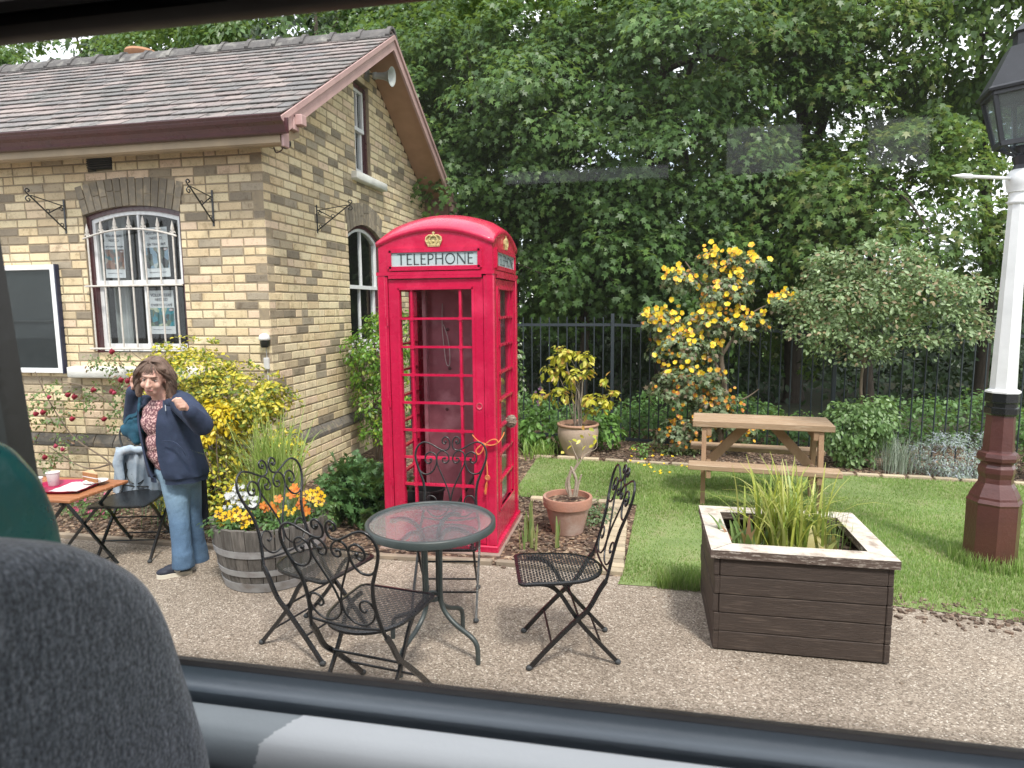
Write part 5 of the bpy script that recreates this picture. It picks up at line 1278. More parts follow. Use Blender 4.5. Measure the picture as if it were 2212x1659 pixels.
# lower skirts of foliage hanging over the fence
tree('maple_tree', 'low overhanging maple boughs just behind the railings beside the telephone box', (-1.0, 11.0), (-.8, 11.0, 2.9), (2.2, 1.3, 1.4), 26, 28, 'maple', .105, MAPLE, group=GT, trunk_r=.08)
tree('maple_tree', 'low spreading maple with sparse boughs behind the grey-green rose tree', (3.6, 11.2), (3.4, 11.0, 3.2), (2.2, 1.3, 1.4), 26, 28, 'maple', .105, MAPLE2, group=GT, trunk_r=.08)
tree('tall_tree', 'pale olive-green tree rising behind the station roof', (-7.2, 15.0), (-7.4, 14.5, 7.0), (4.8, 2.8, 3.3), 105, 30, 'oval', .13, MAPLE_L, group=None, srad=.34)
tree('tall_tree', 'pale green tree farthest left above the station roof', (-15.0, 16.0), (-14.0, 15.5, 7.0), (5.0, 2.8, 3.6), 90, 30, 'oval', .15, MAPLE_L, group=None, srad=.36)
tree('tall_tree', 'light green tree between the gable peak and the maples', (-4.3, 13.2), (-4.2, 13.2, 6.1), (1.9, 2.0, 2.6), 34, 28, 'oval', .12, MAPLE_L, srad=.3)
tree('ash_tree', 'airy light green tree at the right with sky showing through, behind the lamp post', (5.6, 12.2), (5.2, 12.2, 6.5), (2.3, 1.8, 2.5), 92, 30, 'oval', .12, ASHM, srad=.34, lo=.2, trunk_r=.09, limbs=12)
tree('ash_tree', 'small light green tree low at the right edge behind the lamp post', (6.6, 11.4), (6.1, 11.4, 3.0), (1.9, 1.5, 1.05), 22, 28, 'oval', .10, ASHM, srad=.3, lo=.3, trunk_r=.07, limbs=10)
def far_wood():
    C = []; O = []
    for k in range(620):
        x = NR.uniform(-16, 4.6); C.append((x, NR.uniform(16.5, 19), NR.uniform(.2, 10.5))); O.append((0, -1, .2))
    for k in range(150): x = NR.uniform(3.5, 14); C.append((x, NR.uniform(17, 19), NR.uniform(.2, 3.1 + .4*math.sin(x*2)))); O.append((0, -1, .2))
    V, F = sprays(np.array(C), np.array(O, float), 1.0, 85, 'oval', .32, droop=.4)
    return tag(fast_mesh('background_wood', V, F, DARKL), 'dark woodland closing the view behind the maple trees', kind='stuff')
far_wood()
def undergrowth():
    P = []; n = 900
    C = np.stack([NR.uniform(-6.0, 6.5, n), NR.uniform(8.75, 10.4, n), np.zeros(n)], 1); C[:, 1] -= .085 * (C[:, 0] + 2)*.6
    C[:, 2] = NR.uniform(.02, .46, n) * (1 + .5*np.sin(C[:, 0]*1.9)) ; O = np.tile([0, -.4, 1.], (n, 1))
    V, F = sprays(C, O, .16, 20, 'oval', .075, droop=.3)
    tag(fast_mesh('undergrowth', V, F, leafmat('nettle', [(.085,.18,.05), (.11,.22,.065), (.065,.14,.04), (.14,.26,.09)], .5, .3)), 'leafy green weeds growing along the far side of the railings', kind='stuff')
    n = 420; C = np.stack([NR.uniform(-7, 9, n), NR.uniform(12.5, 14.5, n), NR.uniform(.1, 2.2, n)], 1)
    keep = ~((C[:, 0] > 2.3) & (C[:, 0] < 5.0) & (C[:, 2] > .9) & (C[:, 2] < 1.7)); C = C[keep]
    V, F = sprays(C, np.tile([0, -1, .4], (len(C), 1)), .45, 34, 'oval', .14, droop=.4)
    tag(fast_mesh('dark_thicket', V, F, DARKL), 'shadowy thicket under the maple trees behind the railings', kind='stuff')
undergrowth()

# ------------------------------------------------------------ garden shrubs
def shrub(name, label, base, masses, n_per, kind, size, mt, srad=.12, stems=6, stem_r=.008, group=None, cat='shrub', ymax=.6, lo=.45, droop=.35, up=.7, jit=.45, stem_mat=None, per=22, hang=-.5):
    """masses: list of (centre, radii, n sprays)"""
    t = thing(name, label, cat, base, 0, group); B = np.array(base); parts = []; allC = []
    for c, rad, n in masses:
        C, O = shell_points(n, c, rad, lo, NR, ymax); parts.append(sprays(C, O, srad, per, kind, size, droop=droop, up=up, jit=jit, hang=hang)); allC.append(C)
    V, F = join(parts); fast_mesh('foliage', V - B, F, mt, t)
    AC = np.concatenate(allC); b = MB(); r_ = random.Random(len(label))
    for k in range(stems):
        e = Vector(AC[r_.randrange(len(AC))]) - Vector(base); s_ = Vector((r_.uniform(-.05, .05), r_.uniform(-.04, .04), 0))
        m_ = s_.lerp(e, .5) + Vector((r_.uniform(-.06, .06), r_.uniform(-.05, .05), .15 * e.length)); pp = catmull([s_, m_, e], 5)
        b.tube(pp, [stem_r * (1 - .7 * i / (len(pp)-1)) for i in range(len(pp))], 6)
    b.build('stems', stem_mat or STEM, t, smooth=True)
    return t, AC
def flower_mesh(name, pts, size, mt, parent, base, facing=(0, -1, .5), spread=.6, kind='petal'):
    n = len(pts); P = np.array(pts, float) - np.array(base)
    N = norm(np.array(facing) + NR.normal(size=(n, 3)) * spread); V, F = place(kind, P, N, NR.normal(size=(n, 3)), size * NR.uniform(.75, 1.2, n))
    return fast_mesh(name, V, F, mt, parent)

# yellow and green variegated spindle bush at the wall corner
EU = leafmat('spindle_leaf', [(.60,.52,.05), (.66,.58,.07), (.34,.38,.05), (.18,.26,.04), (.70,.63,.12), (.56,.50,.05), (.11,.18,.035)], .4, .25, (.8, .8, .1))
shrub('variegated_bush', 'large yellow and green variegated bush against the corner of the brick wall', (-3.65, 5.0, 0),
      [((-3.95, 5.02, 1.12), (.44, .34, .40), 190), ((-3.45, 4.98, 1.02), (.50, .32, .30), 170), ((-3.80, 4.88, .62), (.48, .34, .42), 170), ((-3.62, 4.80, .25), (.45, .30, .24), 110), ((-3.02, 4.95, .66), (.20, .16, .12), 26), ((-3.1, 4.95, 1.05), (.20, .18, .14), 26)],
      26, 'oval', .042, EU, srad=.085, stems=16, ymax=.7, hang=.5, droop=.15)
shrub('variegated_bush', 'brighter golden yellow sprig standing out in front of the variegated bush', (-3.42, 4.72, 0), [((-3.42, 4.74, .93), (.17, .12, .13), 30), ((-3.58, 4.72, .78), (.1, .1, .08), 12)], 24, 'oval', .045,
      leafmat('golden_leaf', [(.78,.62,.03), (.82,.68,.06), (.72,.56,.03)], .4, .3, (.9, .7, .1)), srad=.07, stems=5)
# climbing rose on the front wall
cr_base = (-5.05, 5.35, 0); rc = []
for (u, v) in ((80, 850), (120, 840), (165, 850), (200, 845), (250, 850), (65, 900), (110, 905), (145, 945), (235, 790), (255, 775), (240, 905), (100, 990), (140, 985), (185, 870), (60, 940), (270, 830), (215, 775), (135, 880), (90, 870), (300, 900), (260, 870)):
    rc.append(tuple(at(u, v, y=5.33)))
t, AC = shrub('climbing_rose', 'straggling climbing rose with dark red blooms below the front window', cr_base, [((c[0], c[1], c[2]), (.15, .07, .10), 8) for c in rc], 10, 'oval', .036,
      leafmat('rose_leaf', [(.12,.20,.07), (.16,.25,.09), (.09,.15,.05), (.2,.28,.12), (.22,.12,.08)], .4, .3), srad=.07, stems=0, per=8)
b = MB()
for path in (((-4.95, 5.36, 0), (-4.75, 5.34, .35), (-4.55, 5.33, .75), (-4.50, 5.35, 1.15), (-4.8, 5.35, 1.42)), ((-4.95, 5.36, 0), (-5.1, 5.34, .3), (-5.5, 5.34, .55), (-5.75, 5.34, .9), (-5.9, 5.35, 1.2)),
             ((-4.95, 5.36, 0), (-4.8, 5.33, .4), (-4.95, 5.33, .8), (-5.3, 5.34, 1.05), (-5.6, 5.34, 1.1)), ((-4.8, 5.34, .3), (-4.45, 5.33, .6), (-4.30, 5.33, 1.0), (-4.35, 5.34, 1.3)), ((-5.1, 5.34, .3), (-5.4, 5.33, .25), (-5.8, 5.33, .45))):
    pp = catmull([Vector(p) - Vector(cr_base) for p in path], 6); b.tube(pp, [.010 * (1 - .6*i/(len(pp)-1)) for i in range(len(pp))], 6)
b.build('canes', STEM, t, smooth=True)
def bloom(pts, mt, size, label, cat, parent):
    for p in pts:
        b = MB(); P = Vector(p) - parent.location
        for k in range(9):
            a = k*2.4; r_ = size*(.12 + .05*k); tilt_ = .25 + .1*k
            b.ell(P + Vector((math.cos(a)*r_*.5, -.3*size + .03*k*size, math.sin(a)*r_*.5)), (size*.28, size*.16, size*.28), M=Matrix.Rotation(a, 3, 'Y') @ Matrix.Rotation(tilt_, 3, 'X'), n=8, m=6)
        b.build('bloom', mt, parent, smooth=True)
RR = mat('rose_red', (.30, .008, .03), (.18, .004, .018), .6, 40, c3=(.42, .02, .05)); RP = mat('rose_pink', (.45, .06, .12), (.35, .03, .07), .6, 40)
bloom([at(u, v, y=5.26) for u, v in ((243, 759), (262, 820), (277, 822), (283, 836), (243, 845), (203, 842), (148, 852), (162, 856), (79, 893), (94, 890), (157, 904), (226, 904), (62, 925), (98, 987), (286, 815), (60, 940))], RR, .062, '', '', t)
bloom([at(u, v, y=5.26) for u, v in ((107, 857), (121, 963), (136, 970), (247, 848))], RP, .05, '', '', t)

# bushy green climber on the gable wall, seen past and through the telephone box
shrub('wall_shrub', 'bright green bushy shrub trained on the gable wall left of the telephone box', (-3.05, 7.15, 0),
      [((-3.0, 7.15, 1.25), (.38, .42, .42), 110), ((-3.0, 7.1, .75), (.34, .4, .3), 60), ((-2.95, 7.4, 1.6), (.3, .35, .25), 40), ((-3.0, 7.0, .42), (.22, .22, .14), 20)],
      20, 'oval', .05, leafmat('shrub_leaf', [(.12,.26,.03), (.17,.34,.045), (.09,.20,.03), (.28,.38,.05), (.14,.30,.04)], .38, .3), srad=.11, stems=9, stem_r=.016, ymax=.9)
# dark jagged-leaved plant beside the telephone box
def fern_clump(name, label, base, n, H, W, mt, lean=(.4, 1.2), cat='plant', group=None, rngs=.09, nseg=6, leaflets=True):
    t = thing(name, label, cat, base, 0, group); az = NR.uniform(0, 2*PI, n); h = NR.uniform(*H, n); ln = NR.uniform(*lean, n); P = np.stack([NR.normal(0, rngs, n), NR.normal(0, rngs, n), np.zeros(n)], 1)
    V, F = blades(P, h, np.full(n, W*.25), ln, az, nseg); parts = []
    if leaflets:
        m = nseg + 1; ctr = V.reshape(n, m, 2, 3).mean(2)
        Pq, Nq, Dq, Sq = [], [], [], []
        for j in range(1, m):
            tdir = norm(ctr[:, j] - ctr[:, j-1]); side = np.stack([-np.sin(az), np.cos(az), np.zeros(n)], 1)
            for q in (.0, .5):
                p_ = ctr[:, j] - (ctr[:, j] - ctr[:, j-1]) * q
                for s_ in (-1, 1): Pq.append(p_); Dq.append(side*s_ + tdir*.6); Nq.append(np.cross(side, tdir) * 1.0 + NR.normal(size=(n, 3))*.35); Sq.append(np.full(n, W*1.5) * (1.15 - .75*abs(j/m - .45)) * NR.uniform(.7, 1.2, n))
        Pq, Nq, Dq, Sq = map(np.concatenate, (Pq, Nq, Dq, Sq)); Nq = np.where(Nq[:, 2:3] < 0, -Nq, Nq)
        VV, FF = place('maple', Pq, Nq, Dq, Sq); fast_mesh('leaves', VV, FF, mt, t); fast_mesh('midribs', V, F, mt, t)
    else: fast_mesh('leaves', V, F, mt, t)
    return t
AC_ = leafmat('artichoke_leaf', [(.06,.14,.05), (.085,.19,.065), (.05,.11,.04), (.13,.25,.10)], .4, .2)
fern_clump('jagged_leaf_plant', 'dark green jagged-leaved plant left of the telephone box', (-2.22, 5.02, 0), 64, (.26, .50), .048, AC_, (.3, 1.1), rngs=.12, nseg=8)
fern_clump('jagged_leaf_plant', 'smaller jagged-leaved plant nearer the gable wall, behind the larger one', (-2.62, 5.55, 0), 40, (.25, .45), .045, AC_, (.2, .9), rngs=.12)
def grass_clump(name, label, base, n, H, W, cols, lean=(.1, .9), r_=.06, curl=1.1, cat='grass plant', group=None, nseg=6, az=None, trans=.35):
    t = thing(name, label, cat, base, 0, group)
    P = np.stack([NR.normal(0, r_, n), NR.normal(0, r_, n), np.zeros(n)], 1); a = NR.uniform(0, 2*PI, n) if az is None else NR.normal(az[0], az[1], n)
    V, F = blades(P, NR.uniform(*H, n), NR.uniform(W*.6, W*1.2, n), NR.uniform(*lean, n), a, nseg, curl); fast_mesh('blades', V, F, leafmat(name + '_blade', cols, .4, trans, (.7, .8, .2)), t)
    return t
# plants in the half barrel
BZ = .385
grass_clump('ornamental_grass', 'tall pale green grass fountaining from the back of the half barrel', (-2.50, 3.98, BZ), 300, (.42, .78), .012, [(.30,.42,.10), (.36,.48,.14), (.24,.36,.08), (.44,.52,.20)], (.05, .95), .07, 1.4)
grass_clump('blue_grass', 'small blue-green grassy tuft in the front of the half barrel', (-2.24, 3.76, BZ), 150, (.12, .26), .004, [(.16,.24,.16), (.2,.3,.2), (.12,.2,.12)], (.1, .9), .05)
PANS = leafmat('pansy_petal', [(.85,.55,.01), (.88,.62,.02), (.82,.48,.01)], .5, .3, (.9, .6, .1)); ORG = leafmat('poppy_petal', [(.80,.24,.02), (.85,.32,.04), (.78,.20,.03)], .5, .35, (.9, .4, .1)); WHT = leafmat('white_petal', [(.82,.83,.84), (.75,.77,.80)], .6, .3, (.9, .9, .9))
DRK = mat('pansy_face', (.05, .008, .02), None, .7, 9); FOL = leafmat('bedding_leaf', [(.07,.15,.04), (.10,.20,.055), (.05,.11,.03)], .45, .3)
def petal5(b, c, n_, s_, rot=0, k5=5, width=.9):
    Z_ = Vector(n_).normalized(); X_ = Z_.orthogonal().normalized(); X_.rotate(Matrix.Rotation(rot, 3, Z_)); Y_ = Z_.cross(X_); c = Vector(c)
    for k in range(k5):
        a = 2*PI*k/k5; D = X_*math.cos(a) + Y_*math.sin(a); S_ = Z_.cross(D); l = s_*(1.0 if k else 1.15)
        pts = [c, c + D*l*.35 + S_*l*.32*width + Z_*l*.03*k, c + D*l*.8 + S_*l*.40*width + Z_*l*.10, c + D*l*1.05 + Z_*l*.12, c + D*l*.8 - S_*l*.40*width + Z_*l*.10, c + D*l*.35 - S_*l*.32*width + Z_*l*.03*k]
        b.add(pts, [(0,1,2,3), (0,3,4,5)])
def bedding(name, label, cat, base, flowers, size, pm, leafn, spread, face_dark=False, group=None, k5=5, leafsize=.035, hgt=.08):
    t = thing(name, label, cat, base, 0, group); C = np.stack([NR.uniform(-spread, spread, leafn), NR.uniform(-spread*.7, spread*.7, leafn), NR.uniform(0, hgt, leafn)], 1)
    V, F = sprays(C, np.tile([0, -.2, 1.], (leafn, 1)), .04, 9, 'oval', leafsize, droop=.3); fast_mesh('foliage', V, F, FOL, t)
    for (dx, dy, dz) in flowers:
        b = MB(); n_ = Vector((rnd.uniform(-.35, .35) + .2, -1, rnd.uniform(.3, .9))); petal5(b, (dx, dy, dz), n_, size*rnd.uniform(.85, 1.1), rnd.uniform(0, 6), k5)
        fl = b.build('flower', pm, t)
        if face_dark: b = MB(); nn = n_.normalized(); petal5(b, Vector((dx, dy, dz)) + nn*.004, n_, size*.42, rnd.uniform(0, 6), 4, .7); b.build('face', DRK, fl)
    return t
def locs(pix, y, base): return [tuple(at(u, v, y=y + rnd.uniform(-.02, .02)) - Vector(base)) for u, v in pix]
pb1 = (-2.60, 3.62, BZ)
bedding('pansy_plant', 'yellow pansies with dark faces at the left rim of the half barrel', 'flowers', pb1, locs([(474, 1110), (488, 1116), (503, 1122), (500, 1110), (519, 1115), (535, 1112), (541, 1123), (527, 1132), (480, 1126), (512, 1104)], 3.60, pb1), .036, PANS, 40, .14, True)
pb2 = (-2.16, 3.90, BZ)
bedding('pansy_plant', 'yellow pansies with dark faces at the right rim of the half barrel', 'flowers', pb2, locs([(648, 1066), (660, 1070), (672, 1066), (685, 1064), (694, 1072), (690, 1084), (676, 1076)], 3.93, pb2), .036, PANS, 46, .13, True, hgt=.13)
pb3 = (-2.57, 3.78, BZ)
bedding('white_bedding', 'cluster of small white flowers at the left of the half barrel', 'flowers', pb3, locs([(482 + rnd.uniform(0, 72), 1066 + rnd.uniform(0, 38)) for _ in range(34)] + [(505 + rnd.uniform(0, 40), 1048 + rnd.uniform(0, 20)) for _ in range(10)], 3.74, pb3), .017, WHT, 40, .12, False, hgt=.12)
pb4 = (-2.33, 3.74, BZ)
bedding('orange_poppies', 'orange poppies in the middle and right of the half barrel', 'flowers', pb4, locs([(574, 1098), (586, 1094), (568, 1092), (596, 1100), (648, 1090), (656, 1098), (663, 1104), (640, 1060), (652, 1084), (602, 1078), (636, 1052), (630, 1068)], 3.76, pb4), .03, ORG, 44, .15, False, hgt=.10)
pb5 = (-2.28, 3.68, BZ)
bedding('yellow_daisies', 'tiny yellow flowers at the front of the half barrel', 'flowers', pb5, locs([(617, 1100), (624, 1104), (632, 1108), (610, 1104), (622, 1112), (636, 1100), (603, 1108), (600, 1116), (618, 1094)], 3.66, pb5), .013, PANS, 12, .08, False)
# under the wooden table: low dark plant and pink flowers
fern_clump('low_shrub', 'low dark green needle-leaved plant behind the wooden table chair', (-3.92, 4.95, 0), 260, (.22, .45), .02, leafmat('needle_leaf', [(.10,.17,.09), (.13,.21,.11), (.08,.13,.07)], .5, .2), (.2, 1.0), cat='shrub', rngs=.16, leaflets=False)
t, AC = shrub('pink_bedding', 'small pink flowers low in the bed under the wooden table', (-4.75, 4.75, 0), [((-4.75, 4.75, .08), (.3, .2, .10), 40)], 10, 'oval', .03, FOL, srad=.06, stems=4, cat='flowers', per=9)
flower_mesh('blossom', AC[:30] + np.array([0, -.03, .04]), .035, leafmat('pink_petal', [(.6,.06,.2), (.7,.12,.28)], .5, .3), t, (-4.75, 4.75, 0))

# yellow-flowering shrub against the railings
FY = 7.95
FLf = leafmat('lobed_leaf', [(.18,.25,.13), (.23,.30,.16), (.14,.20,.10), (.27,.34,.21), (.27,.21,.15)], .5, .25)
fc = [((1490, 820), (.42, .25, .30), 60), ((1480, 740), (.40, .22, .22), 36), ((1540, 890), (.34, .22, .26), 44), ((1560, 620), (.34, .2, .2), 34), ((1540, 690), (.38, .2, .16), 26), ((1430, 690), (.25, .15, .12), 20), ((1470, 600), (.16, .12, .10), 14), ((1600, 570), (.2, .15, .15), 18), ((1680, 650), (.13, .12, .08), 9), ((1620, 700), (.16, .12, .16), 12), ((1480, 930), (.3, .18, .2), 30), ((1600, 920), (.2, .15, .12), 14), ((1530, 560), (.12, .1, .1), 8)]
masses = []
for (u, v), rad, n in fc:
    c = at(u, v, y=FY); masses.append((tuple(c), rad, n))
t, AC = shrub('yellow_flowering_shrub', 'tall open shrub covered in cup-shaped yellow flowers behind the picnic table', (.95, FY+.05, 0), masses, 10, 'maple', .058, FLf, srad=.10, stems=0, per=25, ymax=.8, lo=.2)
b = MB(); bs = Vector((.95, FY+.05, 0))
def limb(pix, r0, r1):
    pp = catmull([at(u, v, y=FY + .05) - bs for u, v in pix], 6); b.tube(pp, [r0 + (r1-r0)*i/(len(pp)-1) for i in range(len(pp))], 8)
limb([(1560, 985), (1555, 920), (1565, 850), (1558, 770), (1560, 700), (1575, 640), (1590, 560)], .045, .01)
limb([(1558, 770), (1590, 720), (1620, 680), (1665, 655)], .022, .006); limb([(1560, 720), (1540, 650), (1505, 600), (1480, 565)], .022, .006)
limb([(1565, 830), (1530, 760), (1470, 715), (1410, 680)], .02, .005); limb([(1575, 870), (1610, 860), (1640, 840)], .015, .004); limb([(1560, 700), (1555, 620), (1530, 560)], .018, .005); limb([(1555, 900), (1500, 860), (1460, 800)], .018, .005)
b.build('branches', STEM, t, smooth=True)
YF5 = leafmat('golden_petal', [(.86,.62,.02), (.88,.68,.03), (.85,.56,.02), (.88,.72,.08), (.80,.40,.03)], .45, .3, (.9, .6, .1))
upper = [i for i in range(len(AC)) if AC[i][2] > .95]; lower = [i for i in range(len(AC)) if AC[i][2] <= .95]
pk = NR.choice(upper, min(len(upper), 240), replace=False); pts = np.concatenate([AC[pk] + NR.normal(0, .05, (len(pk), 3)) + [0, -.07, .05], AC[NR.choice(upper, 110)] + NR.normal(0, .045, (110, 3)) + [0, -.08, .03]])
def cups(name, pts, s_, mt, parent, base):
    b = MB()
    for p in pts: petal5(b, Vector(p) - Vector(base), (rnd.uniform(-.7, .7), -1, rnd.uniform(-.2, .9)), s_*rnd.uniform(.75, 1.15), rnd.uniform(0, 6), 5, 1.15)
    return b.build(name, mt, parent)
cups('blossom', pts, .031, YF5, t, bs)
OP = leafmat('faded_petal', [(.62,.24,.03), (.7,.36,.04), (.55,.18,.04), (.8,.5,.03)], .5, .3, (.9, .5, .1))
cups('faded_blossom', AC[NR.choice(lower, 180)] + NR.normal(0, .055, (180, 3)) + [0, -.08, .02], .024, OP, t, bs); cups('faded_blossom', AC[NR.choice(upper, 120)] + NR.normal(0, .05, (120, 3)) + [0, -.04, 0], .022, OP, t, bs)
b = MB()
for k in range(44):
    u, v = rnd.uniform(1340, 1580), 958 + 66*rnd.random()**1.5; c = at(u, v, z=.03); petal5(b, c, (rnd.uniform(-.5, .5), -.4, 1), .019*rnd.uniform(.6, 1.1), rnd.uniform(0, 6), 4, 1)
tag(b.build('fallen_petals', YF5, None), 'yellow petals fallen on the bed and lawn under the flowering shrub', kind='stuff')

# grey-green rose tree and its neighbours
GR = leafmat('grey_rose_leaf', [(.21,.30,.14), (.27,.37,.18), (.17,.25,.11), (.34,.44,.25), (.14,.21,.09), (.28,.21,.12)], .4, .3, (.6, .75, .3))
t, AC = shrub('rose_tree', 'grey-green round-headed rose tree left of the lamp post shaft', (2.42, 7.85, 0), [(tuple(at(u, v, y=7.8)), rad, n) for (u, v), rad, n in (((1830, 640), (.52, .4, .40), 80), ((1990, 640), (.42, .35, .30), 56), ((1755, 700), (.30, .25, .2), 30), ((1800, 575), (.30, .25, .16), 24), ((1950, 560), (.26, .2, .12), 18), ((1850, 745), (.42, .3, .14), 30), ((2060, 700), (.36, .25, .18), 30), ((2090, 620), (.2, .2, .14), 12), ((1720, 640), (.14, .12, .1), 7), ((1960, 730), (.34, .25, .12), 20), ((1880, 540), (.1, .1, .12), 6))],
      20, 'oval', .052, GR, srad=.15, stems=0, ymax=.7, per=30, jit=.7, droop=.12, up=1.2, lo=.5, hang=.15)
b = MB(); b.tube(catmull([(0, 0, 0), (.03, 0, .5), (.0, 0, .95), (.05, 0, 1.5)], 5), [.016]*16, 8)
for e_ in ((-.5, .0, 1.9), (.5, .05, 1.8), (.1, -.1, 2.2), (-.9, 0, 1.7)): b.tube(catmull([(.02, 0, 1.15), (e_[0]*.4, 0, 1.5), e_], 5), [.012 - .0009*i for i in range(11)], 6)
b.build('trunk', STEM, t, smooth=True)
shrub('rose_bush', 'low green rose bush at the foot of the rose tree', (2.25, 7.72, 0), [(tuple(at(u, v, y=7.7)), rad, n) for (u, v), rad, n in (((1840, 920), (.36, .3, .30), 80), ((1880, 890), (.3, .3, .2), 36), ((1840, 975), (.2, .2, .15), 16))], 20, 'oval', .055,
      leafmat('rose_bush_leaf', [(.14,.24,.09), (.19,.31,.12), (.10,.18,.06), (.25,.36,.17)], .42, .3), srad=.11, stems=9, stem_r=.009)
sv_ = leafmat('silver_leaf', [(.34,.40,.32), (.28,.34,.27), (.42,.47,.40), (.22,.30,.2)], .6, .2, (.6, .7, .5))
fern_clump('silver_shrub', 'wispy silver-green plant beside the low rose bush', (2.72, 7.50, 0), 260, (.22, .46), .02, sv_, (.15, 1.1), cat='shrub', rngs=.10, leaflets=False)
t, AC = shrub('catmint', 'hazy blue-grey mound of catmint left of the lamp post', (3.35, 7.50, 0), [((3.30, 7.5, .16), (.5, .28, .30), 260)], 24, 'lance', .042, leafmat('catmint_leaf', [(.30,.37,.33), (.36,.42,.40), (.22,.29,.24), (.38,.41,.50)], .6, .2), srad=.07, stems=6, stem_r=.004)
shrub('garden_plant', 'green leafy plant behind the lamp post at the right edge', (4.3, 7.4, 0), [((4.3, 7.4, .3), (.45, .3, .32), 70)], 20, 'oval', .06, leafmat('leafy', [(.12,.22,.06), (.16,.28,.08), (.2,.3,.1)], .45, .3), srad=.1, stems=5)
# potted yellow shrub in the rounded jar
JB = (-.735, 7.66, .37)
YL = leafmat('yellow_leaf', [(.55,.52,.05), (.62,.60,.09), (.45,.46,.05), (.36,.42,.06), (.68,.62,.14), (.5,.3,.08)], .38, .35, (.85, .85, .15))
jm = [((1215, 765), (.20, .15, .09), 16), ((1265, 770), (.10, .1, .07), 8), ((1195, 800), (.14, .12, .08), 10), ((1240, 810), (.16, .14, .1), 10), ((1270, 800), (.05, .05, .05), 3), ((1310, 820), (.06, .06, .05), 3), ((1165, 852), (.05, .05, .04), 4), ((1215, 845), (.12, .1, .08), 8), ((1290, 860), (.16, .1, .06), 9), ((1325, 850), (.06, .05, .04), 3), ((1270, 885), (.05, .05, .04), 3), ((1310, 868), (.08, .06, .04), 4)]
t, AC = shrub('potted_yellow_shrub', 'open yellow-leaved shrub growing in the rounded terracotta jar', JB, [(tuple(at(u, v, y=7.62)), r_, n) for (u, v), r_, n in jm], 10, 'oval', .085, YL, srad=.055, stems=15, stem_r=.006, per=7, lo=.1, ymax=1.1, stem_mat=mat('grey_stem', (.33, .28, .23), (.24, .2, .17), .85, 12))
# bare stump with a few yellow leaves in the straight pot
SB = Vector((-.565, 5.04, .25)); t = thing('potted_stump', 'gnarled bare stump with one thin shoot and a few yellow leaves', 'shrub', SB)
b = MB(); Q = lambda u, v: at(u, v, y=5.04) - SB
for pix, r0, r1 in (([(1232, 1072), (1228, 1040), (1234, 1015)], .016, .012), ([(1240, 1072), (1245, 1040), (1238, 1018), (1233, 1008)], .014, .010), ([(1245, 1072), (1250, 1045), (1256, 1025)], .010, .007), ([(1230, 1070), (1222, 1050), (1226, 1030)], .009, .006),
                    ([(1238, 1020), (1250, 1002), (1262, 985), (1275, 975)], .008, .004), ([(1240, 1012), (1248, 995), (1240, 975), (1232, 955)], .005, .0025), ([(1275, 975), (1268, 955), (1262, 935)], .003, .002), ([(1275, 975), (1288, 968), (1290, 950), (1286, 940)], .003, .002), ([(1262, 985), (1258, 965), (1250, 950)], .003, .002)):
    pp = catmull([Q(u, v) for u, v in pix], 4); b.tube(pp, [r0 + (r1-r0)*i/(len(pp)-1) for i in range(len(pp))], 7)
b.build('stems', mat('pale_bark', (.42, .35, .28), (.30, .25, .2), .85, 14, bmp=.6, bscale=60), t, smooth=True)
lp_ = np.array([tuple(Q(u, v)) for u, v in ((1230, 955), (1236, 948), (1262, 930), (1272, 925), (1282, 940), (1292, 942), (1262, 945), (1285, 960), (1276, 968), (1266, 962), (1254, 950), (1288, 948), (1212, 980), (1270, 935), (1236, 962))]); n = len(lp_)
V, F = place('oval', lp_, norm(np.array([0, -.5, 1.]) + NR.normal(size=(n, 3))*.5), NR.normal(size=(n, 3)) + [0, 0, -.3], np.full(n, .055)); fast_mesh('leaves', V, F, YL, t)
# irises by the pot
IRIS = [(.17,.28,.09), (.22,.34,.12), (.14,.23,.07), (.34,.38,.16)]
for bx_, n, H_, az_ in (((-.83, 4.78, 0), 11, (.20, .40), (2.2, 1.2)), ((-.76, 4.62, 0), 6, (.12, .24), (1.2, 1.5)), ((-.60, 4.66, 0), 6, (.12, .24), (.3, .8)), ((-.86, 4.60, 0), 5, (.10, .2), (3.0, 1.0))):
    grass_clump('iris_plant', {11: 'tallest clump of upright iris leaves left of the straight terracotta pot', 6: 'short fan of iris leaves in front of the straight terracotta pot', 5: 'smallest iris shoots nearest the telephone box'}[n] if n != 6 or bx_[0] < -.7 else 'short fan of iris leaves leaning right, in front of the terracotta pot', bx_, n, H_, .024, IRIS, (.05, .45), .02, .6, 'iris', 'iris clumps in the corner bed', 5, az_)
# plants in the raised planter
PZ = .44
grass_clump('striped_grass', 'big arching yellow-green striped grass in the middle of the raised planter', (.80, 3.74, PZ), 230, (.28, .54), .014, [(.42,.46,.08), (.50,.52,.14), (.32,.40,.07), (.58,.58,.22), (.24,.34,.07)], (.15, 1.15), .085, 1.75)
grass_clump('thin_grass', 'thin upright reedy stems at the right of the raised planter', (.98, 3.70, PZ), 46, (.25, .46), .005, [(.16,.24,.09), (.22,.3,.12)], (.1, .8), .05, .4, az=(0, 1.2))
grass_clump('broad_leaf_plant', 'broad tulip-like leaves at the left of the raised planter', (.56, 3.66, PZ-.01), 20, (.14, .27), .045, [(.18,.30,.10), (.24,.36,.13), (.15,.25,.09), (.42,.22,.16)], (.15, 1.0), .06, 1.0, 'plant')
grass_clump('broad_leaf_plant', 'limp yellowing leaves at the right of the raised planter', (.96, 3.58, PZ-.01), 14, (.12, .22), .038, [(.55,.48,.20), (.50,.36,.16), (.35,.38,.14)], (.6, 1.4), .06, 1.3, 'plant')
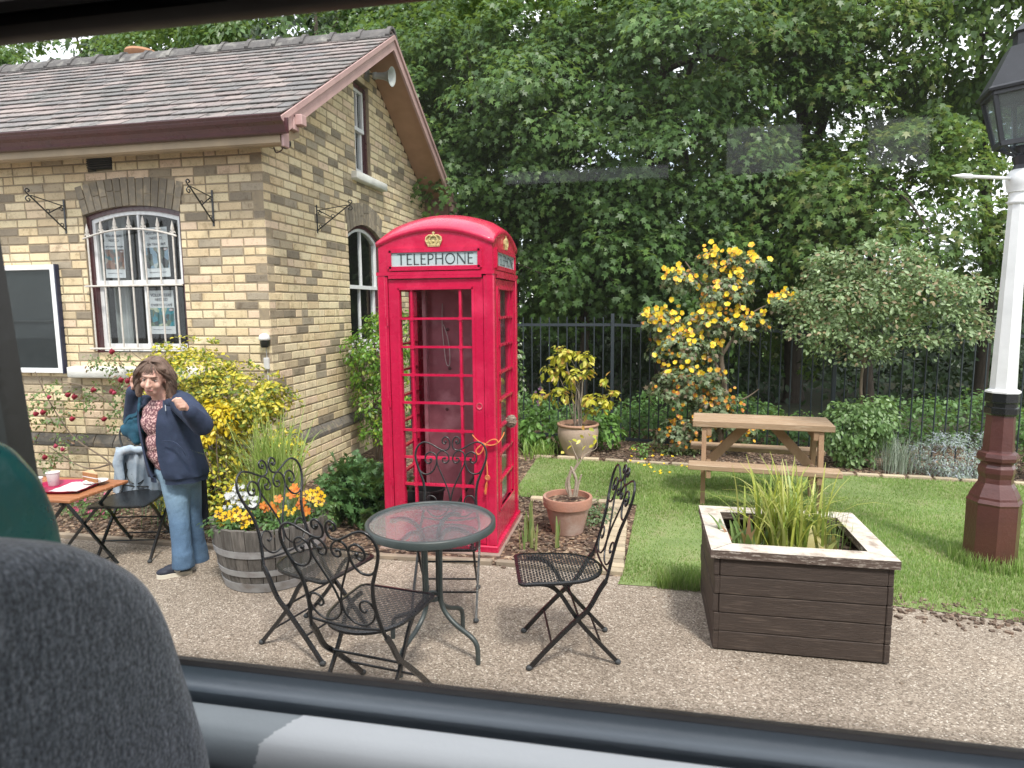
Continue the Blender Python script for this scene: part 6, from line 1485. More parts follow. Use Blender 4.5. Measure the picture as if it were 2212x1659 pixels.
grass_clump('low_grass', 'short blue-green grass at the front of the raised planter', (.62, 3.52, PZ-.01), 150, (.05, .13), .005, [(.2,.3,.12), (.26,.36,.18)], (.2, 1.2), .06)
grass_clump('low_grass', 'short green leaves in the back right corner of the raised planter', (1.02, 3.86, PZ-.01), 120, (.08, .18), .006, [(.15,.26,.08), (.2,.32,.1)], (.2, 1.2), .07)
# back bed by the telephone box and the jar
def leafy(label, base, c, rad, n, size, cols, kind='oval', cat='plant', stems=4, name='garden_plant'):
    return shrub(name, label, base, [(c, rad, n)], 12, kind, size, leafmat('leafy_%d' % int(abs(base[0])*100), cols, .45, .3), srad=.09, stems=stems, stem_r=.004, cat=cat, per=12)
GRN = [(.12,.25,.05), (.16,.32,.07), (.09,.19,.04), (.2,.36,.1)]
t, AC = leafy('leafy green plant with mauve flower spikes right of the telephone box', (-1.28, 8.0, 0), (-1.25, 7.95, .28), (.30, .22, .28), 60, .085, GRN)
flower_mesh('blossom', [(-1.24 + NR.normal(0, .03), 7.9, .58 + k*.02) for k in range(12)], .045, leafmat('mauve_petal', [(.35,.14,.32), (.42,.2,.4)], .5, .3), t, (-1.28, 8.0, 0))
grass_clump('strap_leaf_plant', 'low strappy yellow-green leaves right of the telephone box', (-1.20, 7.66, 0), 150, (.12, .28), .016, [(.22,.36,.08), (.30,.44,.12), (.16,.28,.06)], (.4, 1.4), .12, 1.2, 'plant')
leafy('dark leafy plant just right of the rounded jar', (-.42, 8.1, 0), (-.42, 8.05, .22), (.18, .16, .26), 30, .08, GRN)
leafy('tall pale-flowered shrub behind the telephone box', (-1.85, 8.2, 0), (-1.8, 8.15, 1.0), (.38, .3, .75), 90, .06, [(.13,.22,.08), (.18,.28,.1), (.5,.52,.45), (.1,.18,.06)])
leafy('small green seedling in the back bed, right of the jar', (.0, 7.75, 0), (.0, 7.75, .1), (.07, .06, .12), 10, .04, GRN)
leafy('mat of low ground cover in front of the railings', (.45, 8.05, 0), (.4, 8.0, .04), (.35, .15, .08), 40, .04, [(.14,.2,.07), (.18,.24,.09)])
leafy('low green weeds at the foot of the gable wall', (-3.0, 6.5, 0), (-3.05, 6.5, .04), (.2, .5, .10), 30, .04, GRN)
leafy('low mat of leaves behind the terracotta pot', (-.35, 5.4, 0), (-.35, 5.4, .04), (.14, .25, .1), 34, .035, [(.10,.16,.08), (.14,.2,.1)])
# long grass round the lamp post and the planter
def tufts():
    n = 2600; k = NR.uniform(0, 1, n) < .55; a = NR.uniform(0, 2*PI, n); r_ = NR.uniform(.15, .24, n)
    x = np.where(k, 2.385 + r_*np.cos(a), NR.uniform(.12, .40, n)); y = np.where(k, 4.88 + r_*np.sin(a), NR.uniform(4.05, 4.22, n))
    V, F = blades(np.stack([x, y, np.full(n, .006)], 1), NR.uniform(.04, .13, n), NR.uniform(.003, .006, n), NR.uniform(.1, .9, n), NR.uniform(0, 2*PI, n), 3)
    tag(fast_mesh('long_grass', V, F, bpy.data.materials['grass_blade']), 'longer uncut grass at the foot of the lamp post and behind the planter', kind='stuff')
tufts()
# ------------------------------------------------------------ woman beside the chair
WB = Vector((-3.10, 3.82, .004)); wm = thing('person', 'woman with brown hair in open navy hooded jacket, floral top and jeans, fist raised', 'person', WB)
W = lambda u, v, y: at(u, v, y=y) - WB
SKIN = mat('skin', (.66, .43, .34), (.61, .36, .28), .5, 26, bmp=.12, bscale=90, c3=(.62, .33, .26))
toC = Vector((.64, -.76, 0)).normalized(); lf = Vector((-.98, -.20, 0)).normalized(); UP = Vector((0, 0, 1))
hf = (toC * .92 + lf * .34 - UP * .16).normalized(); hs = hf.cross(UP).normalized(); hs = (hs + UP * .10).normalized(); hu = hs.cross(hf).normalized()
HC = W(332, 817, 3.74); KS = 1.06; H_ = lambda s_, f_, u_: HC + (hs*s_ + hf*f_ + hu*u_)*KS
hM = Matrix((hs, hf, hu)).transposed()
b = MB()
b.ell(H_(0, -.012, .022), (.073, .088, .088), M=hM); b.ell(H_(0, .030, -.020), (.060, .055, .075), M=hM); b.ell(H_(0, .040, -.070), (.042, .038, .036), M=hM)
b.ell(H_(-.034, .056, -.028), (.026, .022, .024), M=hM); b.ell(H_(.034, .056, -.028), (.026, .022, .024), M=hM)
capsule(b, H_(0, .078, .012), .009, H_(0, .103, -.024), .014); b.ell(H_(-.012, .092, -.027), .009, M=hM); b.ell(H_(.012, .092, -.027), .009, M=hM)
b.ell(H_(0, .068, .034), (.046, .016, .012), M=hM); b.ell(H_(0, .082, -.052), (.024, .012, .010), M=hM)
for s_ in (-1, 1): b.ell(H_(s_*.072, -.005, -.012), (.010, .02, .03), M=hM)
neck = W(348, 858, 3.80); capsule(b, H_(0, -.015, -.05), .050, neck, .058)
sh, elb, wr = W(400, 872, 3.76), W(437, 918, 3.66), W(408, 888, 3.53)
sh2, elb2, wr2 = W(312, 876, 3.90), W(288, 908, 3.92), W(288, 846, 3.82)
chest, waist, hip = W(356, 905, 3.83), W(372, 965, 3.85), W(388, 1015, 3.85)
capsule(b, chest, .10, waist, .10); capsule(b, waist, .10, hip, .11); capsule(b, neck - UP*.03, .055, chest, .09); capsule(b, sh, .055, elb, .042); capsule(b, elb, .042, wr, .026); capsule(b, sh2, .055, elb2, .04); capsule(b, elb2, .04, wr2, .026); capsule(b, sh, .05, sh2, .05)
kn, an = W(386, 1110, 3.78), W(396, 1212, 3.72); kn2, an2 = W(414, 1118, 3.92), W(428, 1200, 3.96); hp1, hp2 = W(378, 1030, 3.82), W(402, 1030, 3.90)
for a_, b_, c_ in ((hp1, kn, an), (hp2, kn2, an2)): capsule(b, a_, .085, b_, .052); capsule(b, b_, .052, c_, .035)
# near hand: loose fist, thumb side up
def hand(b, wrist, pd, pn, th, sc=1.0, curl=(1.1, 1.5, 1.2)):
    """pd wrist->knuckles, pn palm normal, th thumb side"""
    pd, pn, th = pd.normalized(), pn.normalized(), th.normalized(); c = wrist + pd*.042*sc
    b.ell(c, (.037*sc, .043*sc, .017*sc), M=Matrix((th, pd, pn)).transposed())
    for k, (off, ln) in enumerate(((.027, .062), (.009, .070), (-.009, .066), (-.026, .052))):
        p = wrist + pd*.078*sc + th*off*sc; d = pd.copy(); ax = th; ang = 0; r_ = .0098*sc
        for j, seg in enumerate((.45, .32, .25)):
            ang += curl[j]; dd = pd*math.cos(ang) + pn*math.sin(ang); q = p + dd*ln*seg*sc; capsule(b, p, r_, q, r_*.92, n=8, steps=2); p = q; r_ *= .92
    p = wrist + pd*.022*sc + th*.032*sc
    for dd, ln, r_ in ((th*.7 + pd*.6 + pn*.3, .032, .0115), (pd*.8 + pn*.5 - th*.1, .028, .0105), (pd*.5 + pn*.7 - th*.5, .022, .0095)):
        q = p + dd.normalized()*ln*sc; capsule(b, p, r_*sc, q, r_*.92*sc, n=8, steps=2); p = q
hd_dir = (W(391, 866, 3.46) - wr).normalized()
hand(b, wr, hd_dir, (lf*.8 + toC*.1 - UP*.3), UP*.8 + lf*.3, 1.05)
hand(b, wr2, UP*1.0 + lf*.1, (toC*.2 - lf), toC*.8, 1.0, (.5, .7, .5))
blob('body', b, SKIN, wm, .0055, 5)
# face details
b = MB()
for s_ in (-1, 1): b.ell(H_(s_*.030, .066, .008), (.0115, .008, .0042), M=hM, n=10, m=6)
b.build('eyes', mat('eye_white', (.6, .55, .52), None, .3, 9), wm, smooth=True)
b = MB()
for s_ in (-1, 1): b.ell(H_(s_*.030 - .002, .0715, .007), (.0058, .004, .0052), M=hM, n=8, m=6)
b.build('irises', mat('iris_dark', (.035, .025, .02), None, .2, 9), wm, smooth=True)
b = MB()
for s_ in (-1, 1): b.tube([H_(s_*.046, .062, .026), H_(s_*.030, .074, .031), H_(s_*.014, .078, .024)], [.0022, .0034, .0028], 6)
b.tube([H_(-.045, .064, .016), H_(-.03, .074, .016), H_(-.016, .072, .010)], .0022, 5); b.tube([H_(.045, .064, .016), H_(.03, .074, .016), H_(.016, .072, .010)], .0022, 5)
b.build('eyebrows', mat('brow_brown', (.12, .065, .045), None, .8, 9), wm)
b = MB(); b.tube([H_(-.026, .078, -.056), H_(-.012, .091, -.052), H_(0, .094, -.053), H_(.012, .091, -.052), H_(.026, .078, -.057)], [.002, .0045, .005, .0045, .002], 8)
b.build('lips', mat('lips', (.45, .16, .15), None, .4, 9), wm, smooth=True)
b = MB(); b.tube([H_(-.022, .084, -.0535), H_(0, .0985, -.0525), H_(.022, .084, -.0545)], .0014, 5); b.build('mouth_line', mat('mouth_dark', (.10, .03, .03), None, .6, 9), wm)
# hair
HB = mat('hair_brown', (.24, .155, .115), (.16, .10, .075), .45, 30, stretch=(30, 30, 6), bmp=.6, bscale=60, c3=(.36, .26, .20), island=.35)
b = MB(); b.ell(H_(0, -.034, .044), (.092, .094, .080), M=hM); b.ell(H_(0, -.058, -.03), (.094, .068, .10), M=hM)
for s_ in (-1, 1):
    capsule(b, H_(s_*.078, -.018, .050), .028, H_(s_*.092, -.012, -.045), .030); capsule(b, H_(s_*.092, -.012, -.045), .030, H_(s_*.094, -.004, -.115), .022)
capsule(b, H_(-.04, .012, .112), .026, H_(-.085, .010, .045), .022); capsule(b, H_(.02, .012, .114), .026, H_(.078, .012, .05), .022)
capsule(b, H_(-.085, -.03, -.05), .034, H_(-.10, -.02, -.15), .020); b.ell(H_(-.06, .030, .075), (.03, .022, .022), M=hM)
hair = blob('hair', b, HB, wm, .008, 4)
b = MB(); r_ = random.Random(5); PT = .012                      # parting slightly to one side, hair swept off the forehead
for k in range(520):
    sd_ = -1 if r_.random() < .52 else 1; q = r_.random(); wv = r_.uniform(.005, .016); ph_ = r_.uniform(0, 6)
    f0 = .045 - .14*q; p0 = H_(PT + sd_*.004, f0, .124 - .25*max(0, abs(f0 + .03) - .04))
    out_ = r_.uniform(.088, .112); f1 = f0*.7 + .004; dn = r_.uniform(.10, .19) if sd_ < 0 else r_.uniform(.08, .15)
    top = H_(sd_*.050, f1 + .006, .112 + r_.uniform(-.004, .004)); side = H_(sd_*(out_ - .012), f1*.8 - .006, .055)
    if q < .10: top = H_(sd_*.038, .062, .088); side = H_(sd_*(.074), .040, .048)      # front locks over the temple
    pts = [p0, top, side]
    for j in range(1, 5): pts.append(H_(sd_*(out_ + wv*math.sin(ph_ + j*1.5) - (.014 if j == 4 else 0)), f1*.6 - .012 + wv*.8*math.cos(ph_ + j*1.7), .045 - dn*j/4 - .01*j/4))
    pp = catmull(pts, 3); b.tube(pp, [.0030]*(len(pp)-2) + [.002, .0008], 4)
for k in range(26):                                             # a few wisps on the forehead
    x0 = r_.uniform(-.045, .055); b.tube(catmull([H_(x0*.5, .050, .108), H_(x0, .078, .080), H_(x0*1.25 + .01, .082, .056 + r_.uniform(-.006, .012))], 3), [.0022]*6 + [.0008], 4)
b.build('strands', HB, hair)
# jeans
def denim():
    m, t, p, o = nodes('denim'); v = coords(t)
    n = noise(t, 7, 4, v); r = ramp(t, [(.3, (.14, .225, .33)), (.6, (.18, .28, .39)), (.75, (.23, .34, .44))]); t.links.new(n.outputs[0], r.inputs[0])
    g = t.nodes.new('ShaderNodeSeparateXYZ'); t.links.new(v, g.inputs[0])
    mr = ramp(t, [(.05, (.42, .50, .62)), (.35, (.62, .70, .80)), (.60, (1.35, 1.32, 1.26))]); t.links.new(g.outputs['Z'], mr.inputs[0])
    n2 = noise(t, 260, 2, v); rr = ramp(t, [(.3, (.8, .8, .8)), (.7, (1.1, 1.1, 1.1))]); t.links.new(n2.outputs[0], rr.inputs[0])
    t.links.new(mixc(t, mixc(t, r.outputs[0], mr.outputs[0], 1, 'MULTIPLY'), rr.outputs[0], 1, 'MULTIPLY'), p.inputs['Base Color']); p.inputs['Roughness'].default_value = .85
    w_ = noise(t, 9, 3, coords(t, (1.4, 1.4, 1.1))); bump(t, p, w_.outputs[0], .6, .03); return m
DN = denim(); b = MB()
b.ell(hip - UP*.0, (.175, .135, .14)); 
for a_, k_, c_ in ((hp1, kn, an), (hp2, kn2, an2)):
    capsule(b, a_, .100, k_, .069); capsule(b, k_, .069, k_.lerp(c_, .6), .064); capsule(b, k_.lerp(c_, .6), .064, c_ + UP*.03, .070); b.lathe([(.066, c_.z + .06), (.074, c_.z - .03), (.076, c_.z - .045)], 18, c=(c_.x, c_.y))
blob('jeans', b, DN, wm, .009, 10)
# shoes
SH = mat('shoe_navy', (.025, .03, .05), (.018, .02, .035), .7, 20, bmp=.2); SO = mat('shoe_sole', (.75, .72, .62), (.65, .6, .5), .6, 20)
def shoe(toe, heel, hz):
    toe = Vector((toe.x, toe.y, hz)); heel = Vector((heel.x, heel.y, hz)); d = (toe - heel).normalized(); s_ = d.cross(UP)
    prof = [(0, .030), (.02, .038), (.08, .037), (.15, .044), (.20, .046), (.235, .036), (.25, .012)]; L_n = (toe - heel).length / .25
    pl = [heel + d*t_*L_n + s_*w_ for t_, w_ in prof] + [heel + d*t_*L_n - s_*w_ for t_, w_ in prof[::-1]]
    n = len(pl); so_ = MB(); so_.add([p + UP*z for z in (.0, .026) for p in pl], [tuple(range(n))[::-1], tuple(range(n, 2*n))] + [(i, (i+1) % n, n+(i+1) % n, n+i) for i in range(n)])
    up_ = MB(); M3 = Matrix((s_, d, UP)).transposed()
    up_.ell(heel + d*.055 + UP*.055, (.036, .055, .045), M=M3); up_.ell(heel + d*.13*L_n + UP*.045, (.040, .075, .036), M=M3); up_.ell(heel + d*.19*L_n + UP*.036, (.042, .055, .026), M=M3)
    o_ = blob('shoe', up_, SH, wm, .006, 3); so_.build('sole', SO, o_, smooth=True, angle=50)
    st_ = MB()
    for k in range(4): p = heel + d*(.115 + .02*k)*L_n + UP*(.085 - .008*k); st_.tube([p - s_*.022 - UP*.008, p + UP*.002, p + s_*.022 - UP*.008], .0032, 6)
    for s2 in (-1, 1): p = heel + d*.10*L_n; st_.tube([p + s_*s2*.036 + UP*.03 - d*.01, p + s_*s2*.037 + UP*.055 + d*.012], 0, flat=(.004, .03), up=s_)
    st_.build('laces', mat('lace_white', (.75, .74, .68), None, .7, 9), o_)
shoe(W(338, 1243, 3.63), W(415, 1228, 3.76), .0); shoe(W(398, 1216, 3.93), W(445, 1212, 4.00), .0)
# floral top
def floral():
    m, t, p, o = nodes('floral_cloth'); v = coords(t); vo = t.nodes.new('ShaderNodeTexVoronoi'); vo.inputs['Scale'].default_value = 68; t.links.new(v, vo.inputs['Vector'])
    r = ramp(t, [(.0, (.78, .58, .55)), (.36, (.68, .45, .42)), (.50, (.28, .14, .15)), (.70, (.18, .08, .10))]); t.links.new(vo.outputs['Distance'], r.inputs[0])
    n = noise(t, 30, 3, v); rr = ramp(t, [(.4, (1, 1, 1)), (.7, (.75, .62, .66))]); t.links.new(n.outputs[0], rr.inputs[0])
    t.links.new(mixc(t, r.outputs[0], rr.outputs[0], 1, 'MULTIPLY'), p.inputs['Base Color']); p.inputs['Roughness'].default_value = .8
    w_ = noise(t, 12, 2, v); bump(t, p, w_.outputs[0], .6, .02); return m
T_ = (toC*.80 + lf*.60).normalized(); S_ = T_.cross(UP).normalized() * -1      # torso facing and its lateral axis
if S_.dot(lf) > 0: S_ = -S_
b = MB(); MM = Matrix((S_, T_, UP)).transposed()
for c_, r3 in ((chest + UP*.04, (.155, .115, .12)), (chest - UP*.02, (.16, .135, .12)), (waist + UP*.04, (.170, .155, .13)), (waist - UP*.04, (.17, .150, .10)), (hip + UP*.06, (.17, .145, .09)), (neck - UP*.05, (.085, .075, .055))): b.ell(c_, r3, M=MM, n=18, m=12)
b.ell(chest + T_*.075 + S_*.05 - UP*.01, (.065, .055, .06), M=MM); b.ell(chest + T_*.075 - S_*.05 - UP*.01, (.065, .055, .06), M=MM)
blob('floral_top', b, floral(), wm, .009, 6)
# navy jacket: open shell + sleeves + hood
NV = mat('navy_cotton', (.028, .042, .088), (.021, .033, .07), .85, 6, bmp=.8, bscale=9, c3=(.036, .052, .105))
rings = [  # centre, lateral, depth, opening half angle (right side of body, left side)
    (neck - UP*.015 - T_*.01, .085, .075, .85, .75), (neck - UP*.055 - T_*.012, .155, .10, .72, .55), (W(354, 882, 3.83), .185, .135, .75, .42), (W(360, 910, 3.83), .19, .155, .72, .32), (W(368, 945, 3.84), .19, .165, .60, .22),
    (W(376, 980, 3.84), .195, .17, .52, .16), (W(384, 1008, 3.84), .20, .17, .50, .12), (W(388, 1022, 3.84), .20, .17, .50, .12), (W(389, 1024, 3.84), .188, .16, .50, .12), (W(390, 1034, 3.84), .188, .16, .50, .12)]
n = 30; vs = []; r_ = random.Random(12)
for k, (c_, a_, d_, o1, o2) in enumerate(rings):
    for i in range(n):
        ph = o2 + (2*PI - o1 - o2) * i/(n-1); fl = .008 * math.sin(i*1.7 + k*.6) * min(1, k/4)
        x_ = math.sin(ph); vs.append(c_ + S_*(a_ + fl)*x_ + T_*(d_ + fl)*math.cos(ph))
m_ = len(vs)
for k, (c_, a_, d_, o1, o2) in enumerate(rings):
    for i in range(n): p = vs[k*n+i]; q = (p - c_); q.z = 0; vs.append(p - q.normalized()*.012)
R_n = len(rings); fs = []
for k in range(R_n-1):
    for i in range(n-1): a = k*n+i; fs += [(a, a+1, a+n+1, a+n), (m_+a, m_+a+n, m_+a+n+1, m_+a+1)]
    for i in (0, n-1): a = k*n+i; fs.append((a, a+n, m_+a+n, m_+a))
for k in (0, R_n-1):
    for i in range(n-1): a = k*n+i; fs.append((a, a+1, m_+a+1, m_+a))
b = MB(); b.add(vs, fs); jk = b.build('jacket', NV, wm, smooth=True, angle=60)
b = MB(); capsule(b, sh - S_*.02, .080, sh.lerp(elb, .5), .078); capsule(b, sh.lerp(elb, .5), .078, elb, .070); capsule(b, elb, .070, elb.lerp(wr, .6), .056); capsule(b, elb.lerp(wr, .6), .056, wr, .042)
for q in (.45, .75, .9): b.ell(elb.lerp(wr, q), (.060 - .012*q,)*3)
blob('sleeve', b, NV, jk, .010, 4)
b = MB(); capsule(b, sh2 + S_*.02, .078, elb2, .066); capsule(b, elb2, .066, wr2, .046); blob('sleeve', b, NV, jk, .010, 4)
b = MB(); hb = neck - T_*.06 + UP*.01
for k in range(9):
    a = -1.9 + 3.8*k/8; p = neck - UP*.005 + (-T_*math.cos(a)*.085) + S_*math.sin(a)*.10 - UP*(.03 if abs(a) > 1.4 else 0); b.ell(p, (.036, .036, .038))
b.ell(hb - T_*.04 + S_*.03 - UP*.03, (.10, .06, .06), M=MM); blob('hood', b, NV, jk, .010, 5)
b = MB(); pk_ = [W(352, 953, 3.66), W(375, 954, 3.655), W(392, 968, 3.66), W(402, 985, 3.668)]; b.tube(catmull(pk_, 4), .004, 6)
b.build('pocket_seam', NV, jk)
b = MB(); b.tube([W(357, 875, 3.70), W(358, 888, 3.685)], .003, 6); b.build('drawstring', mat('cord_grey', (.4, .42, .45), None, .6, 9), jk)
# dark garment carried behind her legs
b = MB()
for k in range(6): capsule(b, W(424 + k*2.0, 1018, 4.02), .035, W(434 + k*1.6, 1128, 4.00), .016 + .003*k)
blob('carried_coat', b, mat('black_cloth', (.018, .02, .03), (.012, .014, .02), .9, 9, bmp=.4), wm, .01, 4)
# teal shoulder bag
bg_ = thing('shoulder_bag', 'rounded teal shoulder bag hanging from the woman\'s raised arm', 'bag', at(284, 930, y=3.78)); G_ = lambda u, v, y: at(u, v, y=y) - bg_.location
b = MB()
for u, v, r_ in ((283, 925, .055), (275, 930, .045), (292, 940, .05), (300, 925, .05), (285, 910, .035), (298, 905, .03), (270, 925, .03), (296, 952, .03)): b.ell(G_(u, v, 3.78), (r_, .035, r_*1.05))
blob('pouch', b, mat('teal_canvas', (.012, .09, .15), (.01, .07, .12), .75, 9, bmp=.3), bg_, .009, 6)
b = MB(); b.tube(catmull([G_(268, 915, 3.76), G_(278, 900, 3.75), G_(296, 893, 3.75), G_(301, 870, 3.75), G_(303, 850, 3.8)], 5), 0, flat=(.02, .006)); b.build('strap', bpy.data.materials['teal_canvas'], bg_)
# pale denim jacket draped over the chair behind
cx_ = thing('denim_jacket', 'pale faded denim jacket draped over the back of the black chair', 'jacket', at(290, 1000, y=4.28)); G_ = lambda u, v, y: at(u, v, y=y) - cx_.location
FD = mat('faded_denim', (.42, .49, .56), (.30, .37, .45), .9, 8, bmp=.8, bscale=14, c3=(.50, .56, .62))
NU, NV_ = 34, 22; vs = []
for j in range(NV_):
    v_ = j/(NV_-1)
    for i in range(NU):
        u_ = i/(NU-1); fold = .016*math.sin(u_*17 + .6*math.sin(v_*3)) * (.25 + v_) + .008*math.sin(u_*41 + 2)
        uu = 250 + 102*u_ - 6*v_*(1-u_) ; vv = 966 + 4*math.sin(u_*5) + (1062 + 5*math.sin(u_*9) - 966)*v_
        yy = 4.17 - fold + (.10 * (1 - v_*6)**2 if v_ < .166 else 0) * .9 + .02*v_
        if v_ < .166: vv = 966 + 16*(v_/.166)**1.5 + 4*math.sin(u_*5)
        vs.append(G_(uu, vv, yy))
b = MB(); b.add(vs, [(j*NU+i, j*NU+i+1, (j+1)*NU+i+1, (j+1)*NU+i) for j in range(NV_-1) for i in range(NU-1)])
k0 = len(vs); b.add([p + Vector((0, .012, 0)) for p in vs], [(j*NU+i, (j+1)*NU+i, (j+1)*NU+i+1, j*NU+i+1) for j in range(NV_-1) for i in range(NU-1)])
b.build('cloth', FD, cx_, smooth=True, angle=80)
b = MB(); capsule(b, G_(262, 974, 4.15), .030, G_(282, 970, 4.16), .034); capsule(b, G_(259, 978, 4.14), .034, G_(254, 1000, 4.13), .036); capsule(b, G_(254, 1000, 4.13), .036, G_(262, 1036, 4.13), .028); b.ell(G_(300, 972, 4.17), (.06, .03, .03))
blob('sleeve', b, FD, cx_, .010, 5)
# ------------------------------------------------------------ railway carriage the view is taken from
tc_ = thing('train_carriage', 'railway carriage interior round the window: grey sill, dark frame and wall panels', 'train carriage', (0, .75, 0))
BG = mat('sill_blue_grey', (.20, .235, .27), (.17, .20, .235), .35, 4, bmp=.08, bscale=60, coat=.2); LG = mat('ledge_grey', (.36, .39, .41), (.31, .34, .36), .38, 3, bmp=.15, bscale=20, coat=.2)
DK = mat('frame_dark', (.022, .018, .018), (.03, .024, .023), .45, 5, bmp=.1, bscale=60); LW = mat('ledge_white', (.80, .81, .82), (.74, .75, .76), .45, 3, bmp=.1, bscale=24)
DP = mat('panel_dark', (.035, .036, .04), (.028, .029, .032), .6, 4)
XL, XR = -.86, 1.3
def extrude(prof, x0, x1, name, mt, smooth=True, parent=None, nx=1, xf=None):
    b = MB(); n = len(prof); xs = [x0 + (x1-x0)*i/nx for i in range(nx+1)]
    vs = [((xf(i, j) if xf and 0 else x), y - .75, z) for i, x in enumerate(xs) for j, (y, z) in enumerate(prof)]
    b.add(vs, [(k*n+i, k*n+(i+1) % n, (k+1)*n+(i+1) % n, (k+1)*n+i) for k in range(nx) for i in range(n)] + [tuple(range(n))[::-1], tuple(range(nx*n, nx*n+n))]); return b.build(name, mt, parent or tc_, smooth=smooth, angle=35)
# glass
b = MB(); b.add([(XL-.06, 0, 1.29), (XR, 0, 1.29), (XR, 0, 2.22), (XL-.06, 0, 2.22)], [(0,1,2,3)]); b.build('window_glass', glassmat('carriage_glass', (.97, .975, .97), .030, .028, .982, (.7, .72, .72)), tc_)  # pale body colour in the pane imitates a veil of haze
dirt = MB(); dirt.add([(XL+.04, -.0025, 1.30), (XR, -.0025, 1.30), (XR, -.0025, 1.345), (XL+.04, -.0025, 1.345)], [(0,1,2,3)])
def dirtmat():
    m, t, p, o = nodes('window_grime'); v = coords(t); p.inputs['Base Color'].default_value = (.26, .17, .10, 1); p.inputs['Roughness'].default_value = .9
    tr = t.nodes.new('ShaderNodeBsdfTransparent'); ms = t.nodes.new('ShaderNodeMixShader'); s_ = t.nodes.new('ShaderNodeSeparateXYZ'); t.links.new(v, s_.inputs[0])
    mr = t.nodes.new('ShaderNodeMapRange'); mr.inputs[1].default_value = 1.318; mr.inputs[2].default_value = 1.336; mr.inputs[3].default_value = .75; mr.inputs[4].default_value = 0; t.links.new(s_.outputs['Z'], mr.inputs[0])
    n = noise(t, 30, 4, coords(t, (.5, 1, 6))); mu = t.nodes.new('ShaderNodeMath'); mu.operation = 'MULTIPLY'; t.links.new(mr.outputs[0], mu.inputs[0]); t.links.new(n.outputs[0], mu.inputs[1])
    t.links.new(mu.outputs[0], ms.inputs[0]); t.links.new(tr.outputs[0], ms.inputs[1]); t.links.new(p.outputs[0], ms.inputs[2]); t.links.new(ms.outputs[0], o.inputs[0]); return m
dirt.build('grime', dirtmat(), tc_)
# bottom: rubber, rounded rail, dark gap, ledge with a rolled nose, wall below
extrude([(.757, 1.27), (.757, 1.313), (.748, 1.3135), (.742, 1.3095), (.742, 1.27)], XL-.3, XR, 'window_seal', DK)
extrude([(.7418, 1.27), (.7418, 1.309), (.738, 1.303), (.731, 1.2975), (.724, 1.295), (.7185, 1.294), (.7155, 1.291), (.715, 1.27)], XL-.3, XR, 'sill_rail', BG)
def ledge(x0, x1, name, mt, jag=None, dz=0):
    prof = [(.7065, 1.2815), (.690, 1.2795), (.674, 1.276), (.662, 1.270), (.653, 1.260), (.648, 1.246), (.649, 1.232), (.660, 1.226), (.70, 1.224), (.7065, 1.24)]
    prof = [(y - (dz if y < .65 else 0), z + dz) for y, z in prof]
    prof = [tuple(p)[:2] for p in catmull([(a_, c_, 0) for a_, c_ in prof[:7]], 5)] + prof[7:]
    b = MB(); n = len(prof); vs = []
    for i in range(2):
        for j, (y, z) in enumerate(prof):
            x = (x0, x1)[i]
            if jag and ((jag == 'l' and i == 0) or (jag == 'r' and i == 1)): x += .045 * (y - .64) * 6 * (-1 if 0 else 1) * .35
            vs.append((x, y - .75, z))
    b.add(vs, [(i, (i+1) % n, n+(i+1) % n, n+i) for i in range(n)] + [tuple(range(n))[::-1], tuple(range(n, 2*n))]); return b.build(name, mt, tc_, smooth=True, angle=35)
ledge(XL-.3, XR, 'ledge', LG)
b = MB(); prof = [(.7062, 1.2827), (.690, 1.2807), (.6738, 1.2772), (.6612, 1.271), (.652, 1.2605), (.6468, 1.246), (.6475, 1.2315), (.6590, 1.2247)]
prof = [tuple(p)[:2] for p in catmull([(a_, c_, 0) for a_, c_ in prof], 4)]
xs_edge = [-.418 + .0 + .035*max(0, (y - .60))*9 * .3 for y, z in prof]; rj = random.Random(3); sub = []
for (y0, z0), (y1, z1) in zip(prof, prof[1:]):
    for q in range(2): sub.append((y0 + (y1-y0)*q/2, z0 + (z1-z0)*q/2))
sub.append(prof[-1]); vs = []
for y, z in sub: xe = -.452 + .75 * max(0, y - .66) + rj.uniform(-.0025, .0025); vs += [(xe, y - .75, z), (XR, y - .75, z)]
b.add(vs, [(2*i, 2*i+1, 2*i+3, 2*i+2) for i in range(len(sub)-1)]); b.build('white_film', LW, tc_, smooth=True, angle=170)
b = MB(); b.box(XL-.3, XR, -.045, -.02, .5, 1.275); b.build('lower_panel', DK, tc_)
# top
extrude([(.78, 2.160), (.78, 2.24), (.735, 2.24), (.735, 2.163), (.745, 2.155), (.755, 2.153)], XL-.3, XR, 'top_seal', mat('seal_brown', (.035, .026, .024), None, .6, 5))
extrude([(.742, 2.180), (.735, 2.178), (.722, 2.172), (.712, 2.180), (.710, 2.24), (.742, 2.24)], XL-.3, XR, 'top_rail', mat('rail_satin', (.06, .055, .055), None, .3, 5))
extrude([(.80, 2.21), (.80, 2.95), (.62, 2.95), (.66, 2.5), (.69, 2.26), (.708, 2.235), (.74, 2.21)], XL-.3, XR, 'upper_panel', DK)
# outside skin under and over the window
extrude([(.86, -.3), (.88, .6), (.86, 1.24), (.80, 1.26), (.775, 1.26), (.70, 1.2), (.70, -.3)], -6, 6, 'outer_skin', mat('carriage_green', (.02, .06, .035), None, .3, 5, coat=.5), smooth=False)
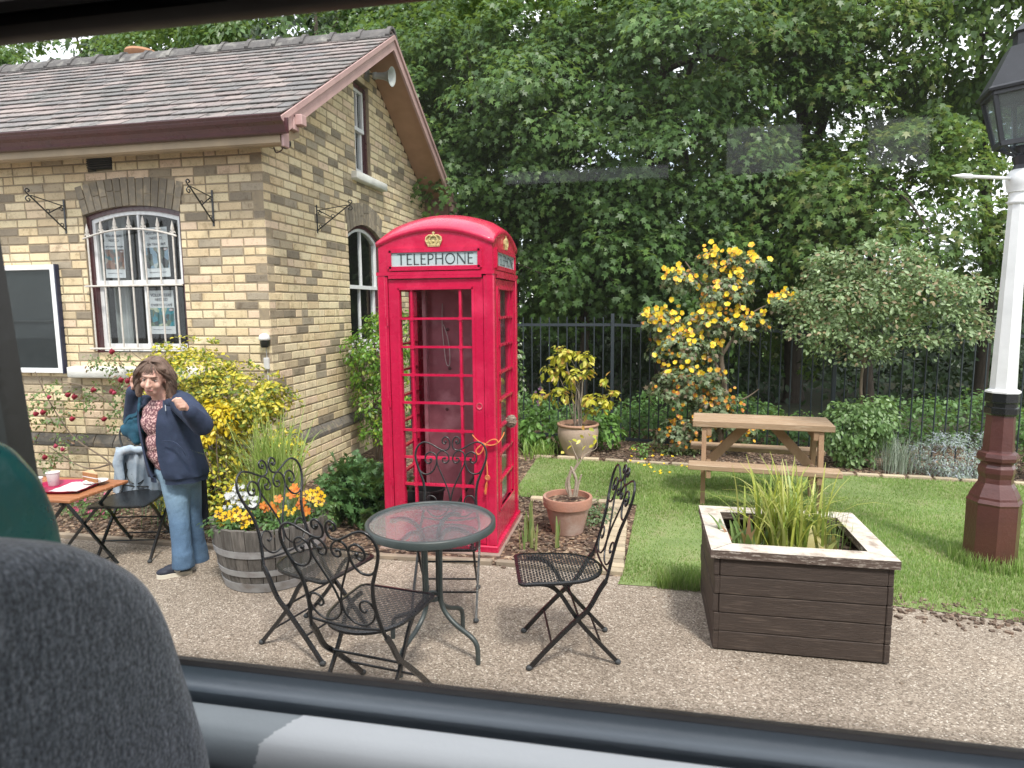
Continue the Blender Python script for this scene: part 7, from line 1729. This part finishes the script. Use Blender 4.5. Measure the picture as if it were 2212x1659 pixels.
# left pillar
def pillar(xe, d0, d1): 
    q = MB(); e_ = lambda z: xe - .075 * (z - 1.5) + .05 * max(0, 1.5 - z)**2 * 8
    q.prism([(XL-.4, 1.24), (e_(1.24), 1.24), (e_(1.34), 1.34), (e_(1.5), 1.5), (e_(1.9), 1.9), (e_(2.25), 2.25), (XL-.4, 2.25)], lambda a, z, d: (a, d, z), d0, d1); return q
pillar(-.868, -.018, .03).build('window_pillar', DK, tc_); pillar(-.856, -.052, -.0182).build('pillar_moulding', mat('moulding_grey', (.05, .052, .056), None, .4, 5), tc_); pillar(-.835, -.12, -.0522).build('pillar_trim', DK, tc_)
b = MB(); b.bbox(XR, XR+.4, -.10, .06, 1.2, 2.2, .006); b.build('window_pillar', DK, tc_)
# body: ceiling, floor, ends and far side with slots added to make reflections in the pane
b = MB(); b.box(-4, 4, -2.75, -.70, 2.95, 3.0); b.box(-4, -2.2, -.6999, 0, 2.95, 3.0); b.box(2.4, 4, -.6999, 0, 2.95, 3.0); b.build('ceiling', mat('ceiling_cream', (.12, .11, .10), None, .7, 4), tc_)  # left open above the window bay so added skylight fills ledge and seats
b = MB(); b.box(-4, 4, -2.75, -.05, .42, .46); b.build('floor', mat('lino_floor', (.07, .065, .06), None, .6, 4), tc_)
for x0 in (-4, 3.95): b = MB(); b.box(x0, x0+.05, -2.7, -.05, .46, 2.95); b.build('partition', DP, tc_)
for x0, x1 in ((XL-.3-2.9, XL-.3), (XR+.4, 4)): b = MB(); b.box(x0, x1, -.1, 0, .46, 2.95); b.build('side_wall', DP, tc_)
b = MB(); YO0, YO1 = -2.70, -2.65; holes = [(-.72, .12, 2.43, 2.50), (.39, .74, 2.45, 2.65), (1.02, 1.30, 2.46, 2.66)]
b.box(-4, 4, YO0, YO1, .46, 2.43); b.box(-4, 4, YO0, YO1, 2.66, 2.95); xs_ = [-4, -.72, .12, .39, .74, 1.02, 1.30, 4]
for i in range(0, len(xs_)-1, 2): b.box(xs_[i], xs_[i+1], YO0, YO1, 2.431, 2.659)
b.box(-.72, .12, YO0, YO1, 2.50, 2.658)
b.build('far_wall', DP, tc_)
# ---- seats
def seat_back(name, label, x0, x1, outline, mt, y_c, seatmat=None):
    t = thing(name, label, 'seat', ((x0+x1)/2, y_c, .46)); b = MB(); O = outline; n = len(O); xm = (x1-x0)/2
    cy = sum(p[0] for p in O)/n; cz = sum(p[1] for p in O)/n
    layers = [(-1, .90), (-.92, .955), (-.7, .985), (-.3, 1), (.3, 1), (.7, .985), (.92, .955), (1, .90)]
    vs = []
    for lx, sc in layers:
        for y, z in O:
            dy, dz = y - cy, z - cz; d_ = math.hypot(dy, dz); k = (d_ - (1-sc)*.42) / d_
            vs.append((lx*xm, cy + dy*k - y_c, cz + dz*k - .46))
    m = len(layers)
    b.add(vs, [(l*n+i, l*n+(i+1) % n, (l+1)*n+(i+1) % n, (l+1)*n+i) for l in range(m-1) for i in range(n)] + [tuple(range(n))[::-1], tuple((m-1)*n+i for i in range(n))])
    b.build('backrest', mt, t, smooth=True, angle=70)
    s = MB(); s.bbox(-xm - .42, -xm + .02 if x0 > -.7 else -xm, -.24, .2, .28, .42, .03); s.build('cushion', mt, t, smooth=True)
    s = MB(); s.bbox(-xm-.3, xm, -.18, .16, 0, .28, .01); s.build('seat_base', DP, t)
    return t
def moquette():
    m, t, p, o = nodes('moquette'); v = coords(t)
    n = noise(t, 120, 4, coords(t, (1, 2.4, .22)), .8); r = ramp(t, [(.3, (.05, .056, .068)), (.5, (.105, .113, .132)), (.7, (.19, .198, .222))]); t.links.new(n.outputs[0], r.inputs[0])
    n2 = noise(t, 230, 3, v); rr = ramp(t, [(.35, (.5, .5, .5)), (.65, (1.5, 1.5, 1.5))]); t.links.new(n2.outputs[0], rr.inputs[0])
    t.links.new(mixc(t, r.outputs[0], rr.outputs[0], 1, 'MULTIPLY'), p.inputs['Base Color']); p.inputs['Roughness'].default_value = .95
    p.inputs['Sheen Weight'].default_value = .6; p.inputs['Sheen Roughness'].default_value = .4; bump(t, p, n2.outputs[0], .8, .003); return m
g = [(.415, 1.606), (.471, 1.594), (.529, 1.561), (.575, 1.516), (.602, 1.465), (.620, 1.405), (.642, 1.317), (.655, 1.248), (.66, 1.10), (.66, .74)]
mirror = [(.72 - y, z) for y, z in g[::-1]]
ol = [tuple(p)[:2] for p in catmull([(y, z, 0) for y, z in g + mirror[:-1]], 4)]
seat_back('carriage_seat', 'grey moquette seat back nearest the camera at the lower left', -.62, -.50, ol, moquette(), .36)
g = [(.42, 1.685), (.52, 1.680), (.60, 1.667), (.650, 1.641), (.675, 1.613), (.698, 1.570), (.716, 1.485), (.718, 1.3), (.718, .74)]
mirror = [(.80 - y, z) for y, z in g[::-1]]
ol = [tuple(p)[:2] for p in catmull([(y, z, 0) for y, z in g + mirror[1:-1]], 4)]
seat_back('carriage_seat', 'glossy teal seat back at the left edge beyond the grey seat', -.86, -.75, ol, mat('teal_vinyl', (.0, .11, .11), (.0, .08, .09), .3, 12, bmp=.5, bscale=14, coat=.3), .40)
